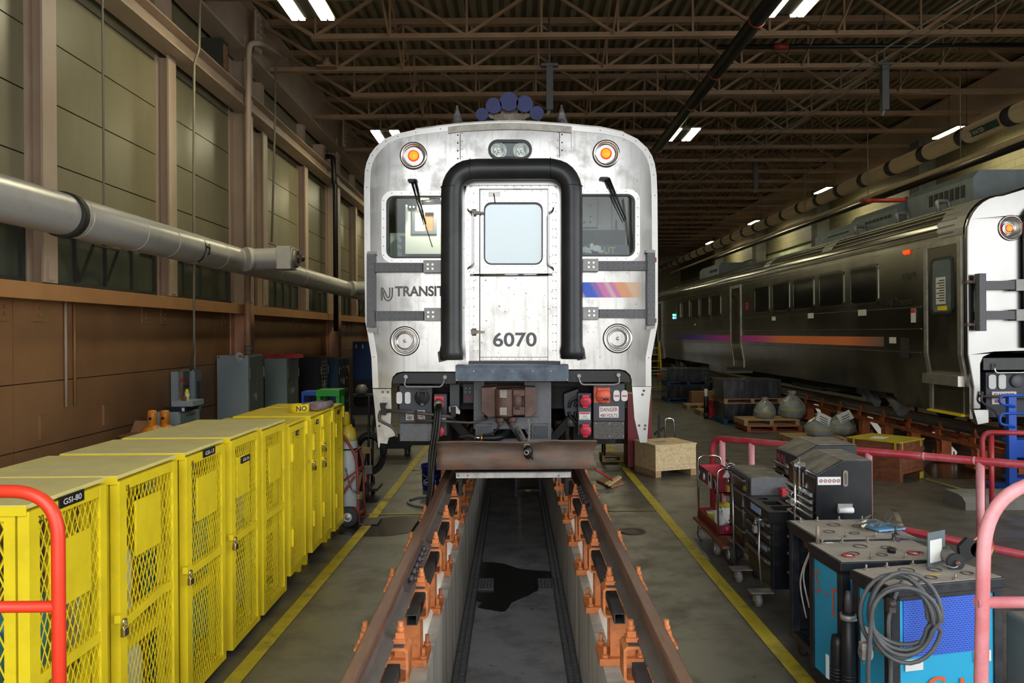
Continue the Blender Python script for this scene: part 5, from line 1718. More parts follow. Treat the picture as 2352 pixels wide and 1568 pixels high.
MB().bx(-.36, .0, 1.53, -.18, .3, 1.58).bx(-.36, .0, .0, -.33, .3, 1.54).build('tray', M['ladder_blue'], t)
# ---------------------------------------------------------------- hand truck with a cylinder
B = G(806, 1208)
hx, hy = B.x, B.y
t = thing('gas_cylinder', 'tall white gas cylinder with yellow shoulder chained to a red hand truck', 'gas cylinder', (hx - .07, hy + .22, .12))
MB().lathe([(.105, 0), (.115, .02), (.115, .86), (.11, .90)], (0, 0, 0), (0, 0, 1), 28).build('body', M['tank_white'], t)
MB().lathe([(.112, .895), (.104, .97), (.085, 1.03), (.05, 1.065), (.045, 1.09)], (0, 0, 0), (0, 0, 1), 28).build('shoulder', M['tank_yellow'], t)
MB().lathe([(.045, 1.085), (.052, 1.09), (.052, 1.2), (.04, 1.235), (.0, 1.245)], (-.03, 0, 0), (0, 0, 1), 20).build('valve_cap', M['tank_yellow'], t)
MB().lathe([(.117, .78), (.117, .80)], (0, 0, 0), (0, 0, 1), 28).build('band', M['black'], t)
t = thing('hand_truck', 'rusty red hand truck with grey tyres at the end of the yellow lockers', 'hand truck', (hx, hy, 0))
m = MB()
for yy in (.0, .36):
    m.tube(fillet([(.10, yy, .04), (.09, yy, .45), (.07, yy, .85), (-.07, yy, 1.08), (-.09, yy, 1.10)], .12), .017, 8)
    m.tube(fillet([(-.10, yy, .16), (-.12, yy, .36), (.05, yy, .60)], .08), .015, 8)
    m.tube([(-.13, yy, .52), (.07, yy, .66)], .013, 8)
for z in (.12, .66, .9):
    m.bar((.09 if z < .9 else .05, 0, z), (.09 if z < .9 else .05, .36, z), .03, .02)
m.bx(-.14, -.02, .16, .11, .38, .26) if False else m.bx(-.13, .0, .1, .10, .34, .118)
m.build('frame', M['truck_red'], t)
MB().bx(.09, .02, .01, .32, .34, .025).build('toe_plate', M['iron'], t)
MB().bx(-.09, -.02, .15, .10, -.005, .24).build('axle_plate', M['truck_red'], t)
for yy in (-.06, .42):
    w = MB().lathe([(.05, -.04), (.10, -.042), (.118, -.035), (.124, 0), (.118, .035), (.10, .042), (.05, .04)], (-.02, yy, .128), (0, 1, 0), 28).build('wheel', M['tyre'], t)
    MB().lathe([(.0, -.05), (.02, -.05), (.022, -.042), (.045, -.04), (.055, -.044), (.055, .044), (.0, .044)], (-.02, yy, .128), (0, 1, 0), 20).build('hub', M['hub'], w)
MB().tube([(-.02, -.08, .128), (-.02, .46, .128)], .012, 8).build('axle', M['iron'], t)
def chain_mesh(pts, link=.022):
    m = MB()
    c = catm(pts, 12)
    acc, last, i = 0, c[0], 0
    for p in c[1:]:
        acc += (p - last).length; last = p
        if acc >= link * 1.35:
            acc = 0; i += 1
            a = Vector((1, 0, 0)) if i % 2 else Vector((0, 1, 0))
            m.tube([p + a * (.008 * math.cos(q)) + Vector((0, 0, link * .8 * math.sin(q))) for q in [2 * PI * j / 8 for j in range(8)]], .0035, 4, closed=True)
    return m
o = chain_mesh([(hx - .09, hy + .1, .70), (hx - .06, hy + .07, .64), (hx - .03, hy + .06, .50), (hx + .02, hy + .05, .42), (hx + .10, hy - .0, .40)]).build('chain', M['chain']); tag(o, 'steel chain slung around the white gas cylinder', 'chain')
o = chain_mesh([(hx - .15, hy + .02, .68), (hx - .155, hy + .0, .58), (hx - .15, hy + .0, .46)]).build('chain', M['chain']); tag(o, 'short loose end of chain hanging beside the far locker', 'chain')
o = MB().bx(hx + .08, hy - .035, .33, hx + .12, hy - .015, .39).build('padlock', M['chrome'], bev=.005); tag(o, 'steel padlock on the chain of the hand truck', 'padlock')
# second cart behind it, with coiled black hose
B2 = G(842, 1150)
t = thing('welding_cart', 'black wheeled welding cart standing behind the hand truck', 'cart', (B2.x, B2.y, 0))
m = MB()
m.tube([(.0, .1, .05), (.03, .1, 1.45)], .018, 8); m.tube([(.0, .4, .05), (.03, .4, 1.1)], .018, 8)
m.bx(-.12, .05, .12, .14, .5, .16); m.bar((-.1, .1, .15), (.0, .1, .7), .03)
m.build('frame', M['black'], t)
for yy in (.02, .5):
    w = MB().lathe([(.05, -.03), (.12, -.03), (.13, 0), (.12, .03), (.05, .03)], (.0, yy, .13), (1, .15, 0), 22).build('wheel', M['tyre'], t)
MB().bx(-.10, .0, .66, .06, .06, .74).build('bracket', M['wood'], t)
MB().bx(-.02, -.06, .38, .09, -.0, .5).build('outlet_box', M['clamp_gray'], t, bev=.006)
MB().tube([(.03, -.03, .38), (.02, -.03, .1)], .02, 8).build('handle', M['cart_red'], t)
hose = []
for i in range(9 * 26):
    a = 2 * PI * i / 26
    r = .25 + .012 * (i // 26) * (.6 if (i // 26) % 2 else -.4)
    hose.append((B2.x + .02 + r * .75 * math.cos(a), B2.y + .08 + .012 * (i / 26), .64 + r * math.sin(a)))
o = MB().tube(hose, .012, 6).build('hose', M['black']); tag(o, 'coil of black hose hung on the welding cart', 'hose')
# dolly under the nose corner
B3 = G(900, 1050)
t = thing('dolly', 'dark blue box dolly on casters beneath the left corner of the cab car', 'dolly', (B3.x, B3.y, 0))
MB().bx(-.28, 0, .16, .34, .6, .45).build('box', M['navy_dark'], t, bev=.01)
for x in (-.2, .26):
    for y in (.05, .52):
        w = MB().lathe([(.0, -.02), (.06, -.02), (.07, 0), (.06, .02), (0, .02)], (x, y, .07), (1, 0, 0), 16).bx(x - .03, y - .03, .12, x + .03, y + .03, .16)
        w.build('caster', M['tyre'], t)
# bucket
Bk = G(985, 1126)
t = thing('bucket', 'blue plastic bucket with a white house logo, beside the rail', 'bucket', (Bk.x + .03, Bk.y + .1, 0))
MB().lathe([(.128, 0), (.13, .01), (.145, .30), (.152, .302), (.152, .315), (.146, .318), (.147, .335), (.156, .337), (.156, .375), (.148, .375), (.138, .05), (0, .03)], (0, 0, 0), (0, 0, 1), 32).build('pail', M['bucket_blue'], t)
m = MB()
def onb(u, z):
    a = -PI / 2 - .12 + u / .142
    r = .1445 - .001
    return Vector((r * math.cos(a), r * math.sin(a), z))
def onbucket(pts, w):
    q = [onb(u, z) for u, z in pts]
    m.tube(q, w, 5)
onbucket([(-.095, .09), (-.04, .088), (.04, .088), (.095, .09), (.096, .15), (.05, .165), (.03, .185), (-.03, .185), (-.05, .165), (-.096, .15), (-.095, .09)], .0035)
for ch, u in zip("Lowe's", (-.07, -.044, -.012, .018, .037, .05)):
    a = -PI / 2 - .12 + u / .142
    m.text(ch, onb(u, .112) * 1.0 + Vector((math.cos(a), math.sin(a), 0)) * .003, (-math.sin(a), math.cos(a), 0), (0, 0, 1), .036, 0, bold=.03)
m.build('logo', M['white'], t)
MB().tube(catm([(-.155, 0, .34), (-.15, -.09, .26), (0, -.165, .20), (.15, -.09, .26), (.155, 0, .34)], 6), .004, 5).build('handle', M['clamp_gray'], t)
# grey hose loop and thin cable by the rail
o = MB().tube(catm([G(1003, 1137, .02), G(965, 1140, .02), G(942, 1146, .02), G(937, 1151, .02), G(945, 1157, .02), G(965, 1161, .02), G(992, 1164, .02)], 6), .018, 8).build('hose', M['hose_gray']); tag(o, 'grey hose bent in a loop on the floor by the bucket', 'hose')
o = MB().tube(catm([G(988, 1172, .02), G(962, 1195, .02), G(945, 1220, .02), G(940, 1245, .02), G(945, 1300, .02)], 6), .010, 6).build('thin_cable', M['black']); tag(o, 'thin black cable curving off the floor beside the pit rail', 'cable')
# ---------------------------------------------------------------- along the left wall
def metal_cabinet(label, x0, x1, y0, y1, z1, face, doors, extra=None, loc_name='metal_cabinet'):
    t = thing(loc_name, label, 'cabinet', ((x0 + x1) / 2, (y0 + y1) / 2, 0))
    MB().bx(x0, y0, .06, x1 - .02, y1, z1).bx(x0 + .03, y0 + .03, 0, x1 - .06, y1 - .03, .06).build('carcass', M[face], t, W=True, bev=.004)
    ym = (y0 + y1) / 2
    for i, (a, b) in enumerate(((y0 + .01, ym - .004), (ym + .004, y1 - .01))):
        d = MB().bx(x1 - .018, a, .1, x1, b, z1 - .04).build('door', M[doors], t, W=True, bev=.003)
        yh = a if i == 0 else b
        MB().bx(x1, yh - .01, z1 - .45, x1 + .015, yh + .02, z1 - .25).bx(x1, yh - .01, .3, x1 + .015, yh + .02, .5).build('hinge', M['clamp_gray'], d, W=True)
        if i == 0: MB().bx(x1, b - .06, z1 * .55, x1 + .03, b - .03, z1 * .55 + .14).build('handle', M['chrome'], d, W=True)
    return t
c1 = metal_cabinet('tall grey steel cabinet with a round sticker, nearest along the brown wall', -5.56, -4.95, 14.9, 15.75, 1.95, 'cab_gray_light', 'cab_door')
m = MB()
for px in (502, 559): m.cyl(P(px, 820, 14.9), P(px, 820, 14.885), .02, n=10)
m.build('mount_holes', M['black'], c1, W=True)
MB().lathe([(.085, 0), (.085, -.006), (0, -.006)], P(549, 819, 14.9), (0, 1, 0), 20).build('round_sticker', M['paper'], c1, W=True)
MB().box(P(552, 818, 14.89), (.06, .004, .05), None).build('sticker_print', M['cab_wood'], c1, W=True)
metal_cabinet('pale grey-green steel cabinet, second along the brown wall', -5.55, -5.03, 17.7, 18.6, 1.80, 'cab_gray_green', 'cab_door')
o = MB().extr([(-.42, 0), (.4, 0), (.38, .07), (.1, .10), (-.1, .05), (-.3, .09)], 'y', 0, .5)
o = o.build('red_bag', M['red_plug']); o.location = (-5.25, 17.9, 1.80); tag(o, 'crumpled red bag on top of the pale cabinet', 'bag')
t = metal_cabinet('black cabinet with a perforated side, between the pale cabinet and the navy one', -5.50, -4.95, 20.4, 21.2, 1.75, 'navy_dark', 'black')
m = MB()
for i in range(3):
    for k in range(14): m.bx(-4.949, 20.5 + .22 * i, .3 + .1 * k, -4.944, 20.6 + .22 * i, .34 + .1 * k)
m.build('vent_slots', M['clamp_gray'], t, W=True)
t = metal_cabinet('navy blue cabinet with black doors, farthest of the row by the wall', -5.42, -4.90, 22.3, 23.6, 1.65, 'navy', 'black')
m = MB()
for i in range(3):
    for k in range(4): m.bx(-4.9, 22.5 + .4 * i, .35 + .33 * k, -4.885, 22.53 + .4 * i, .43 + .33 * k)
m.build('latches', M['clamp_gray'], t, W=True)
pa, pb = P(810, 784, 26), P(860, 858, 26)
t = thing('partition_board', 'tall bright blue board standing behind the train corner', 'board', ((pa.x + pb.x) / 2, 26, 0))
MB().bx(pa.x, 26, .85, pb.x + .4, 26.06, pa.z).build('panel', M['blue_board'], t, W=True)
MB().bx(pa.x, 26.0, 0, pb.x + .4, 26.08, .85).build('lower_panel', M['navy_dark'], t, W=True)
m = MB()
for px in (818, 833): 
    q = P(px, 791, 25.99); m.bx(q.x - .02, 25.98, q.z - .12, q.x + .02, 26, q.z)
m.build('hooks', M['white'], t, W=True)
# electrical panels on the wall with their conduit
def pxbox(m, x0, y0, x1, y1, Y, d):
    a, b = P(x0, y0, Y), P(x1, y1, Y)
    m.bx(a.x, Y, b.z, b.x, Y + d, a.z)
Yw = 13.3
t = thing('breaker_box', 'grey wall-mounted electrical panel with a door, fed by a bent conduit', 'breaker box', (P(440, 900, Yw).x, Yw, 1.0))
a, b = P(423, 849, Yw), P(456, 948, Yw)
MB().bx(XW + .02, Yw, b.z, b.x - .08, Yw + .3, a.z).build('box', M['cab_gray_light'], t, W=True, bev=.004)
MB().bx(b.x - .08, Yw + .02, b.z + .03, b.x - .06, Yw + .28, a.z - .03).build('door', M['cab_gray_green'], t, W=True)
MB().bx(b.x - .06, Yw + .08, b.z + .1, b.x - .055, Yw + .24, a.z - .2).build('inner_door', M['bar_gray'], t, W=True)
t = thing('electrical_box', 'grey open switch box with peeling rusty edge, left of the electrical panel', 'switch box', (P(405, 900, 12.95).x, 12.95, 1.0))
a, b = P(392, 853, 12.95), P(424, 934, 12.95)
MB().bx(XW + .02, 12.95, b.z, b.x - .1, 13.2, a.z).build('box', M['cab_gray_light'], t, W=True)
MB().bx(b.x - .1, 12.95, b.z, b.x - .02, 13.19, a.z).build('rusty_edge', M['horn_body'], t, W=True)
MB().bx(b.x - .06, 12.93, a.z - .17, b.x + .0, 12.95, a.z - .12).build('red_label', M['red_plug'], t, W=True)
# drawer cabinet with stacked boxes
Yd = 11.6
a, b = P(352, 947, Yd), P(413, 985, Yd)
t = thing('drawer_cabinet', 'grey steel drawer cabinet against the brown wall behind the lockers', 'cabinet', ((a.x + b.x) / 2, Yd, 0))
MB().bx(a.x, Yd, .0, b.x - .02, Yd + .75, a.z).build('carcass', M['cab_gray_light'], t, W=True, bev=.004)
for k in range(4):
    d = MB().bx(b.x - .02, Yd + .02, a.z - .17 - .16 * k, b.x, Yd + .73, a.z - .03 - .16 * k).build('drawer', M['cab_gray_green'], t, W=True)
    MB().bx(b.x, Yd + .2, a.z - .08 - .16 * k, b.x + .012, Yd + .55, a.z - .06 - .16 * k).build('drawer_pull', M['drawer_trim'], d, W=True)
zt = a.z
o = MB().bx(P(365, 0, Yd).x, Yd + .05, zt, P(415, 0, Yd).x, Yd + .55, zt + .075)
o = o.build('parts_box', M['navy_dark'], bev=.003); tag(o, 'flat dark parts box with a white label on the drawer cabinet', 'box')
MB().bx(P(408, 0, Yd).x, Yd + .045, zt + .01, P(414, 0, Yd).x, Yd + .05, zt + .06).build('box_label', M['white'], o)
o = MB().bx(P(382, 0, Yd).x, Yd + .08, zt + .075, P(431, 0, Yd).x, Yd + .5, zt + .155).build('parts_box', M['cab_gray_light'], bev=.003); tag(o, 'pale grey flat box lying on the dark parts box', 'box')
zz = zt + .155
x_ = P(423, 0, Yd + .2).x
t = thing('spray_bottle', 'yellow labelled spray bottle standing on the pale grey box', 'spray bottle', (x_, Yd + .2, zz))
MB().lathe([(.034, 0), (.036, .01), (.036, .11), (.02, .16), (.014, .175)], (0, 0, 0), (0, 0, 1), 18).build('bottle', M['yellow'], t)
MB().lathe([(.0365, .03), (.0365, .10)], (0, 0, 0), (0, 0, 1), 18).build('bottle_label', M['white'], t)
MB().cyl((0, 0, .17), (0, 0, .195), .016, n=10).bx(-.055, -.012, .2, .03, .012, .228).bar((-.035, 0, .2), (-.05, 0, .165), .01).build('spray_head', M['black'], t)
t = thing('bottle', 'small brown bottle beside the spray bottle', 'bottle', (P(416.5, 0, Yd + .15).x, Yd + .15, zz))
MB().lathe([(.03, 0), (.032, .01), (.032, .055), (.014, .075), (.013, .09)], (0, 0, 0), (0, 0, 1), 16).build('body', M['wood_dark'], t)
MB().cyl((0, 0, .09), (0, 0, .10), .015, n=10).build('cap', M['black'], t)
# orange-capped tanks and a carton
for i, (px, Y) in enumerate(((343, 10.6), (372, 11.0))):
    p = P(px, 0, Y)
    ztop = P(px, 941, Y).z
    t = thing('acetylene_tank', 'grey gas tank with orange shoulder and cap, %s' % ('next to the cardboard carton', 'next to the drawer cabinet')[i], 'gas tank', (p.x, Y, 0), 0, 'orange capped tanks by the wall')
    h = ztop
    MB().lathe([(.14, 0), (.15, .02), (.15, h - .32)], (0, 0, 0), (0, 0, 1), 24).build('body', M['tank_gray'], t)
    MB().lathe([(.15, h - .33), (.14, h - .27), (.09, h - .22), (.06, h - .21), (.055, h - .18), (.062, h - .17), (.062, h - .05), (.05, h - .01), (.0, h)], (0, 0, 0), (0, 0, 1), 24).build('cap', M['tank_orange'], t)
    MB().lathe([(.02, 0), (.02, .004), (0, .004)], (0, -.062, h - .11), (0, -1, 0), 12).build('cap_hole', M['black'], t)
p = P(298, 975, 10.9)
t = thing('cardboard_box', 'open brown cardboard carton beside the orange capped tanks', 'carton', (p.x, 10.9, .82))
MB().bx(-.14, 0, 0, .12, .3, .15).build('box', M['cardboard'], t)
MB().add([(-.14, .3, .15), (.12, .3, .15), (.15, .36, .3), (-.10, .36, .31)], [(0, 1, 2, 3)]).add([(-.14, 0, .15), (.12, 0, .15), (.14, -.09, .13), (-.16, -.09, .14)], [(0, 1, 2, 3)]).build('flap', M['cardboard'], t)
MB().add([(-.11, -.001, .01), (.1, -.001, .01), (0, -.001, .09)], [(0, 1, 2)]).build('printed_arrow', M['black'], t)
o = MB().bx(XW + .05, 10.75, 0, p.x + .25, 11.3, .82).build('work_table', M['navy_dark'], bev=.01); tag(o, 'dark bench under the cardboard carton, mostly hidden by the lockers', 'bench')
p = P(545, 800, 15.5)
o = MB().tube([(-5.22, 15.48, 2.36), (-5.08, 15.3, 1.965)], .02, 8).build('broom_handle', M['wood']); tag(o, 'short wooden handle on the tall grey cabinet, leaning towards the column', 'handle')
# compressor-like clutter at the far left of the train
p = P(832, 900, 20)
t = thing('compressor', 'dark wheeled compressor in the shade left of the train', 'compressor', (p.x, 20, 0))
MB().bx(-.25, 0, .3, .3, .6, .5).bx(-.28, 0, .75, .33, .6, .8).bar((-.27, 0, .1), (-.27, 0, 1.0), .04).bar((.3, 0, .1), (.3, 0, 1.0), .04).build('frame', M['black'], t)
MB().cyl((-.24, .3, .63), (.3, .3, .63), .12, n=16).build('tank', M['dark_under'], t)
MB().lathe([(.0, 0), (.13, .02), (.17, .12), (.1, .24), (0, .26)], (-.05, .2, .8), (0, 0, 1), 12).build('filter_bag', M['clamp_gray'], t)
for x in (-.25, .28): MB().lathe([(0, -.03), (.1, -.03), (.1, .03), (0, .03)], (x, .05, .1), (1, 0, 0), 16).build('wheel', M['tyre'], t)
# ---------------------------------------------------------------- overhead services
XD, ZDU, RD = -4.6, 3.57, .215
t = thing('duct', 'long silver insulated duct along the left wall with branch stubs', 'duct', (XD, 8, ZDU))
MB().tube([(XD, .2, ZDU), (XD, 4, ZDU), (XD, 8.3, ZDU), (XD, 13.4, ZDU), (XD, 21.8, ZDU), (XD, 45, ZDU)], RD, 28).build('main_run', M['duct'], t, W=True)
m = MB()
for y in (5.2, 8.1):
    m.tube([(XD, y, ZDU), (XD, y + .13, ZDU)], RD + .02, 28)
m.build('joint_band', M['pipe_band'], t, W=True)
m = MB()
for y in (8.35, 9.6, 10.5, 11.4, 12.3, 15.2, 17, 19):
    m.tube([(XD, y, ZDU), (XD, y + .02, ZDU)], RD + .004, 28)
m.build('seam_band', M['duct'], t, W=True)
for yb in (13.3, 21.8):
    b = MB().tube(catm([(XD - .05, yb - .35, ZDU), (XD + .12, yb - .1, ZDU), (XD + .3, yb - .02, ZDU + .01), (XD + .55, yb, ZDU + .02), (XD + .95, yb, ZDU + .03)], 5), .185, 24).build('branch', M['duct'], t, W=True)
    MB().tube([(XD + .20, yb - .22, ZDU), (XD + .26, yb - .16, ZDU)], .20, 24).build('branch_collar', M['duct_flat'], b, W=True)
    MB().bx(XD + .70, yb - .19, ZDU - .16, XD + .93, yb + .19, ZDU + .22).build('end_box', M['duct_flat'], t, W=True, bev=.006)
    MB().lathe([(.16, 0), (.16, .06), (.13, .08), (.10, .08), (.10, .02), (.0, .02)], (XD + .93, yb, ZDU + .03), (1, 0, 0), 24).build('damper_ring', M['horn_body'], t, W=True)
    MB().cyl((XD + .96, yb - .1, ZDU + .03), (XD + 1.06, yb + .1, ZDU + .03), .05, n=10).box((XD + 1.02, yb, ZDU + .03), (.1, .06, .12)).build('damper', M['iron'], t, W=True)
m = MB()
pts = []
for k in range(7):
    a = math.radians(20 - 14 * k)
    pts.append((XD + (RD + .004) * math.cos(a), 11.35 + .03 * abs(k - 3) * .3, ZDU + (RD + .004) * math.sin(a)))
m.tube(pts, .012, 6); m.tube([(p[0], p[1] + .14, p[2]) for p in pts[:4]], .012, 6)
m.tube([pts[1], (pts[1][0], pts[1][1] + .15, pts[1][2])], .014, 6)
m.build('stencil_mark', M['sign_black'], t, W=True)
m = MB()
for y in (8.9,):
    m.tube([(XD + .03, y, ZDU + RD - .01), (XD + .03, y, ZD - .3)], .012, 6)
m.build('hanger_rod', M['conduit'], t, W=True)
# wall conduits
a = [P(461, -30, 12.6), P(459, 30, 12.6), P(457, 118, 12.6), P(446, 142, 12.6), P(445, 400, 12.6), P(446, 800, 12.6), P(439, 838, 13.1), P(438, 850, 13.3)]
o = MB().tube(fillet(a, .25, 5), .021, 8).build('conduit', M['conduit']); tag(o, 'thin pale conduit dropping to the electrical panel with a kink near the top', 'conduit')
a = [P(634, 140, 16.3), P(631, 300, 16.3), P(624, 556, 16.3)]
o = MB().tube(a, .022, 8).build('conduit', M['conduit']); tag(o, 'pale hanging pipe dropping to the branch of the silver duct', 'conduit')
# downpipe by the main column
a = [P(648, 130, 17.0), P(612, 104, 16.0), P(595, 99, 15.3), P(574, 100, 15.1), P(571, 125, 15.1), P(570, 810, 15.1)]
t = thing('downpipe', 'tan drain pipe bent over at the eave beside the big wall column', 'pipe', (a[-1].x, 15.1, a[-1].z))
MB().tube(fillet(a[:5] + [Vector((a[-1].x, 15.1, 2.95))], .25, 6), .055, 12).build('upper_pipe', M['column_tan'], t, W=True)
MB().tube([(a[-1].x, 15.1, 2.95), (a[-1].x, 15.1, 1.96)], .055, 12).build('lower_pipe', M['column_brown'], t, W=True)
MB().cyl((a[-1].x, 15.1, 2.02), (a[-1].x, 15.1, 2.12), .075, n=12).build('valve_collar', M['horn_body'], t, W=True)
a = [P(744, 360, 22.6), P(765, 358, 22.6), P(767, 420, 22.6), P(770, 422, 22.6), P(772, 760, 22.6)]
o = MB().tube(fillet(a, .2, 5), .07, 10).build('downpipe', M['pipe_black']); tag(o, 'black drain pipe beside the far wall column', 'pipe')
# black pipe under the roof, storm-water pipe by the right wall
o = thing('pipe', 'fat black pipe hung under the roof right of the train', 'pipe', (3.92, 8, 7.3))
MB().tube([(3.92, 2, 7.3), (3.92, 40, 7.3)], .125, 16).build('pipe_run', M['pipe_black'], o, W=True)
m = MB()
for y in (12.7, 15.3, 17.4, 21.5):
    m.tube([(3.92, y, 7.3), (3.92, y + .06, 7.3)], .132, 16)
m.build('pipe_clamp', M['sprinkler_red'], o, W=True)
m = MB()
for y in (12.9, 16.7, 20.3, 24):
    m.tube([(3.92, y, 7.4), (3.92, y, ZD - .1)], .01, 5)
m.build('hanger_rod', M['pipe_black'], o, W=True)
XS = 10.4
ZS = CZ + .428 * XS
o = thing('storm_pipe', 'fat tan storm water pipe with dark bands high along the right wall', 'pipe', (XS, 20, ZS))
MB().tube([(XS, 3, ZS), (XS, 56, ZS)], .20, 20).build('pipe_run', M['pipe_tan'], o, W=True)
m = MB()
y = 14.65
while y < 56:
    m.tube([(XS, y, ZS), (XS, y + .28, ZS)], .212, 20); y += 1.74
m.build('coupling', M['pipe_band'], o, W=True)
q = MB()
a0 = math.radians(205)
cx_, cz_ = XS + .215 * math.cos(a0), ZS + .215 * math.sin(a0)
q.add([(cx_ - .034, 16.72, cz_ + .072), (cx_ - .034, 17.75, cz_ + .072), (cx_ + .034, 17.75, cz_ - .072), (cx_ + .034, 16.72, cz_ - .072)], [(0, 1, 2, 3)])
q.build('pipe_label', M['sign_green'], o, W=True)
MB().text('STORM WATER', (cx_ + .02, 17.68, cz_ - .045), (0, -1, 0), (-.42, 0, .906), .095, .006, wide=.9, bold=.01).build('label_text', M['paper'], o, W=True)
o = MB().tube([(9.9, 8, 6.05), (9.9, 50, 6.05)], .055, 10).build('sprinkler_pipe', M['pipe_tan']); tag(o, 'thin pale sprinkler pipe below the storm water pipe', 'pipe')
o = MB().tube([(11.6, 9, 6.55), (11.6, 50, 6.55)], .10, 10).build('pipe', M['pipe_black']); tag(o, 'dark pipe running close under the storm water pipe', 'pipe')
m = MB().tube([(9.9, 22.5, 6.0), (11.2, 22.5, 6.0)], .06, 10).cyl((9.85, 22.5, 6.0), (10.1, 22.5, 6.0), .1, n=10).cyl((11.1, 22.5, 6.0), (11.3, 22.5, 6.0), .11, n=10)
tag(m.build('sprinkler_valve', M['sprinkler_red']), 'red sprinkler valve on a cross pipe near the right wall', 'valve')
# rods of the sprinkler pipe
m = MB()
for y in (14, 17.6, 22.2, 27): m.tube([(9.9, y, 6.05), (9.9, y, ZD)], .012, 5)
tag(m.build('hanger_rod', M['conduit']), 'thin vertical rods that carry the sprinkler pipe', 'rods', kind='stuff')
# lighter steel post hangers with a cord socket at their tip
for i, (px, y0, y1, Y) in enumerate(((1262, 154, 262, 16.7), (2031, 152, 262, 16.7), (1735, 370, 440, 27.6))):
    a, b = P(px, y0, Y), P(px, y1, Y)
    t = thing('drop_post', ('grey steel drop post hanging beside the train horns', 'grey steel drop post hanging right of the fat black pipe', 'far grey drop post hanging above the far carriage')[i], 'drop post', (a.x, Y, b.z))
    MB().bx(a.x - .07, Y - .07, b.z + .08, a.x + .07, Y + .07, ZD - .9 if False else a.z).build('post', M['bar_gray'], t, W=True)
    MB().bx(a.x - .18, Y - .1, a.z, a.x + .18, Y + .1, a.z + .05).build('head_plate', M['bar_gray'], t, W=True)
    MB().cyl((a.x - .02, Y, b.z + .08), (a.x - .05, Y, b.z - .04), .04, .02, 8).build('socket', M['clamp_gray'], t, W=True)
    MB().tube([(a.x, Y, a.z + .05), (a.x, Y, ZD - .02)], .02, 6).build('rod', M['bar_gray'], t, W=True)
# bare conduits that cross the roof to the right
for i, (x, y0, y1) in enumerate(((5.4, 13, 34), (5.75, 13, 34), (6.1, 13, 34))):
    o = MB().tube([(x + 2.2, y0 - 2, 7.75), (x, y1, 7.75)], .016, 6).build('conduit', M['conduit']); tag(o, 'bare conduit slanting below the trusses right of the black pipe, %s of three' % ('first', 'second', 'third')[i], 'conduit', 'slanting conduits under the roof')
o = MB().tube([(4.2, 16.3, 8.15), (12, 16.3, 8.15)], .05, 8).build('pipe', M['pipe_black']); tag(o, 'thin black pipe crossing the roof between two trusses, with a red coupling', 'pipe')
MB().cyl((5.35, 16.3, 8.15), (5.65, 16.3, 8.15), .07, n=10).build('coupling', M['sprinkler_red'], o)
p = P(750, 152, 16.6)
t = thing('ceiling_speaker', 'small round tan fitting on the truss chord near the left wall', 'fitting', (p.x, 16.6, p.z))
MB().lathe([(.10, 0), (.10, .07), (.06, .12), (.06, .17)], (0, 0, 0), (0, 0, 1), 16).build('body', M['truss_tan'], t)
MB().bx(-.2, -.1, -.03, .2, .1, .0).build('mount_plate', M['truss_tan'], t)
for i, (px, py, Y) in enumerate(((520, 135, 14.6), (747, 360, 22.6))):
    p = P(px, py, Y)
    t = thing('wall_unit_heater', ('dark box fixture high on the left wall beside the big column', 'tan box fixture high on the far left wall')[i], 'wall fixture', (p.x, Y, p.z))
    MB().bx(XW - p.x, -.25, -.3, .0, .1, .3).build('housing', M['column_tan' if i else 'frame_dark'], t)
    MB().bx(-.02, -.15, -.22, .02, .02, .22).build('grille', M['truss_tan'], t)
# ---------------------------------------------------------------- high-bay lamps
def highbay(x, y, z, label):
    t = thing('ceiling_light', label, 'ceiling light', (x, y, z), 0, 'twin strip lamps under the roof')
    MB().bx(-.12, -.5, .0, .12, .5, .1).bx(-.36, -.62, .02, -.1, .62, .06).bx(.1, -.62, .02, .36, .62, .06).build('housing', M['fixture'], t)
    for dx in (-.29, -.17, .17, .29):
        MB().bx(dx - .045, -.6, -.01, dx + .045, .6, .022).build('tube_light', M['tube_light'], t)
    m = MB()
    for yy in (-.4, .4): m.tube([(0, yy, .1), (0, yy, ZD - z)], .008, 5)
    m.build('hanger', M['fixture'], t)
    l = bpy.data.lights.new('ceiling_lamp', 'AREA'); l.energy = LAMP_W; l.color = LAMP_COL; l.shape = 'RECTANGLE'; l.size = .7; l.size_y = 1.2
    lo = bpy.data.objects.new('ceiling_lamp', l); COL.objects.link(lo); lo.location = (0, 0, -.03); lo.parent = t
rows = {-3.15: 'above the yellow lockers', 4.3: 'above the aisle right of the train', 11.3: 'by the right wall'}
for x, w in rows.items():
    for j, y in enumerate((12.05, 20.2, 28.4, 36.6, 44.8)):
        highbay(x, y, 7.32, 'twin strip ceiling lamp %s, %s from the camera' % (w, ordn(j)))

# ---------------------------------------------------------------- the carriage on the right-hand track
TX, TY = 8.45, 12.05
r3 = make_rail(TX - .755, 'near rail under the right-hand carriage')
r4 = make_rail(TX + .755, 'far rail under the right-hand carriage')
for i in range(18):
    pedestal(-1, 'orange pedestal under the near rail of the right-hand carriage, %s back' % ordn(i), (TX - .755, 9.8 + 1.08 * i, .045), 'orange pedestals under the right-hand track', True)
for i in range(9):
    pedestal(1, 'orange pedestal under the far rail of the right-hand carriage, %s back' % ordn(i), (TX + .755, 9.8 + 1.08 * i, .045), 'orange pedestals under the right-hand track', True)
o = MB().bx(TX - .93, 9.0, .40, TX - .88, 34, .47).build('rail_tie_bar', M['orange_dark']); tag(o, 'long orange bar linking the brackets of the right-hand track', 'bar')
o = MB().bx(TX - .50, 9.0, .40, TX - .44, 34, .47).build('rail_tie_bar', M['orange_dark']); tag(o, 'second orange bar behind the near rail of the right-hand track', 'bar')
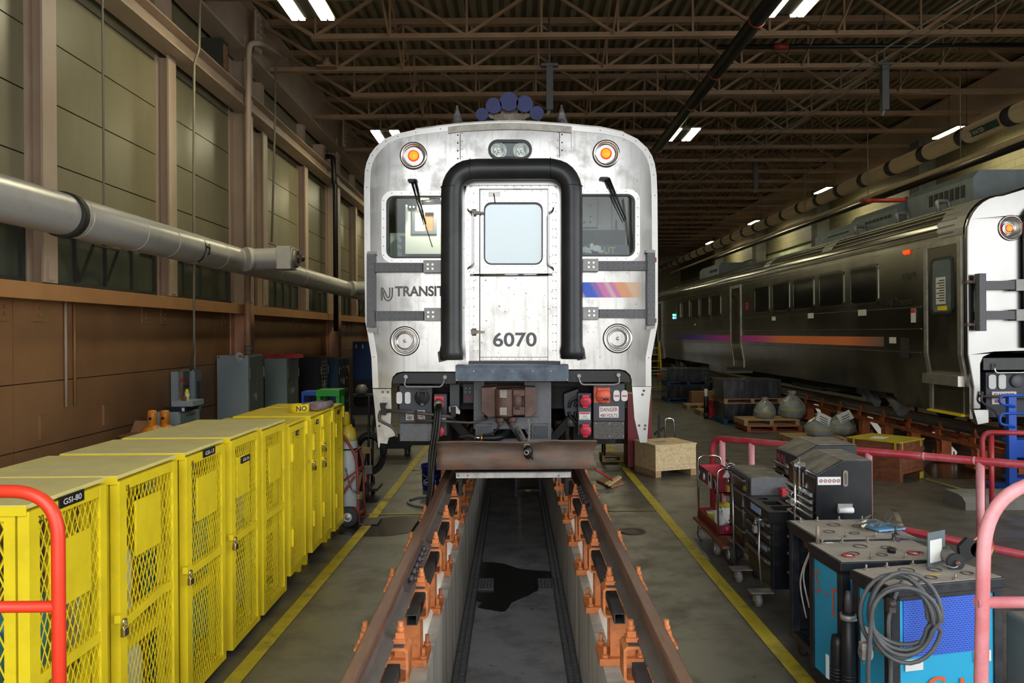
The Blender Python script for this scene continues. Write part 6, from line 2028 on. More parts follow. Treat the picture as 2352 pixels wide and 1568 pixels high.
for i, y in enumerate((11.3, 13.0, 14.2, 15.6, 17.0, 18.5, 20.2)):
    o = MB().tube([(TX - .62, y, .14 + .04 * (i % 2)), (TX - .42, y + 1.0, .36)], .055, 12).build('pit_lamp', M['lamp_white' if i % 2 == 0 else 'black']); tag(o, '%s tube between the right-hand carriage pedestals, %s from the near end' % ('white lamp' if i % 2 == 0 else 'black', ordn(i)), 'tube', 'tubes between the pedestals of the right-hand track')
car = thing('rail_car', 'stainless steel carriage on the right-hand track with side windows and an orange purple stripe', 'train', (TX, TY, .77))
def CB(m, name, mt, parent=None, bev=0.0):
    return m.build(name, M[mt], parent or car, W=True, bev=bev)
HW = 1.62
LEN = 25.9
def zx(z):            # half width of the side wall at height z
    if z >= 1.95: return HW
    if z <= 1.45: return HW - .085
    return HW - .085 * (1.95 - z) / .5
roof = []
for k in range(13):
    a = PI * .5 * k / 12
    roof.append((HW * (1 - .34 * (1 - math.cos(a))), 3.78 + .50 * math.sin(a)))
prof_l = [(-(HW - .085), 1.18), (-(HW - .085), 1.45), (-HW, 1.95), (-HW, 3.78)]
arc = []
for k in range(1, 9):
    a = PI / 2 * k / 8
    arc.append((-HW + .55 * (1 - math.cos(a)), 3.78 + .58 * math.sin(a)))
crown = [(-.6, 4.52), (0, 4.58)]
left = prof_l + arc + crown
full = left + [(-x, z) for x, z in left[-2::-1]]
m = MB()
vs, fs = [], []
segs = [TY + .03, TY + 4, TY + 9, TY + 14, TY + 20, TY + LEN]
for (x, z) in full:
    for y in segs: vs.append((TX + x, y, z))
ns = len(segs)
for i in range(len(full) - 1):
    for j in range(ns - 1):
        fs.append((i * ns + j, i * ns + j + 1, (i + 1) * ns + j + 1, (i + 1) * ns + j))
m.add(vs, fs, True)
m.f.append(tuple(i * ns + ns - 1 for i in range(len(full)))); m.s.append(False)
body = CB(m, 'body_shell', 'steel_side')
# fluted roof: thin ribs along the shoulder, and pale tar patches
m = MB()
for k in range(1, 9):
    a = PI / 2 * (k - .4) / 8.2
    x, z = -HW + .55 * (1 - math.cos(a)), 3.78 + .58 * math.sin(a)
    m.bar((TX + x - .006, TY + .3, z + .006), (TX + x - .006, TY + LEN, z + .006), .018, .018)
CB(m, 'roof_rib', 'steel_side')
m = MB()
for y0, y1 in ((TY + .03, TY + .75), (TY + 5.2, TY + 5.75), (TY + 9.4, TY + 9.9)):
    for k in range(3 if y0 > TY + 1 else 0, 9):
        a0, a1 = PI / 2 * k / 9, PI / 2 * (k + 1) / 9
        p0 = (-HW + .55 * (1 - math.cos(a0)) - .008, 3.78 + .58 * math.sin(a0) + .01); p1 = (-HW + .55 * (1 - math.cos(a1)) - .008, 3.78 + .58 * math.sin(a1) + .01)
        e = .12 * ((k * 37) % 5) / 5
        m.add([(TX + p0[0], y0, p0[1]), (TX + p0[0], y1 + e, p0[1]), (TX + p1[0], y1 + e, p1[1]), (TX + p1[0], y0, p1[1])], [(0, 1, 2, 3)])
CB(m, 'roof_patch', 'clamp_gray')
for i, (ya, yb, za, xw) in enumerate(((TY + 1.0, TY + 3.2, 4.95, .9), (TY + 3.3, TY + 5.4, 4.80, 1.05), (TY + 5.4, TY + 7.6, 4.72, 1.0), (TY + 17, TY + 20, 4.85, .95))):
    u = CB(MB().extr([(TX - xw, 4.3), (TX - xw, za - .12), (TX - xw + .1, za), (TX + xw - .1, za), (TX + xw, za - .12), (TX + xw, 4.3)], 'y', ya, yb), 'roof_unit', 'cab_gray')
    v = MB()
    for k in range(7): v.bx(TX - xw - .012, ya + .25 + .17 * k, 4.55, TX - xw, ya + .36 + .17 * k, za - .2)
    CB(v, 'unit_louvre', 'dark_under', u)
m = MB()
for y in (TY + 1.4, TY + 2.8, TY + 4.6): m.tube(fillet([(TX - 1.25, y, 4.3), (TX - 1.3, y, 4.5), (TX - 1.05, y + .1, 4.52), (TX - 1.0, y + .1, 4.35)], .06), .035, 8)
CB(m, 'roof_pipe', 'clamp_gray')
# side windows
XSd = TX - HW
def side_win(y0, y1, z0=2.87, z1=3.54, name='side_window'):
    w = CB(MB().prism([[(y, z) for y, z in rrect(y0 - .05, z0 - .05, y1 + .05, z1 + .05, .11)], [(y, z) for y, z in rrect(y0, z0, y1, z1, .08)]], lambda u, v, k: (XSd - .014 + .03 * k, u, v)), name, 'steel_side')
    CB(MB().prism([[(y, z) for y, z in rrect(y0, z0, y1, z1, .08)]], lambda u, v, k: (XSd - .010 + .03 * k, u, v)), 'window_pane', 'black_gloss', w)
for a, b in ((14.95, 16.1), (16.5, 17.75), (18.15, 19.4), (19.75, 20.95), (21.3, 22.5), (26.3, 27.5), (27.85, 29.0), (29.4, 30.6), (31.0, 32.2), (32.7, 33.3)):
    side_win(a, b)
# doors
def side_door(y0, y1, zb, label, front=False):
    zt = 3.66
    ms = MB()
    pr = [(zt, HW), (1.95, HW), (1.45, HW - .085), (zb, HW - .085)]
    for (yy, w_) in ((y0 - .10, .10), (y1, .10)):
        for (za, xa), (zc, xc) in zip(pr[:-1], pr[1:]):
            ms.add([(TX - xa - .02, yy, za), (TX - xa - .02, yy + w_, za), (TX - xc - .02, yy + w_, zc), (TX - xc - .02, yy, zc), (TX - xa + .06, yy, za), (TX - xa + .06, yy + w_, za), (TX - xc + .06, yy + w_, zc), (TX - xc + .06, yy, zc)], [(0, 1, 2, 3), (0, 4, 5, 1), (4, 7, 6, 5), (3, 2, 6, 7), (0, 3, 7, 4), (1, 5, 6, 2)])
    ms.bx(TX - HW - .02, y0 - .1, zt, TX - HW + .06, y1 + .1, zt + .09)
    fr = CB(ms, 'door_surround', 'steel_dirty')
    d = MB()
    for (za, xa), (zc, xc) in zip(pr[:-1], pr[1:]):
        for t_ in (0,):
            d.add([(TX - xa - .008, y0, za), (TX - xa - .008, y1, za), (TX - xc - .008, y1, zc), (TX - xc - .008, y0, zc)], [(0, 1, 2, 3)])
    o = CB(d, 'side_door', 'steel_side', fr)
    ym = (y0 + y1) / 2
    wz0, wz1 = 2.62, 3.45
    CB(MB().prism([rrect(ym - .33, wz0 - .04, ym + .33, wz1 + .04, .11), rrect(ym - .28, wz0, ym + .28, wz1, .09)], lambda u, v, k: (TX - HW - .02 + .012 * k, u, v)), 'door_gasket', 'rubber', fr)
    return fr, o, ym, wz0, wz1
fr, dr, ym, wz0, wz1 = side_door(TY + .18, TY + 1.08, 1.0, '')
CB(MB().prism([rrect(ym - .28, wz0, ym + .28, wz1, .09)], lambda u, v, k: (TX - HW - .014 + .004 * k, u, v)), 'door_pane', 'cab_gray', fr)
CB(MB().bx(TX - HW - .02, ym - .12, wz0 + .12, TX - HW - .016, ym + .16, wz0 + .55), 'notice', 'paper', fr)
m = MB()
for k in range(9): m.bx(TX - HW - .023, ym - .1, wz0 + .17 + .04 * k, TX - HW - .021, ym + .06 + .08 * (k % 2), wz0 + .185 + .04 * k)
CB(m, 'notice_print', 'frame_dark', fr)
CB(MB().bx(TX - HW - .02, ym - .16, wz0 + .02, TX - HW - .016, ym + .12, wz0 + .09), 'notice_tag', 'yellow', fr)
CB(MB().bx(TX - HW - .06, TY + .1, 1.46, TX - HW + .05, TY + 1.16, 1.62), 'door_threshold', 'steel_dirty', fr)
CB(MB().bx(TX - HW + .0, TY + .12, 1.0, TX - HW + .35, TY + 1.14, 1.03), 'door_step', 'yellow', fr)
side_door(24.0, 25.0, 1.25, '')
side_door(TY + LEN - 1.2, TY + LEN - .3, 1.1, '')
# skirt beside the cab door, down to the step
CB(MB().extr([(TY + 1.18, 1.5), (TY + 2.6, 1.5), (TY + 2.45, 1.15), (TY + 2.2, 1.02), (TY + 1.18, 1.0)], 'x', TX - HW + .08, TX - HW + .11), 'door_skirt', 'steel_side')
CB(MB().extr([(TY + .0, 1.7), (TY + .12, 1.7), (TY + .12, .98), (TY + .0, .98)], 'x', TX - HW + .06, TX - HW + .11), 'corner_skirt', 'steel_side')
# belt seams, stripe, labels
m = MB()
for z in (3.72, 2.72, 2.35, 1.95): m.bx(XSd - .006, TY + 1.3, z - .006, XSd, TY + LEN - 1.4, z + .006)
CB(m, 'side_seam', 'steel_plain')
y_ = lambda Y: Y - TY
stripe_mat('stripe_side', 'Y', [(y_(14.6), srgb(112, 104, 96)), (y_(16.4), srgb(255, 140, 84)), (y_(20.4), srgb(255, 140, 76)), (y_(22.4), srgb(214, 80, 180)), (y_(26), srgb(206, 60, 184)), (y_(29.0), srgb(90, 60, 180)), (y_(32), srgb(40, 44, 120))], False)
CB(MB().bx(XSd - .008, 14.7, 2.03, XSd - .002, 23.85, 2.21).bx(XSd - .008, 25.15, 2.03, XSd - .002, 33.5, 2.21), 'side_stripe', 'stripe_side')
m = MB()
for y, z, w, h in ((20.9, 2.66, .3, .1), (18.3, 2.68, .34, .12), (15.6, 2.68, .36, .12), (14.35, 2.15, .25, .11), (13.6, 2.58, .16, .24), (30.0, 2.6, .2, .07)):
    m.bx(XSd - .008, y - w / 2, z - h / 2, XSd - .002, y + w / 2, z + h / 2)
lb = CB(m, 'notice_labels', 'paper')
m = MB()
for y, z, w, h in ((13.6, 2.66, .15, .07),): m.bx(XSd - .010, y - w / 2, z - h / 2, XSd - .008, y + w / 2, z + h / 2)
for k in range(4): m.bx(XSd - .010, 23.1, 2.96 + .06 * k, XSd - .004, 23.45, 2.99 + .06 * k)
CB(m, 'red_marks', 'red_plug')
CB(MB().bx(XSd - .012, 13.75, 1.85, XSd, 14.05, 2.2), 'side_grille', 'dark_under')
CB(MB().text('6089', (XSd - .003, 13.75, 3.18), (0, -1, 0), (0, 0, 1), .14, 0, wide=.5, bold=.01), 'car_number', 'ghost')
CB(MB().text('NJ Transit', (XSd - .003, 14.1, 2.78), (0, -1, 0), (0, 0, 1), .12, 0, wide=.9, bold=.01), 'lettering', 'ghost')
CB(MB().sph((XSd - .01, 13.85, 3.68), .045, 10).sph((XSd - .01, 13.75, 3.68), .045, 10), 'side_lamp', 'red_lens')
m = bpy.data.materials
mat('green_glow', (.1, .9, .4), .3, 0, 0, emit=(.1, 1, .4), es=5)
mat('blue_glow', (.1, .3, .9), .3, 0, 0, emit=(.1, .4, 1), es=5)
CB(MB().sph((XSd - .02, 33.9, 3.05), .05, 8), 'signal_lamp', 'green_glow')
CB(MB().sph((XSd - .02, 33.9, 2.93), .05, 8), 'signal_lamp', 'blue_glow')
# front
fo = [(-(HW - .085), 1.12), (-(HW - .09), 1.45), (-(HW - .005), 1.95), (-HW + .005, 3.72)] + [(x, z) for x, z in arc] + [(-.6, 4.5), (0, 4.56)]
fo = fo + [(-x, z) for x, z in fo[-2::-1]]
cut = [(1.42, 1.12), (1.42, 1.55), (1.38, 1.86), (1.22, 1.98), (-1.22, 1.98), (-1.36, 1.92), (-1.42, 1.78), (-1.42, 1.12)]
LX, LZ = TX - .95, CZ + (765 - 540) / F * TY + .05
hole = circ(LX - TX, LZ, .17)
dh = rrect(-.5, 2.0, .5, 4.05, .1)
cm = MB().prism([fo + cut, hole, dh], lambda u, v, k: (TX + u, TY - .05 + .1 * k, v))
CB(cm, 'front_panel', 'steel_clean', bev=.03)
lam = CB(MB().lathe([(.19, 0), (.195, -.015), (.175, -.02), (.165, .0), (.15, .10), (.08, .10)], (LX, TY - .05, LZ), (0, 1, 0), 32, cap=False), 'marker_light', 'steel_plain')
CB(MB().lathe([(.085, .07), (.085, .04), (.06, .03), (.06, .07)], (LX, TY - .05, LZ), (0, 1, 0), 24, cap=False), 'lamp_ring', 'chrome', lam)
CB(MB().lathe([(.062, .0), (.055, -.012), (.0, -.02)], (LX, TY, LZ), (0, 1, 0), 20), 'red_lens', 'red_lens', lam)
CB(MB().lathe([(.046, 0), (.03, -.008), (0, -.012)], (LX, TY - .018, LZ), (0, 1, 0), 16), 'lit_filament', 'orange_lens', lam)
CB(MB().prism([rrect(-.5, 2.0, .5, 4.05, .1)], lambda u, v, k: (TX + u, TY + .12 + .05 * k, v)), 'end_door', 'steel_front')
CB(MB().prism([rrect(-.32, 2.9, .32, 3.75, .08)], lambda u, v, k: (TX + u, TY + .10 + .03 * k, v)), 'door_pane', 'door_shade')
CB(MB().tube(fillet([(TX - .68, TY - .12, 2.05), (TX - .68, TY - .12, 4.15), (TX + .68, TY - .12, 4.15), (TX + .68, TY - .12, 2.05)], .28, 8), .12, 18), 'diaphragm', 'rubber')
def fx(px, py, Y):
    p = P(px, py, Y); return p
a, b = fx(2245, 628, TY - .2), fx(2262, 760, TY - .2)
gp = CB(MB().bx(a.x, TY - .25, b.z, b.x, TY - .12, a.z), 'guard_post', 'bar_gray', bev=.006)
CB(MB().bx(b.x - .04, TY - .2, a.z - .24, TX - .5, TY - .1, a.z - .11).bx(b.x - .04, TY - .2, b.z + .17, TX - .5, TY - .1, b.z + .30), 'guard_bar', 'bar_gray')
CB(MB().bx(TX - .98, TY - .22, a.z - .26, TX - .6, TY - .08, a.z - .09).bx(TX - .98, TY - .22, b.z + .15, TX - .6, TY - .08, b.z + .32), 'bar_clamp', 'clamp_gray')
CB(MB().bx(a.x - .14, TY - .16, a.z - .14, a.x, TY - .05, a.z - .10).bx(a.x - .13, TY - .16, b.z + .08, a.x, TY - .05, b.z + .12), 'post_bracket', 'coupler')
CB(MB().bx(TX - 1.36, TY - .02, 1.72, TX + 1.36, TY + .3, 1.9), 'buffer_beam', 'rubber')
CB(MB().tube(fillet([(TX - 1.22, TY - .06, 1.82), (TX - 1.22, TY - .08, 1.68), (TX - .3, TY - .08, 1.68), (TX - .3, TY - .06, 1.82)], .05), .014, 8), 'coupling_handle', 'chrome')
CB(MB().extr([(TX - HW + .1, 1.12), (TX - 1.3, 1.12), (TX - 1.30, .93), (TX - 1.46, .90)], 'y', TY - .04, TY + .04), 'corner_skirt', 'steel_plain')
eb = CB(MB().bx(TX - 1.30, TY + .02, 1.0, TX - .72, TY + .5, 1.68), 'equipment_box', 'under_panel', bev=.004)
for x in (-1.27, -1.12): CB(MB().prism([rrect(x, 1.43, x + .11, 1.65, .04)], lambda u, v, k: (TX + u, TY - .005 + .02 * k, v)), 'white_tag', 'white', eb)
CB(MB().lathe([(.1, 0), (.1, -.03), (.085, -.05), (0, -.05)], (TX - .84, TY + .02, 1.55), (0, 1, 0), 24), 'socket', 'bar_gray', eb)
CB(MB().lathe([(.085, 0), (.085, -.03), (.06, -.05), (0, -.05)], (TX - .56, TY + .02, 1.5), (0, 1, 0), 20), 'red_cap', 'red_plug', eb)
CB(MB().bx(TX - 1.22, TY + .0, 1.2, TX - .85, TY + .02, 1.39), 'danger_sign', 'white', eb)
CB(MB().text('DANGER', (TX - 1.035, TY - .004, 1.31), (1, 0, 0), (0, 0, 1), .055, 0, wide=.31, bold=.02).text('480 VOLTS', (TX - 1.035, TY - .004, 1.22), (1, 0, 0), (0, 0, 1), .05, 0, wide=.31, bold=.02), 'sign_text', 'red_text', eb)
CB(MB().tube([(TX - 1.42, TY - .1, 1.33), (TX + .2, TY - .1, 1.27)], .022, 8).tube(fillet([(TX - 1.42, TY - .1, 1.40), (TX - 1.45, TY - .1, 1.25), (TX - 1.22, TY - .1, 1.1), (TX - 1.18, TY - .1, .98)], .06), .018, 8), 'uncoupling_lever', 'iron')
CB(MB().bx(TX - .4, TY - .2, 1.15, TX + .4, TY + .4, 1.6), 'coupler', 'coupler', bev=.03)
# under the floor
CB(MB().bx(TX - 1.4, TY + .5, 1.2, TX + 1.4, TY + LEN - .1, 1.46), 'underframe', 'dark_under')
for i, (ya, yb, za, x0) in enumerate(((TY + 6.6, TY + 8.6, .92, -1.25), (TY + 5.6, TY + 6.3, .98, -1.3), (TY + 14.2, TY + 16.5, .95, -1.45), (TY + 16.7, TY + 18.2, 1.0, -1.35), (TY + 9.5, TY + 12.5, 1.0, -1.1))):
    CB(MB().bx(TX + x0, ya, za, TX + x0 + .9, yb, 1.25), 'under_equipment', 'steel_side' if i == 2 else 'dark_under', bev=.01)
for yc in (TY + 3.4, TY + LEN - 3.4):
    f = CB(MB().bx(TX - 1.08, yc - 1.7, .98, TX - .96, yc + 1.7, 1.2).bx(TX + .96, yc - 1.7, .98, TX + 1.08, yc + 1.7, 1.2).bx(TX - 1.0, yc - .3, 1.0, TX + 1.0, yc + .3, 1.25).tube([(TX - 1.18, yc - .15, 1.42), (TX - 1.18, yc - .15, 1.05)], .09, 12).tube([(TX - 1.18, yc - .1, 1.08), (TX - 1.18, yc - .55, .82)], .12, 12).bar((TX - 1.14, yc + 1.25, 1.25), (TX - 1.14, yc + .55, .86), .1, .14).bar((TX - 1.14, yc + 1.35, 1.15), (TX - 1.14, yc + 1.0, .9), .1), 'bogie_frame', 'bogie_gray')
    for d in (-1.25, 1.25):
        w = MB().cyl((TX - .8, yc + d, 1.195), (TX + .8, yc + d, 1.195), .08, n=12)
        for sx in (-.755, .755):
            w.lathe([(.1, -.065), (.30, -.065), (.38, -.07), (.42, -.07), (.42, .045), (.45, .05), (.45, .075), (.1, .075)], (TX + sx, yc + d, 1.195), (-1 if sx > 0 else 1, 0, 0), 30)
        w.lathe([(0, -.1), (.11, -.1), (.11, .06), (0, .06)], (TX - 1.05, yc + d, 1.15), (1, 0, 0), 14)
        CB(w, 'wheelset', 'dark_under', f)
# next carriage behind it
t = thing('rail_car', 'end of the farther carriage behind the right-hand one, with a small red lamp', 'train', (TX, TY + LEN + .7, .77))
MB().extr([(TX + x, z) for x, z in full], 'y', TY + LEN + .8, YB - 1).build('body_shell', M['steel_side'], t, W=True)
MB().sph((TX - HW - .01, TY + LEN + 1.0, 3.05), .06, 8).build('side_lamp', M['red_lens'], t, W=True)
MB().bx(TX - 1.3, TY + LEN + 1, .8, TX + 1.3, YB - 1.2, 1.2).build('under_equipment', M['dark_under'], t, W=True)
# ---------------------------------------------------------------- blue machines, front right
def machine(label, c0, c1, w, hz=.95, back=False):
    """c0 = near corner towards the pit, c1 = near corner away from it (world x, y); runs back w"""
    a, b = Vector((c0[0], c0[1])), Vector((c1[0], c1[1]))
    rz = math.atan2(b.y - a.y, b.x - a.x)
    L_ = (b - a).length
    t = thing('service_machine', label, 'machine', (a.x, a.y, 0), rz, 'blue refrigerant service machines')
    W_ = w
    f = .058
    m = MB()
    z0 = .12
    for x in (0, L_ - f):
        for y in (0, W_ - f): m.bx(x, y, z0, x + f, y + f, hz - .03)
    for z in (z0, hz - .08):
        m.bx(0, 0, z, L_, f, z + .05); m.bx(0, W_ - f, z, L_, W_, z + .05); m.bx(0, 0, z, f, W_, z + .05); m.bx(L_ - f, 0, z, L_, W_, z + .05)
    m.build('frame', M['machine_frame'], t, bev=.003)
    MB().bx(-.008, -.008, hz - .055, L_ + .008, W_ + .008, hz + .001).build('top_rim', M['machine_frame'], t, bev=.005)
    MB().bx(.006, .006, hz - .002, L_ - .006, W_ - .006, hz + .004).build('dusty_top', M['machine_top'], t)
    MB().bx(f, .012, z0 + .05, L_ - f, .02, hz - .08).build('front_panel', M['machine_blue'], t)
    MB().bx(f + .025, .006, .56, L_ - f - .05, .012, hz - .075).build('louvre_panel', M['perf'], t)
    s = MB().bx(.010, f, z0 + .05, .02, W_ - f, hz - .08).build('side_panel', M['machine_blue'], t)
    MB().bx(L_ - .02, f, z0 + .05, L_ - .01, W_ - f, hz - .08).build('side_panel', M['machine_blue'], t)
    MB().bx(f, W_ - .02, z0 + .05, L_ - f, W_ - .012, hz - .08).build('back_panel', M['machine_frame'], t)
    m = MB()
    for (u, v, r) in ((.22, .35, .035), (.45, .25, .03), (.62, .6, .035), (.4, .7, .04), (.8, .3, .03)):
        m.tube([(L_ * u + r * math.cos(q), W_ * v + r * math.sin(q), hz + .006) for q in [2 * PI * j / 20 for j in range(20)]], .0035, 5, closed=True)
    m.build('dust_rings', M['iron'], t)
    m = MB()
    for u, v in ((.1, .9), (.3, .93), (.55, .95), (.8, .93), (.3, .1), (.6, .08)):
        m.cyl((L_ * u, W_ * v, hz), (L_ * u, W_ * v, hz + .035), .006, n=6).cyl((L_ * u, W_ * v, hz + .004), (L_ * u, W_ * v, hz + .012), .016, n=8)
    m.build('top_bolts', M['horn_body'], t)
    m = MB()
    for x in (.07, L_ - .07):
        for y in (.07, W_ - .07):
            m.lathe([(0, -.02), (.05, -.02), (.055, 0), (.05, .02), (0, .02)], (x, y, .055), (1, 0, 0), 16)
            m.bx(x - .03, y - .03, .10, x + .03, y + .03, z0 + .01)
    m.build('casters', M['tyre'], t)
    return t, L_, W_, hz
HZ = .95
def top(px, py, hz=HZ):
    p = G(px, py, hz); return (p.x, p.y)
m3, L3, W3, h3 = machine('service machine with open wire-filled side, behind the other two', top(1884, 1240), top(2108, 1236), .54)
for ch in list(m3.children):
    if ch.name.startswith('side_panel') and ch.data.vertices[0].co.x < .1: bpy.data.objects.remove(ch)
m = MB()
for k in range(9): m.tube([(.12 + .05 * math.cos(q), .28 + .05 * math.sin(q), .28 + .02 * k) for q in [2 * PI * j / 14 for j in range(14)]], .008, 5, closed=True)
m.build('coil', M['clamp_gray'], m3)
m = MB()
for (x, y, z0_, z1_) in ((.06, .2, .5, .82), (.05, .3, .4, .85), (.06, .38, .3, .8)): m.tube(catm([(x, y, z0_), (x - .02, y + .05, (z0_ + z1_) / 2), (x + .02, y - .04, z1_)], 6), .006, 5)
m.build('loose_wires', M['white_dirty'], m3)
MB().bx(.06, .14, .62, .12, .24, .76).bx(.06, .14, .45, .12, .24, .58).build('relay_box', M['clamp_gray'], m3)
MB().cyl((.16, .28, .14), (.16, .28, .46), .06, n=14).build('dryer', M['dark_under'], m3)
MB().lathe([(.04, 0), (.04, .05), (0, .05)], (.05, .36, .84), (1, 0, 0), 14).build('fan_motor', M['coupler'], m3)
m2, L2, W2, h2 = machine('middle blue service machine marked S+I in orange on its side', top(1932, 1291), top(2190, 1284), .44)
m1, L1, W1, h1 = machine('nearest blue service machine with perforated front, cord coiled on its corner', top(2046, 1349), top(2304, 1326), .33)
for t_, Lx in ((m2, L2),):
    m = MB().text('S', (.008, .33, .66), (0, -1, 0), (.0, .0, 1), .15, .001, bold=-.01).text('+', (.008, .20, .66), (0, -1, 0), (0, 0, 1), .07, .001).text('I', (.008, .12, .60), (0, -1, 0), (0, 0, 1), .15, .001)
    m.bar((.008, .15, .60), (.008, .07, .60), .001, .012).bar((.008, .15, .75), (.008, .07, .75), .001, .012)
    m.build('painted_letters', M['orange_paint'], t_)
m = MB().text('S+I', (L1 * .58, .004, .285), (1, 0, 0), (0, 0, 1), .16, .002, wide=.36)
m.build('painted_letters', M['orange_paint'], m1)
MB().bx(.09, .002, .49, .20, .008, .55).bx(L1 - .19, .002, .495, L1 - .08, .008, .555).build('rating_plate', M['paper'], m1)
m = MB()
for i, (x, y, mt) in enumerate(((.10, .11, 0), (.52, .12, 1))): m.tube([(x + .035 * math.cos(q), y + .035 * math.sin(q), h2 + .008) for q in [2 * PI * j / 20 for j in range(20)]], .006, 5, closed=True)
m.build('gauge_rim', M['red_text'], m2)
MB().lathe([(.033, 0), (0, .001)], (.10, .11, h2 + .008), (0, 0, 1), 20).lathe([(.033, 0), (0, .001)], (.52, .12, h2 + .008), (0, 0, 1), 20).build('gauge_face', M['paper'], m2)
MB().lathe([(.025, 0), (.025, .02), (.03, .03)], (.40, .16, h2), (0, 0, 1), 14).build('cap', M['black'], m2)
MB().cyl((.04, .40, h2), (.04, .40, h2 + .12), .012, n=8).build('valve_stem', M['horn_body'], m2)
MB().bx(.10, .40, h2 + .005, .15, .43, h2 + .006).build('paper_scrap', M['paper'], m2)
MB().bx(.25, .22, h1 + .004, .32, .235, h1 + .0055).bx(.33, .12, h1 + .004, .42, .135, h1 + .0055).build('yellow_smear', M['wire_yellow'], m1)
# black hose pair strapped on the side of the near machine
P1 = lambda x, y, z: tuple((MW[m1.name] @ Vector((x, y, z))))
t = thing('refrigerant_hose', 'pair of fat black ribbed hoses clamped to the side of the nearest machine', 'hose', P1(-.05, .3, .1))
m = MB()
for y in (.40, .30): m.tube([P1(-.045, y, .02), P1(-.045, y, .50), P1(-.045, y, .72 if y < .35 else .55)], [.04, .04, .034], 14)
m.build('hose_run', M['black'], t, W=True)
m = MB()
for y in (.40, .30):
    for k in range(16): m.tube([P1(-.045, y, .06 + .02 * k), P1(-.045, y, .068 + .02 * k)], .043, 12)
m.build('hose_ribs', M['machine_frame'], t, W=True)
MB().tube([P1(-.045, .30, .72), P1(-.045, .30, .80), P1(-.045, .30, .84)], [.022, .02, .012], 10).build('fitting', M['iron'], t, W=True)
m = MB()
for z in (.68, .20): m.tube([P1(-.045, .30, z), P1(-.045, .30, z + .03)], .045, 14); m.bar(P1(-.045, .24, z + .015), P1(-.045, .36, z + .015), .03, .012)
m.build('pipe_clamp', M['clamp_gray'], t, W=True)
MB().bar(P1(-.02, .16, .60), P1(-.02, .22, .60), .002, .16).build('warning_label', M['paper'], m1, W=True)
MB().bar(P1(-.09, .42, .36), P1(-.09, .45, .36), .002, .14).build('hose_label', M['paper'], t, W=True)
# coiled cord on the corner
cpts = []
cc = Vector(P1(-.03, -.035, .835))
for i in range(7 * 26 + 14):
    a = 2 * PI * i / 26
    loop = i // 26
    rx = .178 - .010 * ((loop * 3) % 5); rz_ = .215 - .018 * ((loop * 2) % 5) + .02 * (loop % 2)
    p = cc + Vector((rx * math.cos(a) * .95 + .012 * (loop % 3), -.055 - .012 * loop + .10 * math.cos(a) * -.35, rz_ * math.sin(a) + .0 + .01 * (loop % 2)))
    cpts.append(p)
tail = [cpts[-1], cc + Vector((-.15, -.10, -.05)), cc + Vector((-.165, -.10, -.25)), cc + Vector((-.16, -.09, -.34))]
t = thing('extension_cord', 'thick grey power cord coiled and hung on the corner of the nearest machine', 'cord', tuple(cc))
MB().tube(cpts + catm(tail, 6)[1:], .0115, 8).build('cord', M['cord'], t, W=True)
e = tail[-1]
pl = MB().box((e.x, e.y, e.z - .04), (.055, .05, .085)).build('plug', M['clamp_gray'], t, W=True, bev=.006)
MB().box((e.x, e.y, e.z - .05), (.058, .053, .035)).build('plug_band', M['dusty_black'], pl, W=True)
MB().box((e.x - .012, e.y, e.z - .095), (.006, .01, .03)).box((e.x + .012, e.y, e.z - .095), (.006, .01, .03)).build('prongs', M['brass'], pl, W=True)
MB().tube(catm([P1(.10, .04, .96), P1(.02, -.02, .93), P1(-.03, -.02, .78), P1(-.02, -.02, .5), P1(-.03, .0, .1)], 6), .011, 8).build('hanging_end', M['cord'], t, W=True)
MB().bx(-.015, -.02, -.0, .02, .02, .07).sph((0, -.02, .05), .022, 8).build('hook', M['iron'], t) 
t.children[-1].location = (0.0, .03, .20)
# motor with wires on the top of the nearest machine, clear plate behind
p = Vector(P1(L1 - .10, .17, h1 + .006))
t = thing('small_motor', 'loose little electric motor with coloured wires on the nearest machine', 'motor', tuple(p))
MB().cyl((-.05, .0, .04), (-.05, .11, .06), .042, n=18).build('motor_body', M['dusty_black'], t)
MB().lathe([(.05, 0), (.05, .022), (0, .022)], (-.05, -.012, .04), (0, 1, .1), 20).build('rubber_wheel', M['tyre'], t)
MB().lathe([(0, 0), (.015, 0), (.015, .02), (0, .02)], (-.05, -.03, .038), (0, 1, .1), 12).build('shaft', M['coupler'], t)
MB().extr([(.0, .02), (.07, .05), (.10, .14), (.04, .17), (-.01, .12)], 'y', .03, .06).lathe([(.045, 0), (.045, .03), (0, .03)], (.10, .06, .10), (0, -1, 0), 16).build('housing', M['black'], t)
for i, mt in enumerate(('wire_red', 'wire_yellow', 'wire_green')):
    MB().tube(catm([(.08, .05, .15), (.13, .04, .19 - .015 * i), (.18, .03, .15 - .02 * i), (.165, .02, .09 - .01 * i)], 6), .004, 5).build('wire', M[mt], t)
MB().tube(catm([(-.02, .0, .03), (-.08, -.04, .02), (-.11, .02, .02)], 5), .004, 5).build('loose_wire', M['hose_gray'], t)
p = Vector(P1(L1 - .20, .27, h1 + .004))
t = thing('clear_plate', 'clear plastic plate with a white paper label standing behind the little motor', 'plate', tuple(p), .5)
MB().box((0, 0, .10), (.16, .006, .20)).build('plate', M['cab_gray'], t)
MB().box((-.01, -.005, .09), (.11, .002, .13)).build('paper_label', M['paper'], t)
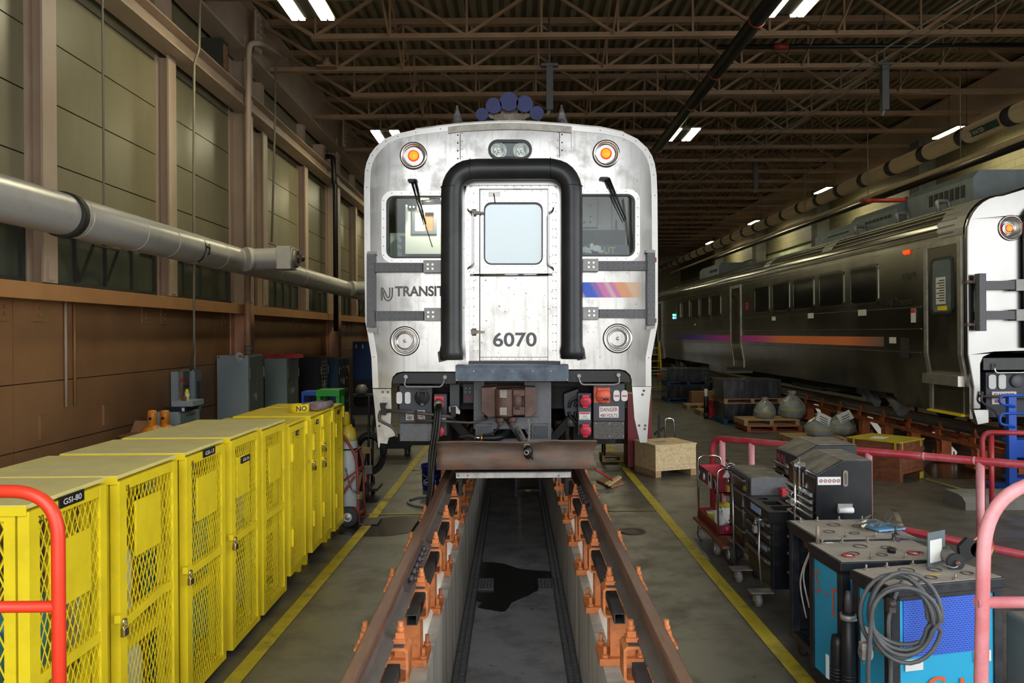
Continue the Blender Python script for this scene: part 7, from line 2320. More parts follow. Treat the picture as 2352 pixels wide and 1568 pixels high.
# hose gland at the back corner of the middle machine
P2 = lambda x, y, z: tuple((MW[m2.name] @ Vector((x, y, z))))
t = thing('hose_fitting', 'dark hose with a brass fitting lying off the back corner of the middle machine', 'hose', P2(L2 - .12, .42, h2))
MB().cyl((0, 0, .0), (0, 0, .05), .025, n=10).cyl((0, 0, .05), (0, 0, .10), .009, n=8).build('fitting', M['iron'], t)
MB().tube(catm([(-.02, -.02, .04), (.05, -.02, .03), (.12, -.06, .025), (.2, -.16, .02)], 6), .010, 7).build('hose', M['cord'], t)
p = Vector(P2(L2 - .02, .10, h2 + .03))
o = MB().lathe([(.0, 0), (.02, 0), (.024, .02), (.02, .06), (0, .06)], (0, 0, 0), (1, .3, 0), 10).build('knob', M['iron']); o.location = p; tag(o, 'loose metal pipe nut on the edge of the middle machine', 'pipe nut')
# plastic bag of blue sheet on the rear machine
P3 = lambda x, y, z: tuple((MW[m3.name] @ Vector((x, y, z))))
t = thing('plastic_bag', 'clear plastic bag holding a blue sheet on the rear service machine', 'bag', P3(.55, .24, h3 + .006))
MB().box((0, 0, .012), (.22, .16, .012), .3).build('blue_sheet', M['plastic_blue'], t)
random.seed(3)
vs, fs = [], []
for j in range(7):
    for i in range(9):
        u, v = i / 8 - .5, j / 6 - .5
        vs.append((u * .36 + .03 * v, v * .24 + .05 * u, .022 + .05 * random.random() * (1.2 - abs(u)) + (.05 if i > 5 and j > 3 else 0)))
for j in range(6):
    for i in range(8): fs.append((j * 9 + i, j * 9 + i + 1, j * 9 + i + 10, j * 9 + i + 9))
MB().add(vs, fs, False).build('film', M['film_clear'], t)
# ---------------------------------------------------------------- black tool chests
def drawers(t, m_face, x, y0, y1, zs, trim='drawer_trim', mt='black_gloss', ends=False):
    for z0, z1 in zs:
        d = MB().bx(x - .018, y0, z0 + .004, x, y1, z1 - .004).build('drawer', M[mt], t, W=True)
        MB().extr([(x - .018, z1 - .006), (x - .043, z1 - .010), (x - .048, z1 - .020), (x - .040, z1 - .032), (x - .018, z1 - .038)], 'y', y0 + .005, y1 - .005).build('drawer_pull', M[trim], d, W=True)
def top_chest(t, x0, x1, y0, y1, z0, z1, slope=.20, zl=.26):
    MB().extr([(x0, z0), (x1, z0), (x1, z1), (x0 + slope, z1), (x0 + .0, z1 - .11), (x0, z1 - zl)], 'y', y0, y1).build('chest_body', M['cabinet_black'], t, W=True, bev=.006)
    MB().extr([(x0 + slope + .006, z1 + .001), (x1 - .006, z1 + .001), (x1 - .006, z1 + .004), (x0 + slope + .006, z1 + .004)], 'y', y0 + .006, y1 - .006).build('dusty_lid', M['dusty_black'], t, W=True)
    MB().add([(x0 + .01, y0 + .006, z1 - .101), (x0 + slope, y0 + .006, z1 + .003), (x0 + slope, y1 - .006, z1 + .003), (x0 + .01, y1 - .006, z1 - .101)], [(0, 1, 2, 3)]).build('lid_slope', M['dusty_black'], t, W=True)
xa, ya = 2.30, 6.08
yb = 6.66
t = thing('tool_chest', 'tall black tool chest with lidded top box, white icon strip on its end', 'tool chest', (xa + .25, (ya + yb) / 2, 0))
ztop = 1.335
x1 = P(2004, 1100, ya).x
zsp = P(1873, 1193, ya).z
top_chest(t, xa, x1, ya, yb, .88, ztop)
drawers(t, None, xa, ya + .02, yb - .02, [(.88 + .052 * k, .88 + .052 * (k + 1)) for k in range(4)])
MB().bx(xa - .012, ya + .01, 1.09, xa, yb - .01, 1.20).build('lid_front', M['black_gloss'], t, W=True)
MB().bx(xa + .01, ya + .01, .16, x1, yb - .01, .87).build('cabinet_body', M['cabinet_black'], t, W=True, bev=.006)
drawers(t, None, xa + .01, ya + .02, yb - .02, [(.18, .34), (.34, .50), (.50, .64), (.64, .76), (.76, .86)])
MB().bx(xa - .016, ya + .02, .2, xa - .010, ya + .3, .33).build('blue_sticker', M['blue_board'], t, W=True)
m = MB()
for k in range(6): m.bx(xa - .018, ya + .04, .215 + .018 * k, xa - .0165, ya + .14 + .02 * (k % 3), .222 + .018 * k)
m.build('sticker_print', M['white'], t, W=True)
m = MB()
for x in (xa + .06, x1 - .06):
    for y in (ya + .06, yb - .06):
        m.lathe([(0, -.022), (.06, -.022), (.068, 0), (.06, .022), (0, .022)], (x, y, .068), (1, 0, 0), 18); m.bx(x - .03, y - .03, .12, x + .03, y + .03, .165)
m.build('casters', M['tyre'], t, W=True)
a, b = P(1875, 1095, ya - .002), P(1931, 1113, ya - .002)
st = MB().bx(a.x + .01, ya - .004, b.z, b.x, ya - .001, a.z).build('icon_strip', M['white'], t, W=True)
m = MB()
for k in range(5):
    cxk = a.x + .035 + (b.x - a.x - .04) * k / 4.4
    m.tube([(cxk + .011 * math.cos(q), ya - .005, (a.z + b.z) / 2 + .011 * math.sin(q)) for q in [2 * PI * j / 14 for j in range(14)]], .0025, 4, closed=True)
    m.bar((cxk - .008, ya - .005, (a.z + b.z) / 2 - .008), (cxk + .008, ya - .005, (a.z + b.z) / 2 + .008), .003, .002)
m.build('icons', M['red_text'], st, W=True)
cxk, czk = P(1941, 1098, ya).x, P(1941, 1098, ya).z
MB().prism([rrect(cxk - .018, czk - .062, cxk + .018, czk + .062, .017)], lambda u, v, k: (u, ya - .010 + .012 * k, v)).build('lock_plate', M['horn_body'], t, W=True)
MB().prism([rrect(cxk - .008, czk - .045, cxk + .008, czk + .045, .007)], lambda u, v, k: (u, ya - .0115 + .002 * k, v)).build('lock_slot', M['iron'], t, W=True)
a, b = P(1923, 1156, ya), P(1957, 1178, ya)
hd = MB().bx(a.x, ya - .012, b.z, b.x, ya - .002, a.z).build('side_handle', M['clamp_gray'], t, W=True)
MB().tube([(a.x, ya - .02, (a.z + b.z) / 2 - .01), (b.x, ya - .02, (a.z + b.z) / 2 - .01)], .022, 10).build('handle_grip', M['white'], hd, W=True)
MB().bx(xa - .03, ya + .28, .93, xa - .02, ya + .30, 1.32).build('x', M['chrome'], t, W=True).name = 'locking_bar'
MB().text('ARMOR', (xa - .0125, ya + .20, 1.10), (0, -1, 0), (0, 0, 1), .035, .0, wide=.16).build('maker_letters', M['drawer_trim'], t, W=True) if False else None
o = MB().tube([(xa - .055, ya + .30, 1.27), (xa - .055, ya + .30, .55)], .012, 8).bx(xa - .07, ya + .27, 1.245, xa + .02, ya + .33, 1.275)
o = o.build('locking_rod', M['chrome']); tag(o, 'chrome locking rod down the drawers of the tall black tool chest', 'locking rod')
t2 = thing('combination_lock', 'steel combination padlock on the chrome locking rod', 'padlock', (xa - .07, ya + .29, .98))
MB().cyl((0, 0, -.02), (0, .025, -.02), .032, n=16).build('lock_body', M['drawer_trim'], t2); MB().tube(fillet([(-.016, .01, 0), (-.016, .01, .05), (.016, .01, .05), (.016, .01, 0)], .012), .005, 6).build('shackle', M['chrome'], t2)
# second lidded chest beyond it
xb_, yc, yd = 2.62, 7.40, 7.97
t = thing('tool_chest', 'second black tool chest with a red padlock, beyond the tall one', 'tool chest', (xb_ + .25, 7.8, 0))
zt2 = P(1800, 1016, 7.6).z
top_chest(t, xb_, xb_ + .56, yc, yd, .80, zt2)
drawers(t, None, xb_, yc + .02, yd - .02, [(.80 + .062 * k, .80 + .062 * (k + 1)) for k in range(4)])
MB().bx(xb_, yc, .10, xb_ + .56, yd, .79).build('cabinet_body', M['cabinet_black'], t, W=True)
m = MB()
for x in (xb_ + .06, xb_ + .5):
    for y in (yc + .06, yd - .06): m.lathe([(0, -.022), (.05, -.022), (.05, .022), (0, .022)], (x, y, .05), (1, 0, 0), 16)
m.build('casters', M['tyre'], t, W=True)
MB().bx(xb_ - .006, yd - .30, zt2 - .24, xb_ - .002, yd - .05, zt2 - .14).build('sticker', M['navy'], t, W=True)
m = MB()
for k, (y, z) in enumerate(((yd - .26, zt2 - .2), (yd - .2, zt2 - .17), (yd - .15, zt2 - .21), (yd - .1, zt2 - .17))): m.bx(xb_ - .009, y, z - .02, xb_ - .006, y + .035, z + .025)
m.build('sticker_print', M['red_plug'], t, W=True)
MB().bx(xb_ - .03, yd - .40, zt2 - .30, xb_ - .02, yd - .33, zt2 - .2).build('hasp', M['chrome'], t, W=True)
MB().bx(xb_ - .004, yc + .1, .82, xb_ - .001, yd - .1, .9).build('blue_screen', M['screen_blue'], t, W=True)
t2 = thing('padlock', 'red padlock on the second black tool chest', 'padlock', (xb_ - .06, yc + .22, zt2 - .36))
MB().bx(-.02, -.03, -.05, .02, .03, .01).build('lock_body', M['red_plug'], t2, bev=.004); MB().tube(fillet([(0, -.022, .01), (0, -.022, .06), (0, .022, .06), (0, .022, .01)], .018), .006, 6).build('shackle', M['chrome'], t2)
# black plastic-topped tool trolley in front of it
xc, y0, y1, zt = 2.16, 6.72, 7.42, .80
t = thing('tool_trolley', 'black drawer trolley with a moulded tray top and outrigger casters', 'trolley', (xc + .2, 7.05, 0))
MB().bx(xc + .02, y0 + .02, .14, xc + .42, y1 - .02, zt - .09).build('body', M['cabinet_black'], t, W=True, bev=.006)
w = MB()
o4 = [(xc - .02, y0), (xc + .45, y0), (xc + .45, y1), (xc - .02, y1)]
holes = [rrect(xc + .05, y0 + .06, xc + .36, y0 + .24, .04), rrect(xc + .05, y0 + .28, xc + .2, y0 + .45, .02), rrect(xc + .24, y0 + .3, xc + .38, y0 + .62, .03), circ(xc + .1, y0 + .55, .05, 16)]
w.prism([o4] + holes, lambda u, v, k: (u, v, zt - .09 * k))
w.bx(xc - .02, y0, zt - .095, xc + .45, y1, zt - .085)
w.build('tray_top', M['black'], t, W=True, bev=.006)
MB().bx(xc - .024, y0 + .22, zt - .075, xc - .02, y0 + .50, zt - .02).build('front_label', M['screen_blue'], t, W=True)
drawers(t, None, xc + .02, y0 + .03, y1 - .03, [(.16, .38), (.38, .50), (.50, .60), (.60, .70)], mt='cabinet_black')
MB().bx(xc - .002, y0 + .12, .43, xc + .0015, y0 + .42, .47).bx(xc - .002, y0 + .2, .63, xc + .0015, y0 + .45, .66).build('drawer_label', M['screen_blue'], t, W=True)
m = MB()
for x, y in ((xc - .12, y0 - .0), (xc - .10, y1 - .05), (xc + .38, y0 + .06), (xc + .38, y1 - .06)):
    m.bx(x - .07, y - .06, .13, x + .12, y + .06, .142)
m.build('caster_plate', M['dusty_black'], t, W=True)
for x, y, mt in ((xc - .12, y0 - .0, 'bottle_blue'), (xc - .10, y1 - .05, 'wheel_gray'), (xc + .38, y0 + .06, 'wheel_gray'), (xc + .38, y1 - .06, 'wheel_gray')):
    c = MB().lathe([(0, -.02), (.055, -.02), (.062, 0), (.055, .02), (0, .02)], (x, y, .062), (1, .2, 0), 20).build('caster', M['wheel_gray'], t, W=True)
    MB().bar((x - .028, y, .06), (x - .028, y, .13), .006, .035).bar((x + .028, y, .06), (x + .028, y, .13), .006, .035).cyl((x - .035, y, .062), (x + .035, y, .062), .012, n=8).build('fork', M['drawer_trim'], c, W=True)
o = MB().tube([(xc - .05, y0 + .16, .72), (xc - .055, y0 + .16, .40), (xc - .05, y0 + .1, .145)], .011, 8).cyl((xc - .07, y0 + .16, .70), (xc + .0, y0 + .16, .70), .012, n=8).build('locking_rod', M['drawer_trim']); tag(o, 'steel locking rod down the drawers of the black tool trolley', 'locking rod')
t2 = thing('padlock', 'pale padlock at the top of the rod on the black tool trolley', 'padlock', (xc - .085, y0 + .16, .62))
MB().bx(-.02, -.03, -.03, .012, .03, .03).build('lock_body', M['clamp_gray'], t2, bev=.004); MB().tube(fillet([(0, -.02, .03), (0, -.02, .07), (0, .02, .07), (0, .02, .03)], .016), .005, 6).build('shackle', M['chrome'], t2)
# grey cabinet with black drawers
xg, y0, y1 = 2.215, 7.47, 8.22
zt = P(1722, 1098, 7.47).z
t = thing('drawer_cabinet', 'grey rolling cabinet with black drawers and a brass padlock', 'cabinet', (xg + .19, 7.85, 0))
MB().bx(xg, y0, .19, xg + .35, y1, zt).build('body', M['bar_gray'], t, W=True, bev=.006)
MB().bx(xg + .02, y0 + .02, zt, xg + .33, y1 - .02, zt + .004).build('dusty_top', M['dusty_black'], t, W=True)
n = 4
zz = .24
hs = (.20, .19, .17, .13)
for h in hs:
    d = MB().bx(xg - .012, y0 + .05, zz, xg, y1 - .05, zz + h - .02).build('drawer', M['black_gloss'], t, W=True)
    MB().tube(fillet([(xg, y0 + .12, zz + h - .03), (xg - .04, y0 + .12, zz + h - .03), (xg - .04, y1 - .12, zz + h - .03), (xg, y1 - .12, zz + h - .03)], .03), .009, 6).build('drawer_pull', M['bar_gray'], d, W=True)
    zz += h
m = MB()
for y in (y0 + .07, y1 - .07):
    for x in (xg + .06, xg + .29): m.lathe([(0, -.02), (.07, -.02), (.07, .02), (0, .02)], (x, y, .07), (1, 0, 0), 14); m.bx(x - .03, y - .03, .13, x + .03, y + .03, .195)
m.build('casters', M['tyre'], t, W=True)
o = MB().tube([(xg - .06, y0 + .42, zt - .03), (xg - .06, y0 + .36, .02)], .011, 8).build('locking_rod', M['drawer_trim']); tag(o, 'steel locking rod leaning on the grey cabinet', 'locking rod')
t2 = thing('padlock', 'brass padlock hooked on the locking rod of the grey cabinet', 'padlock', (xg - .09, y0 + .48, zt - .17))
MB().bx(-.015, -.04, -.05, .015, .04, .01).build('lock_body', M['brass'], t2, bev=.004); MB().tube(fillet([(0, -.03, .01), (0, -.03, .08), (0, .03, .08), (0, .03, .01)], .02), .006, 6).build('shackle', M['chrome'], t2)
t2 = thing('tail_lamp', 'red tail lamp in a grey bracket beside the grey cabinet', 'lamp', (xg + .30, y0 - .1, zt - .24))
MB().bx(-.06, 0, 0, .12, .1, .08).build('bracket', M['cab_gray_light'], t2); MB().bx(-.05, -.02, .08, .16, .09, .16).build('red_lens', M['red_plug'], t2, bev=.01)
MB().cyl((-.0, .0, .0), (-.0, .0, -.05), .014, n=8).build('stud', M['iron'], t2)
# red utility cart
x0, x1, y0, y1 = 2.12, 2.38, 8.32, 9.2
t = thing('utility_cart', 'narrow red two-shelf utility cart covered in stickers', 'cart', (2.24, 8.7, 0))
zt = .80
m = MB()
for y in (y0, y1):
    m.tube(fillet([(x0, y, .14), (x0, y, zt + .09), (x1, y, zt + .09), (x1, y, .14)], .06), .013, 8)
m.build('frame_loop', M['chrome'], t, W=True)
m = MB().bx(x0, y0, zt - .16, x0 + .008, y1, zt).bx(x1 - .008, y0, zt - .16, x1, y1, zt).bx(x0, y0, zt - .16, x1, y0 + .008, zt).bx(x0, y1 - .008, zt - .16, x1, y1, zt).bx(x0, y0, zt - .16, x1, y1, zt - .15)
m.build('top_tray', M['cart_red'], t, W=True)
MB().bx(x0 + .01, y0 + .01, zt - .15, x1 - .01, y1 - .01, zt - .13).bx(x1 - .012, y0 + .01, zt - .14, x1 - .009, y1 - .01, zt - .005).bx(x0 + .01, y1 - .012, zt - .14, x1 - .01, y1 - .009, zt - .005).build('tray_lining', M['cart_pink'], t, W=True)
MB().bx(x0, y0, .20, x0 + .008, y1, .30).bx(x1 - .008, y0, .20, x1, y1, .30).bx(x0, y0, .20, x1, y0 + .008, .30).bx(x0, y1 - .008, .2, x1, y1, .3).bx(x0, y0, .19, x1, y1, .21).build('lower_tray', M['cart_red'], t, W=True)
MB().bx(x0 - .06, y0 - .4, .165, x0 + .07, y0, .19).bx(x0 - .06, y0, .165, x1 + .0, y1 + .02, .19).build('deck', M['wood_dark'], t, W=True)
for x, y, r, mt in ((x0 - .04, y1 - .3, .07, 'wheel_gray'), (x0 - .02, y0 - .02, .07, 'wheel_gray'), (x0 + .03, y0 - .36, .105, 'tyre'), (x1 - .02, y1, .07, 'wheel_gray'), (x1 - .02, y0 + .0, .07, 'wheel_gray')):
    w = MB().lathe([(0, -.025), (r * .8, -.028), (r, -.015), (r, .015), (r * .8, .028), (0, .025)], (x, y, r), (1, .15, 0), 22).build('wheel', M[mt], t, W=True)
    MB().lathe([(0, -.032), (r * .5, -.03), (r * .5, .03), (0, .032)], (x, y, r), (1, .15, 0), 16).build('hub', M['hub'], w, W=True)
    MB().bx(x - .035, y - .02, r, x - .029, y + .02, .166).bx(x + .029, y - .02, r, x + .035, y + .02, .166).build('fork', M['iron'], w, W=True)
for k, (y, z, r, mt) in enumerate(((y1 - .14, zt - .07, .05, 'navy'), (y1 - .30, zt - .09, .055, 'bottle_blue'), (y0 + .33, zt - .075, .06, 'paper'), (y0 + .12, zt - .09, .055, 'paper'), (y1 - .05, zt - .09, .035, 'paper'))):
    s = MB()
    if k == 2: s.bx(x0 - .004, y - .07, z - .09, x0 - .002, y + .07, z + .07)
    else: s.lathe([(r, 0), (0, .001)], (x0 - .003, y, z), (-1, 0, 0), 20)
    s.build('sticker', M[mt], t, W=True)
    q = MB()
    if k in (1, 3): q.tube([(x0 - .005, y + r * .65 * math.cos(a), z + r * .65 * math.sin(a)) for a in [2 * PI * j / 16 for j in range(16)]], .006, 5, closed=True); q.sph((x0 - .004, y, z), .014, 8)
    elif k == 2: q.sph((x0 - .004, y, z + .015), .04, 10, (.1, 1, 1.1))
    else: q.bar((x0 - .005, y - r * .6, z), (x0 - .005, y + r * .6, z), .012, .003)
    q.build('sticker_print', M['sign_black' if k != 1 else 'white'], t, W=True)
# things on and in the cart
t2 = thing('flashlight', 'chrome trumpet-shaped work light lying on the handle of the red cart', 'work light', (x0 + .14, y0 + .0, zt + .11))
MB().lathe([(.022, .25), (.022, .08), (.034, .05), (.046, 0), (.038, 0), (.03, .03), (0, .03)], (0, 0, 0), (.1, 1, .1), 18).build('body', M['chrome'], t2)
t2 = thing('bottle', 'translucent squeeze bottle in the top tray of the red cart', 'bottle', (x0 + .12, y0 + .1, zt - .13))
MB().lathe([(.04, 0), (.042, .01), (.042, .13), (.02, .16), (.012, .20)], (0, 0, 0), (0, 0, 1), 16).build('body', M['white'], t2)
t2 = thing('tag', 'yellow tag hung on the handle of the red cart', 'tag', (x1 - .04, y0 - .02, zt))
MB().bx(-.02, -.003, -.01, .02, .0, .05).build('card', M['yellow'], t2)
t2 = thing('tub', 'yellow tub with white lid on the lower shelf of the red cart', 'tub', (x0 + .10, y1 - .28, .211))
MB().lathe([(.065, 0), (.075, .09), (.078, .10)], (0, 0, 0), (0, 0, 1), 22).build('tub', M['tank_yellow'], t2); MB().lathe([(.079, .095), (.079, .105), (0, .106)], (0, 0, 0), (0, 0, 1), 22).build('lid', M['paper'], t2)
t2 = thing('bucket', 'white pail with yellow lid at the back of the red cart', 'pail', (x0 + .18, y1 - .42, .211))
MB().lathe([(.07, 0), (.085, .20)], (0, 0, 0), (0, 0, 1), 22).build('pail', M['white'], t2); MB().lathe([(.088, .195), (.09, .22), (0, .222)], (0, 0, 0), (0, 0, 1), 22).build('lid', M['tank_yellow'], t2)
t2 = thing('plastic_bag', 'crumpled white plastic bag on the lower shelf of the red cart', 'bag', (x0 + .10, y0 + .26, .211))
random.seed(5)
b = MB().sph((0, 0, .1), .1, 10, (.8, 1.2, 1.0)); b.v = [(x + random.uniform(-.02, .02), y + random.uniform(-.02, .02), max(0, z + random.uniform(-.025, .03))) for x, y, z in b.v]; b.s = [False] * len(b.s)
b.build('bag', M['white'], t2)
t2 = thing('spray_can', 'orange spray can standing on the lower shelf of the red cart', 'spray can', (x0 + .17, y0 + .06, .211))
MB().lathe([(.03, 0), (.032, .01), (.032, .19), (.02, .215)], (0, 0, 0), (0, 0, 1), 18).build('can', M['orange_plug'], t2); MB().lathe([(.0325, .03), (.0325, .09)], (0, 0, 0), (0, 0, 1), 18).build('drop_mark', M['white'], t2); MB().cyl((0, 0, .21), (0, 0, .25), .012, .008, 10).build('nozzle', M['black'], t2)
t2 = thing('spray_can', 'blue can with red cap lying at the near end of the red cart', 'spray can', (x0 + .06, y0 + .10, .245))
MB().lathe([(.0, 0), (.032, 0), (.032, .13), (.0, .13)], (0, 0, 0), (.2, -1, .25), 18).build('can', M['bottle_blue'], t2); MB().lathe([(.033, .13), (.033, .17), (0, .175)], (0, 0, 0), (.2, -1, .25), 18).build('cap', M['red_plug'], t2)
t2 = thing('gloves', 'blue-grey work gloves hanging from the red cart', 'gloves', (x1 + .0, y0 - .03, zt - .1))
MB().sph((0, 0, -.06), .05, 10, (.6, .5, 1.8)).sph((.03, 0, -.13), .04, 10, (.5, .5, 1.6)).build('gloves', M['cab_gray'], t2)
# ---------------------------------------------------------------- guard rails
def railing(label, top_, posts_, r, mt, name='guard_rail', low=None, extra=None):
    t = thing(name, label, 'railing', tuple(Vector((posts_[0][0], posts_[0][1], 0))))
    MB().tube(top_, r, 14).build('top_rail', M[mt[0]], t, W=True)
    for (x, y, z0, z1) in posts_:
        MB().tube([(x, y, z0), (x, y, z1)], r * .9, 12).build('post', M[mt[1]], t, W=True)
    if low: MB().tube(low, r * .9, 12).build('mid_rail', M[mt[2] if len(mt) > 2 else mt[0]], t, W=True)
    return t
Yn = 2.5
zt = P(40, 1128, Yn).z
xl = P(135, 1400, Yn).x
zm = P(60, 1393, Yn).z
tp = fillet([(xl - 1.6, Yn, zt), (xl, Yn, zt), (xl, Yn, 0.02)], .15, 10)
t = thing('guard_rail', 'bright red tubular guard rail end in front of the yellow lockers', 'railing', (xl, Yn, 0))
MB().tube(tp, .0205, 18).build('rail_tube', M['rail_red'], t, W=True)
MB().tube([(xl - 1.6, Yn, zm), (xl, Yn, zm)], .018, 14).build('mid_rail', M['rail_red'], t, W=True)
MB().tube([(xl - 1.55, Yn, 0.02), (xl - 1.55, Yn, zt)], .02, 14).build('post', M['rail_red'], t, W=True)
xr = P(2243, 1450, Yn).x
zt2, zm2 = P(2400, 1104, Yn).z, P(2300, 1383, Yn).z
t = thing('guard_rail', 'faded pink tubular guard rail end in front of the nearest blue machine', 'railing', (xr, Yn, 0))
MB().tube(fillet([(xr + 1.6, Yn, zt2), (xr + .03, Yn, zt2), (xr - .02, Yn, 0.02)], .23, 12), .0205, 18).build('rail_tube', M['rail_pink'], t, W=True)
MB().tube([(xr + 1.6, Yn, zm2), (xr, Yn, zm2)], .018, 14).build('mid_rail', M['rail_pink'], t, W=True)
MB().tube([(xr + 1.55, Yn, 0.02), (xr + 1.55, Yn, zt2)], .02, 14).build('post', M['rail_pink'], t, W=True)
# long railing behind the tool chests
A = P(1637, 1006, 9.55); Bq = P(2500, 1080, 6.75)
d = Bq - A
def on(tq): return A + d * tq
def t_at(px):
    lo, hi = 0, 1
    for _ in range(40):
        mid = (lo + hi) / 2; q = on(mid)
        if CX + q.x / q.y * F < px: lo = mid
        else: hi = mid
    return lo
Al = P(1640, 1125, 9.55); Bl = P(2500, 1306, 6.75)
dl = Bl - Al
q0 = on(0)
t = thing('guard_rail', 'long crimson guard rail slanting behind the tool chests', 'railing', (q0.x, q0.y, 0))
MB().tube(fillet([Vector((q0.x, q0.y, .03)), q0, Bq], .14, 8), .037, 16).build('top_rail', M['rail_crimson'], t, W=True)
MB().tube([Al, Bl], .036, 14).build('mid_rail', M['rail_crimson'], t, W=True)
for px in (1657, 1724, 1993, 2249):
    q = on(t_at(px))
    MB().tube([(q.x, q.y, .01), (q.x, q.y, q.z)], .036, 14).build('post', M['rail_pink'], t, W=True)
m = MB()
for px in (1873, 1958, 2120, 2236):
    q = on(t_at(px)); e = d.normalized() * .012
    m.tube([q - e, q + e], .0385, 14)
m.build('weld_ring', M['rail_pink'], t, W=True)
# shorter railing farther right
C1, C2 = P(2256, 992, 9.9), P(2420, 996, 9.6)
t = thing('guard_rail', 'short crimson guard rail in front of the blue ladder', 'railing', (C1.x, C1.y, 0))
MB().tube(fillet([(C1.x, C1.y, .02), C1, C2], .12, 8), .03, 12).build('top_rail', M['rail_crimson'], t, W=True)
q = P(2277, 992, 9.88)
MB().tube([(q.x, q.y, .02), (q.x, q.y, q.z)], .03, 12).build('post', M['rail_crimson'], t, W=True)
a, b = P(2258, 1062, 9.9), P(2420, 1068, 9.6)
MB().tube([a, b], .03, 12).build('mid_rail', M['rail_crimson'], t, W=True)
# blue ladder
Yl = 11.35
t = thing('rolling_ladder', 'bright blue steel ladder with looped handrails at the right edge', 'ladder', (P(2330, 1120, Yl).x, Yl, 0))
xa_, xb2 = P(2329, 1000, Yl).x, P(2329, 1000, Yl).x + .55
zt = P(2329, 906, Yl).z
m = MB()
for x in (xa_, xb2):
    m.bx(x - .07, Yl, .03, x + .04, Yl + .08, zt)
m.build('upright', M['ladder_blue'], t, W=True)
m = MB()
for py in (1013, 1060, 1100): 
    z = P(2329, py, Yl).z; m.bx(xa_, Yl + .01, z - .02, xb2, Yl + .30, z + .015)
m.bx(xa_, Yl + .02, .5, xb2, Yl + .05, .74)
m.build('step', M['ladder_blue'], t, W=True)
for z0_, z1_ in ((zt, zt - .12), (P(0, 963, Yl).z, P(0, 985, Yl).z - .02)):
    MB().tube(fillet([(xb2, Yl - .02, z0_ - .01), (xa_ - .2, Yl - .02, z0_ - .01), (xa_ - .22, Yl - .02, z1_), (xa_, Yl - .02, z1_ - .05)], .06, 6), .02, 10).build('handrail', M['ladder_blue'], t, W=True)
MB().bx(xa_ - .14, Yl - .05, .02, xb2 + .05, Yl + .5, .06).build('base', M['ladder_blue'], t, W=True)
# concrete kerb block and pillar at the right
a = G(2218, 1172)
o = MB().extr([(0, 0), (0, .10), (.08, .16), (.2, .18), (.5, .18), (.55, 0)], 'x', 0, 3).build('kerb_block', M['concrete']); o.location = (a.x, a.y, 0); tag(o, 'low grey concrete kerb on the floor behind the guard rail', 'kerb')
o = MB().bx(2.98, 4.35, 0, 3.9, 4.85, .62).build('concrete_block', M['concrete'], bev=.02); tag(o, 'grey concrete block beside the nearest blue machine', 'block')
# ---------------------------------------------------------------- crates, pallets and wrapped goods
def crate(name, label, cat, c, r_, l_, z0, z1, mt, skid='wood', lid=None):
    """corners on the floor: c near, r_ right, l_ left"""
    c, r_, l_ = [Vector((q.x, q.y, 0)) for q in (c, r_, l_)]
    u, v = (r_ - c), (l_ - c)
    rz = math.atan2(u.y, u.x)
    t = thing(name, label, cat, tuple(c), rz)
    L_ = u.length; W_ = v.length
    MB().bx(0, 0, z0, L_, W_, z1).build('box', M[mt], t, bev=.004)
    m = MB()
    for x in (0, L_ - .1):
        m.bx(x, .0, 0, x + .1, W_, z0)
    m.bx(L_ / 2 - .05, .06, 0, L_ / 2 + .05, W_, z0) if L_ > 1 else None
    m.build('skid', M[skid], t)
    m = MB().bx(-.012, -.012, z1, L_ + .012, W_ + .012, z1 + .022)
    m.build('lid', M[lid or mt], t, bev=.003)
    return t, L_, W_
cr, L_, W_ = crate('crate', 'chipboard crate on skids standing right of the cab car', 'crate', G(1506, 1097), G(1599, 1090), G(1443, 1082), .10, .50, 'osb')
MB().box((L_ * .35, W_ * .45, .5235), (.26, .12, .002), .3).build('paper', M['clamp_gray'], cr)
o = thing('hand_cart', 'folding chrome luggage cart standing behind the chipboard crate', 'hand cart', (G(1540, 1060).x, 14.6, 0))
MB().tube(fillet([(-.0, .2, .05), (0, .2, .72), (.16, .2, .72), (.2, .2, .05)], .06), .014, 8).build('handle_loop', M['chrome'], o)
MB().bar((-.16, .05, .02), (-.12, .1, .8), .04, .03).bar((-.22, .05, .45), (-.04, .15, .55), .04).build('frame', M['dark_under'], o)
MB().bx(-.3, .0, .015, .1, .25, .03).build('toe_plate', M['chrome'], o)
wc, L_, W_ = crate('crate', 'weathered brown wooden crate with a yellow lid', 'crate', G(2067, 1109), G(2122, 1096), G(1950, 1091), .12, .60, 'wood_dark', 'wood_dark', 'lid_yellow')
MB().box((L_ * .35, W_ * .55, .626), (.3, .2, .004), .2).build('paper_sheet', M['paper'], wc)
m = MB()
for y in (.05, W_ - .12):
    m.bx(-.012, y, .50, -.004, y + .03, .61)
for x in (.05, L_ - .12): m.bx(x, -.012, .50, x + .03, -.004, .61)
m.bx(L_ - .14, -.006, .0, L_ - .02, -.001, .10)
m.build('corner_strap', M['lid_yellow'], wc)
def pallet(label, x, y, w, d, rz=0.0, z=0.0, mt='wood', mt2=None, group='pallets on the aisle floor'):
    t = thing('pallet', label, 'pallet', (x, y, z), rz, group)
    m = MB()
    n = 6
    for i in range(n): m.bx(0, d * i / n + .01, .115, w, d * (i + 1) / n - .03, .135)
    m.build('deck_boards', M[mt], t)
    m = MB()
    for i in (0, .46, .92): m.bx(w * i, 0, .02, w * i + .09, d, .115)
    m.build('stringers', M[mt2 or mt], t)
    m = MB()
    for i in (0, 2, 5): m.bx(0, d * i / n, 0, w, d * i / n + .1, .02)
    m.build('bottom_boards', M[mt], t)
    return t
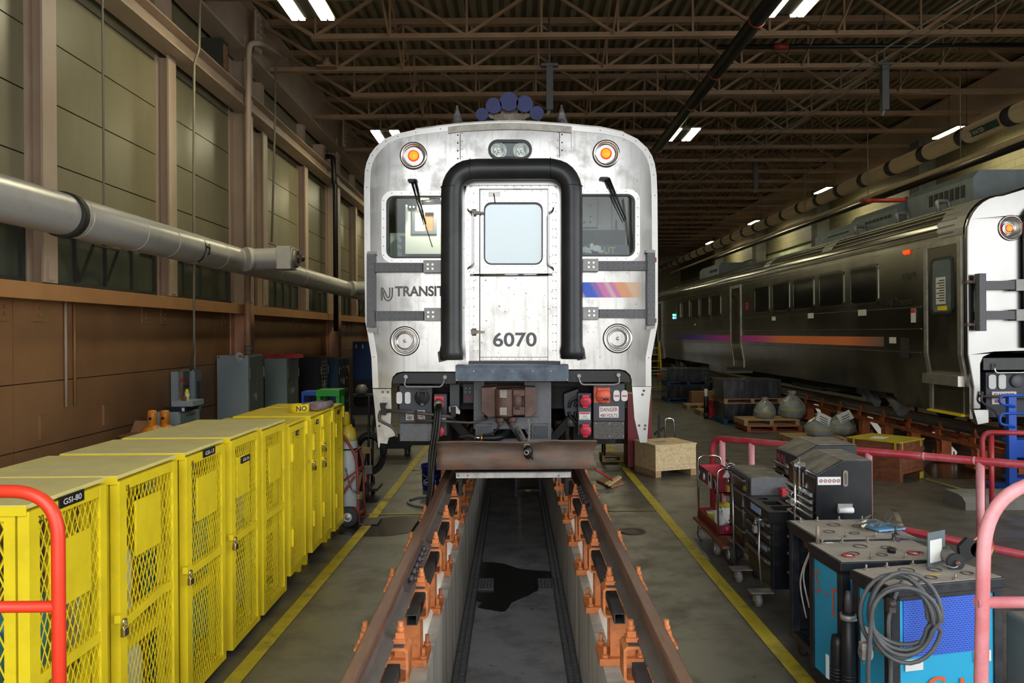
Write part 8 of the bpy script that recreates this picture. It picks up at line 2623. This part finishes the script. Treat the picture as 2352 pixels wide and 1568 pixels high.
def wrapped(label, x, y, z, w, d, h, group='black film wrapped cartons on pallets'):
    t = thing('wrapped_load', label, 'wrapped load', (x, y, z), 0, group)
    MB().bx(0, 0, 0, w, d, h).build('cartons', M['wrap_black'], t, bev=.012)
    m = MB()
    for k in range(1, 4): m.bx(w * k / 4 - .006, -.004, .01, w * k / 4 + .006, .0, h - .01)
    m.build('film_fold', M['black_gloss'], t)
# far stack
p = G(1533, 924); Y0 = p.y; w = P(1625, 0, Y0).x - p.x
pallet('dark blue pallet under the farther stack of wrapped loads', p.x, Y0, w, 1.1, mt='pallet_blue')
wrapped('black film wrapped load at the bottom of the farther stack', p.x, Y0, .137, w, 1.1, .42)
pallet('dark blue pallet between the two wrapped loads of the farther stack', p.x, Y0, w, 1.1, z=.56, mt='pallet_blue')
wrapped('black film wrapped load on top of the farther stack', p.x, Y0, .697, w, 1.1, P(0, 857, Y0).z - .70)
# nearer stack
p = G(1663, 975); Y0 = p.y; w = P(1790, 0, Y0).x - p.x
pallet('teal pallet under the nearer stack of wrapped loads', p.x, Y0, w, 1.1, mt='pallet_blue')
wrapped('black film wrapped load at the bottom of the nearer stack', p.x + .02, Y0, .137, w - .04, 1.1, .38)
pallet('pale wooden pallet between the two wrapped loads of the nearer stack', p.x, Y0 - .02, w, 1.15, z=.518)
wrapped('black film wrapped load on top of the nearer stack', p.x - .02, Y0, .655, w, 1.1, P(0, 884, Y0).z - .655)
# pallets with bagged parts
p = G(1716, 992); p2 = G(1862, 997); Y0 = p.y
pallet('wooden pallet with a red lower deck, bottom of the two under the bags', p.x, Y0, p2.x - p.x, 1.0, mt='wood_red', mt2='wood_red')
pallet('pale wooden pallet carrying two bagged parts', p.x - .05, Y0 + .05, (p2.x - p.x), .9, z=.137)
random.seed(11)
def bag(label, x, y, z, r, h, tagc=False):
    t = thing('bagged_part', label, 'bagged part', (x, y, z), 0, 'machine parts in clear plastic bags')
    MB().lathe([(r * .7, 0), (r * .85, h * .1), (r * .9, h * .4), (r * .55, h * .62), (.0, h * .66)], (0, 0, 0), (0, 0, 1), 18).build('part', M['bag_content'], t)
    MB().lathe([(r * .92, h * .26), (r * .92, h * .36)], (0, 0, 0), (0, 0, 1), 18).build('yellow_band', M['lid_yellow'], t)
    b = MB().lathe([(r * .8, 0), (r, h * .15), (r * 1.05, h * .4), (r * .8, h * .65), (r * .3, h * .85), (r * .14, h * .92), (r * .3, h)], (0, 0, 0), (0, 0, 1), 18)
    b.v = [(x_ + random.uniform(-.03, .03) * r * 3, y_ + random.uniform(-.03, .03) * r * 3, max(.0, z_ + random.uniform(-.02, .02))) for x_, y_, z_ in b.v]; b.s = [False] * len(b.s)
    b.build('plastic_film', M['plastic_film'], t)
    if tagc:
        MB().box((0, -r * .8, h * .82), (.30, .004, .2), Matrix.Rotation(.45 * tagc, 3, 'Y') @ Matrix.Rotation(-.3, 3, 'X')).build('paper_tag', M['paper'], t)
        m = MB()
        for k in range(3): m.box((.0, -r * .8 - .012 - .012 * k, h * .87 - .05 * k), (.18, .003, .012), Matrix.Rotation(.45 * tagc, 3, 'Y'))
        m.build('tag_writing', M['dark_under'], t)
q = P(1758, 972, Y0 + .45); bag('bagged machine part with a yellow band, in front of the wrapped stack', q.x, Y0 + .5, .275, .25, .48)
q = P(1819, 972, Y0 + .5); bag('taller bagged machine part next to the orange pedestals', q.x, Y0 + .5, .275, .29, .62)
p = G(1822, 1022); p2 = G(1955, 1024); Y0 = p.y
pallet('wooden pallet with two tagged bags, half hidden by the crimson rail', p.x, Y0, p2.x - p.x, 1.0)
q = P(1882, 1005, Y0 + .4); bag('bagged part with a white tag leaning left', q.x, Y0 + .4, .137, .29, .46, 1)
q = P(1930, 1005, Y0 + .5); bag('bagged part with a white tag leaning right, beside the yellow lidded crate', q.x + .12, Y0 + .75, .137, .27, .46, -1)
# small pallets, carton and pallet truck by the farther stack
p = G(1578, 940); pallet('small pale pallet in front of the cardboard carton', p.x, p.y, .7, .7)
p = G(1600, 950); pallet('small wooden pallet beside the red pallet truck', p.x, p.y - .5, .9, .8, .0)
p = G(1577, 925)
t = thing('cardboard_box', 'long brown cardboard carton behind the small pallets', 'carton', (p.x, p.y - .75, 0))
MB().bx(0, 0, 0, .9, .4, .42).build('carton', M['cardboard'], t); MB().bx(0, -.005, .40, .9, .405, .424).build('carton_lid', M['cardboard'], t)
p = G(1624, 962)
t = thing('pallet_truck', 'red hand pallet truck with a tall handle', 'pallet truck', (p.x, p.y, 0))
MB().bx(.05, -.05, .05, .25, .35, .3).bx(.1, .1, .06, .5, .25, .12).bx(.1, -.2, .06, .5, -.05, .12).extr([(.1, .12), (.5, .12), (.2, .5), (.1, .5)], 'y', -.05, .3).build('fork_body', M['jack_red'], t)
MB().tube([(0, .1, .1), (.0, .1, .6)], .06, 10).tube([(0, .1, .6), (0, .1, 1.1)], .035, 8).tube(fillet([(-.25, .1, .98), (-.2, .1, 1.2), (.2, .1, 1.22), (.3, .1, 1.0)], .12), .015, 8).build('handle', M['black'], t)
MB().cyl((0, .1, .45), (0, .1, .8), .045, n=10).build('handle_sticker', M['white'], t)
MB().lathe([(0, -.05), (.09, -.05), (.09, .05), (0, .05)], (0, .1, .09), (1, 0, 0), 16).build('wheel', M['tyre'], t)
p = G(1512, 916)
t = thing('shelf_cart', 'grey steel shelf cart in the aisle behind the train corner', 'cart', (p.x, p.y, 0))
m = MB()
for x in (-.3, .3):
    for y in (0, .5): m.bar((x, y, .1), (x, y, 1.0), .035)
for z in (.25, .6, .95): m.bx(-.32, -.02, z, .32, .52, z + .04)
m.build('frame', M['bar_gray'], t)
m = MB()
for x in (-.28, .28): m.lathe([(0, -.02), (.05, -.02), (.05, .02), (0, .02)], (x, .02, .05), (1, 0, 0), 12)
m.build('casters', M['tyre'], t)
MB().bx(-.03, -.03, .72, .08, .0, .85).build('red_tag', M['red_plug'], t)
p = P(1510, 850, 30)
t = thing('step_ladder', 'yellow step ladder far back in the aisle', 'ladder', (p.x, 30, 0))
zt = P(1510, 786, 30).z
m = MB()
for x in (-.25, .2): m.bar((x, 0, 0), (x * .8, .5, zt), .06, .05); m.bar((x, 1.0, 0), (x * .8, .6, zt), .05, .04)
m.build('rail', M['ladder_yellow'], t)
m = MB()
for k in range(1, 8): m.bx(-.24, .5 * k / 8, zt * k / 8, .2, .5 * k / 8 + .1, zt * k / 8 + .03)
m.build('tread', M['ladder_yellow'], t)
# broom on the floor by the rail
a, b = G(1370, 1078, .35), G(1402, 1100, .12)
t = thing('push_broom', 'red handled broom and cardboard scrap on the floor right of the pit', 'broom', (G(1400, 1110).x, G(1400, 1110).y, 0))
MB().tube([P(1366, 1076, 10.6), P(1405, 1102, 11.1)], .016, 8).build('handle', M['red_plug'], t, W=True)
q = [G(1370, 1106), G(1398, 1100), G(1424, 1098), G(1432, 1112), G(1404, 1121), G(1384, 1112)]
MB().prism([[(v.x, v.y) for v in q]], lambda u, v, k: (u, v, .03 - .028 * k)).build('cardboard_scrap', M['cardboard'], t, W=True)
q = [G(1388, 1117), G(1421, 1098), G(1428, 1101), G(1398, 1122)]
MB().prism([[(v.x, v.y) for v in q]], lambda u, v, k: (u, v, .05 - .02 * k)).build('cardboard_flap', M['osb'], t, W=True)
# red cabinet and stacked chairs seen past the right corner of the car
p = P(1470, 960, 13.6)
o = thing('cabinet', 'dark red cabinet standing behind the right corner of the cab car', 'cabinet', (p.x, 13.6, 0))
a, b = P(1441, 905, 13.6), P(1498, 1020, 13.6)
MB().bx(a.x, 13.6, .02, b.x, 14.1, a.z).build('carcass', M['cart_red'], o, W=True, bev=.006)
p = G(1428, 1060)
t = thing('pallet', 'small wooden pallet under the nose of the cab car, right of the pit', 'pallet', (p.x - .3, p.y, 0))
MB().bx(-.05, 0, .09, .6, .5, .11).bx(-.05, .0, .02, .0, .5, .09).bx(.27, 0, .02, .32, .5, .09).bx(.55, 0, .02, .6, .5, .09).bx(-.05, 0, 0, .6, .08, .02).bx(-.05, .42, 0, .6, .5, .02).build('boards', M['wood'], t)
t2 = thing('trolley_frame', 'dark wheeled frame standing on the small pallet under the nose', 'frame', (p.x - .3, p.y, .11))
m = MB()
for x in (0, .5): m.tube(fillet([(x, .05, 0), (x, .05, .55), (x, .4, .55), (x, .4, 0)], .08), .018, 8)
m.bx(.0, .1, .2, .5, .4, .3).bx(.1, .12, .3, .42, .35, .45)
m.build('frame', M['black'], t2)
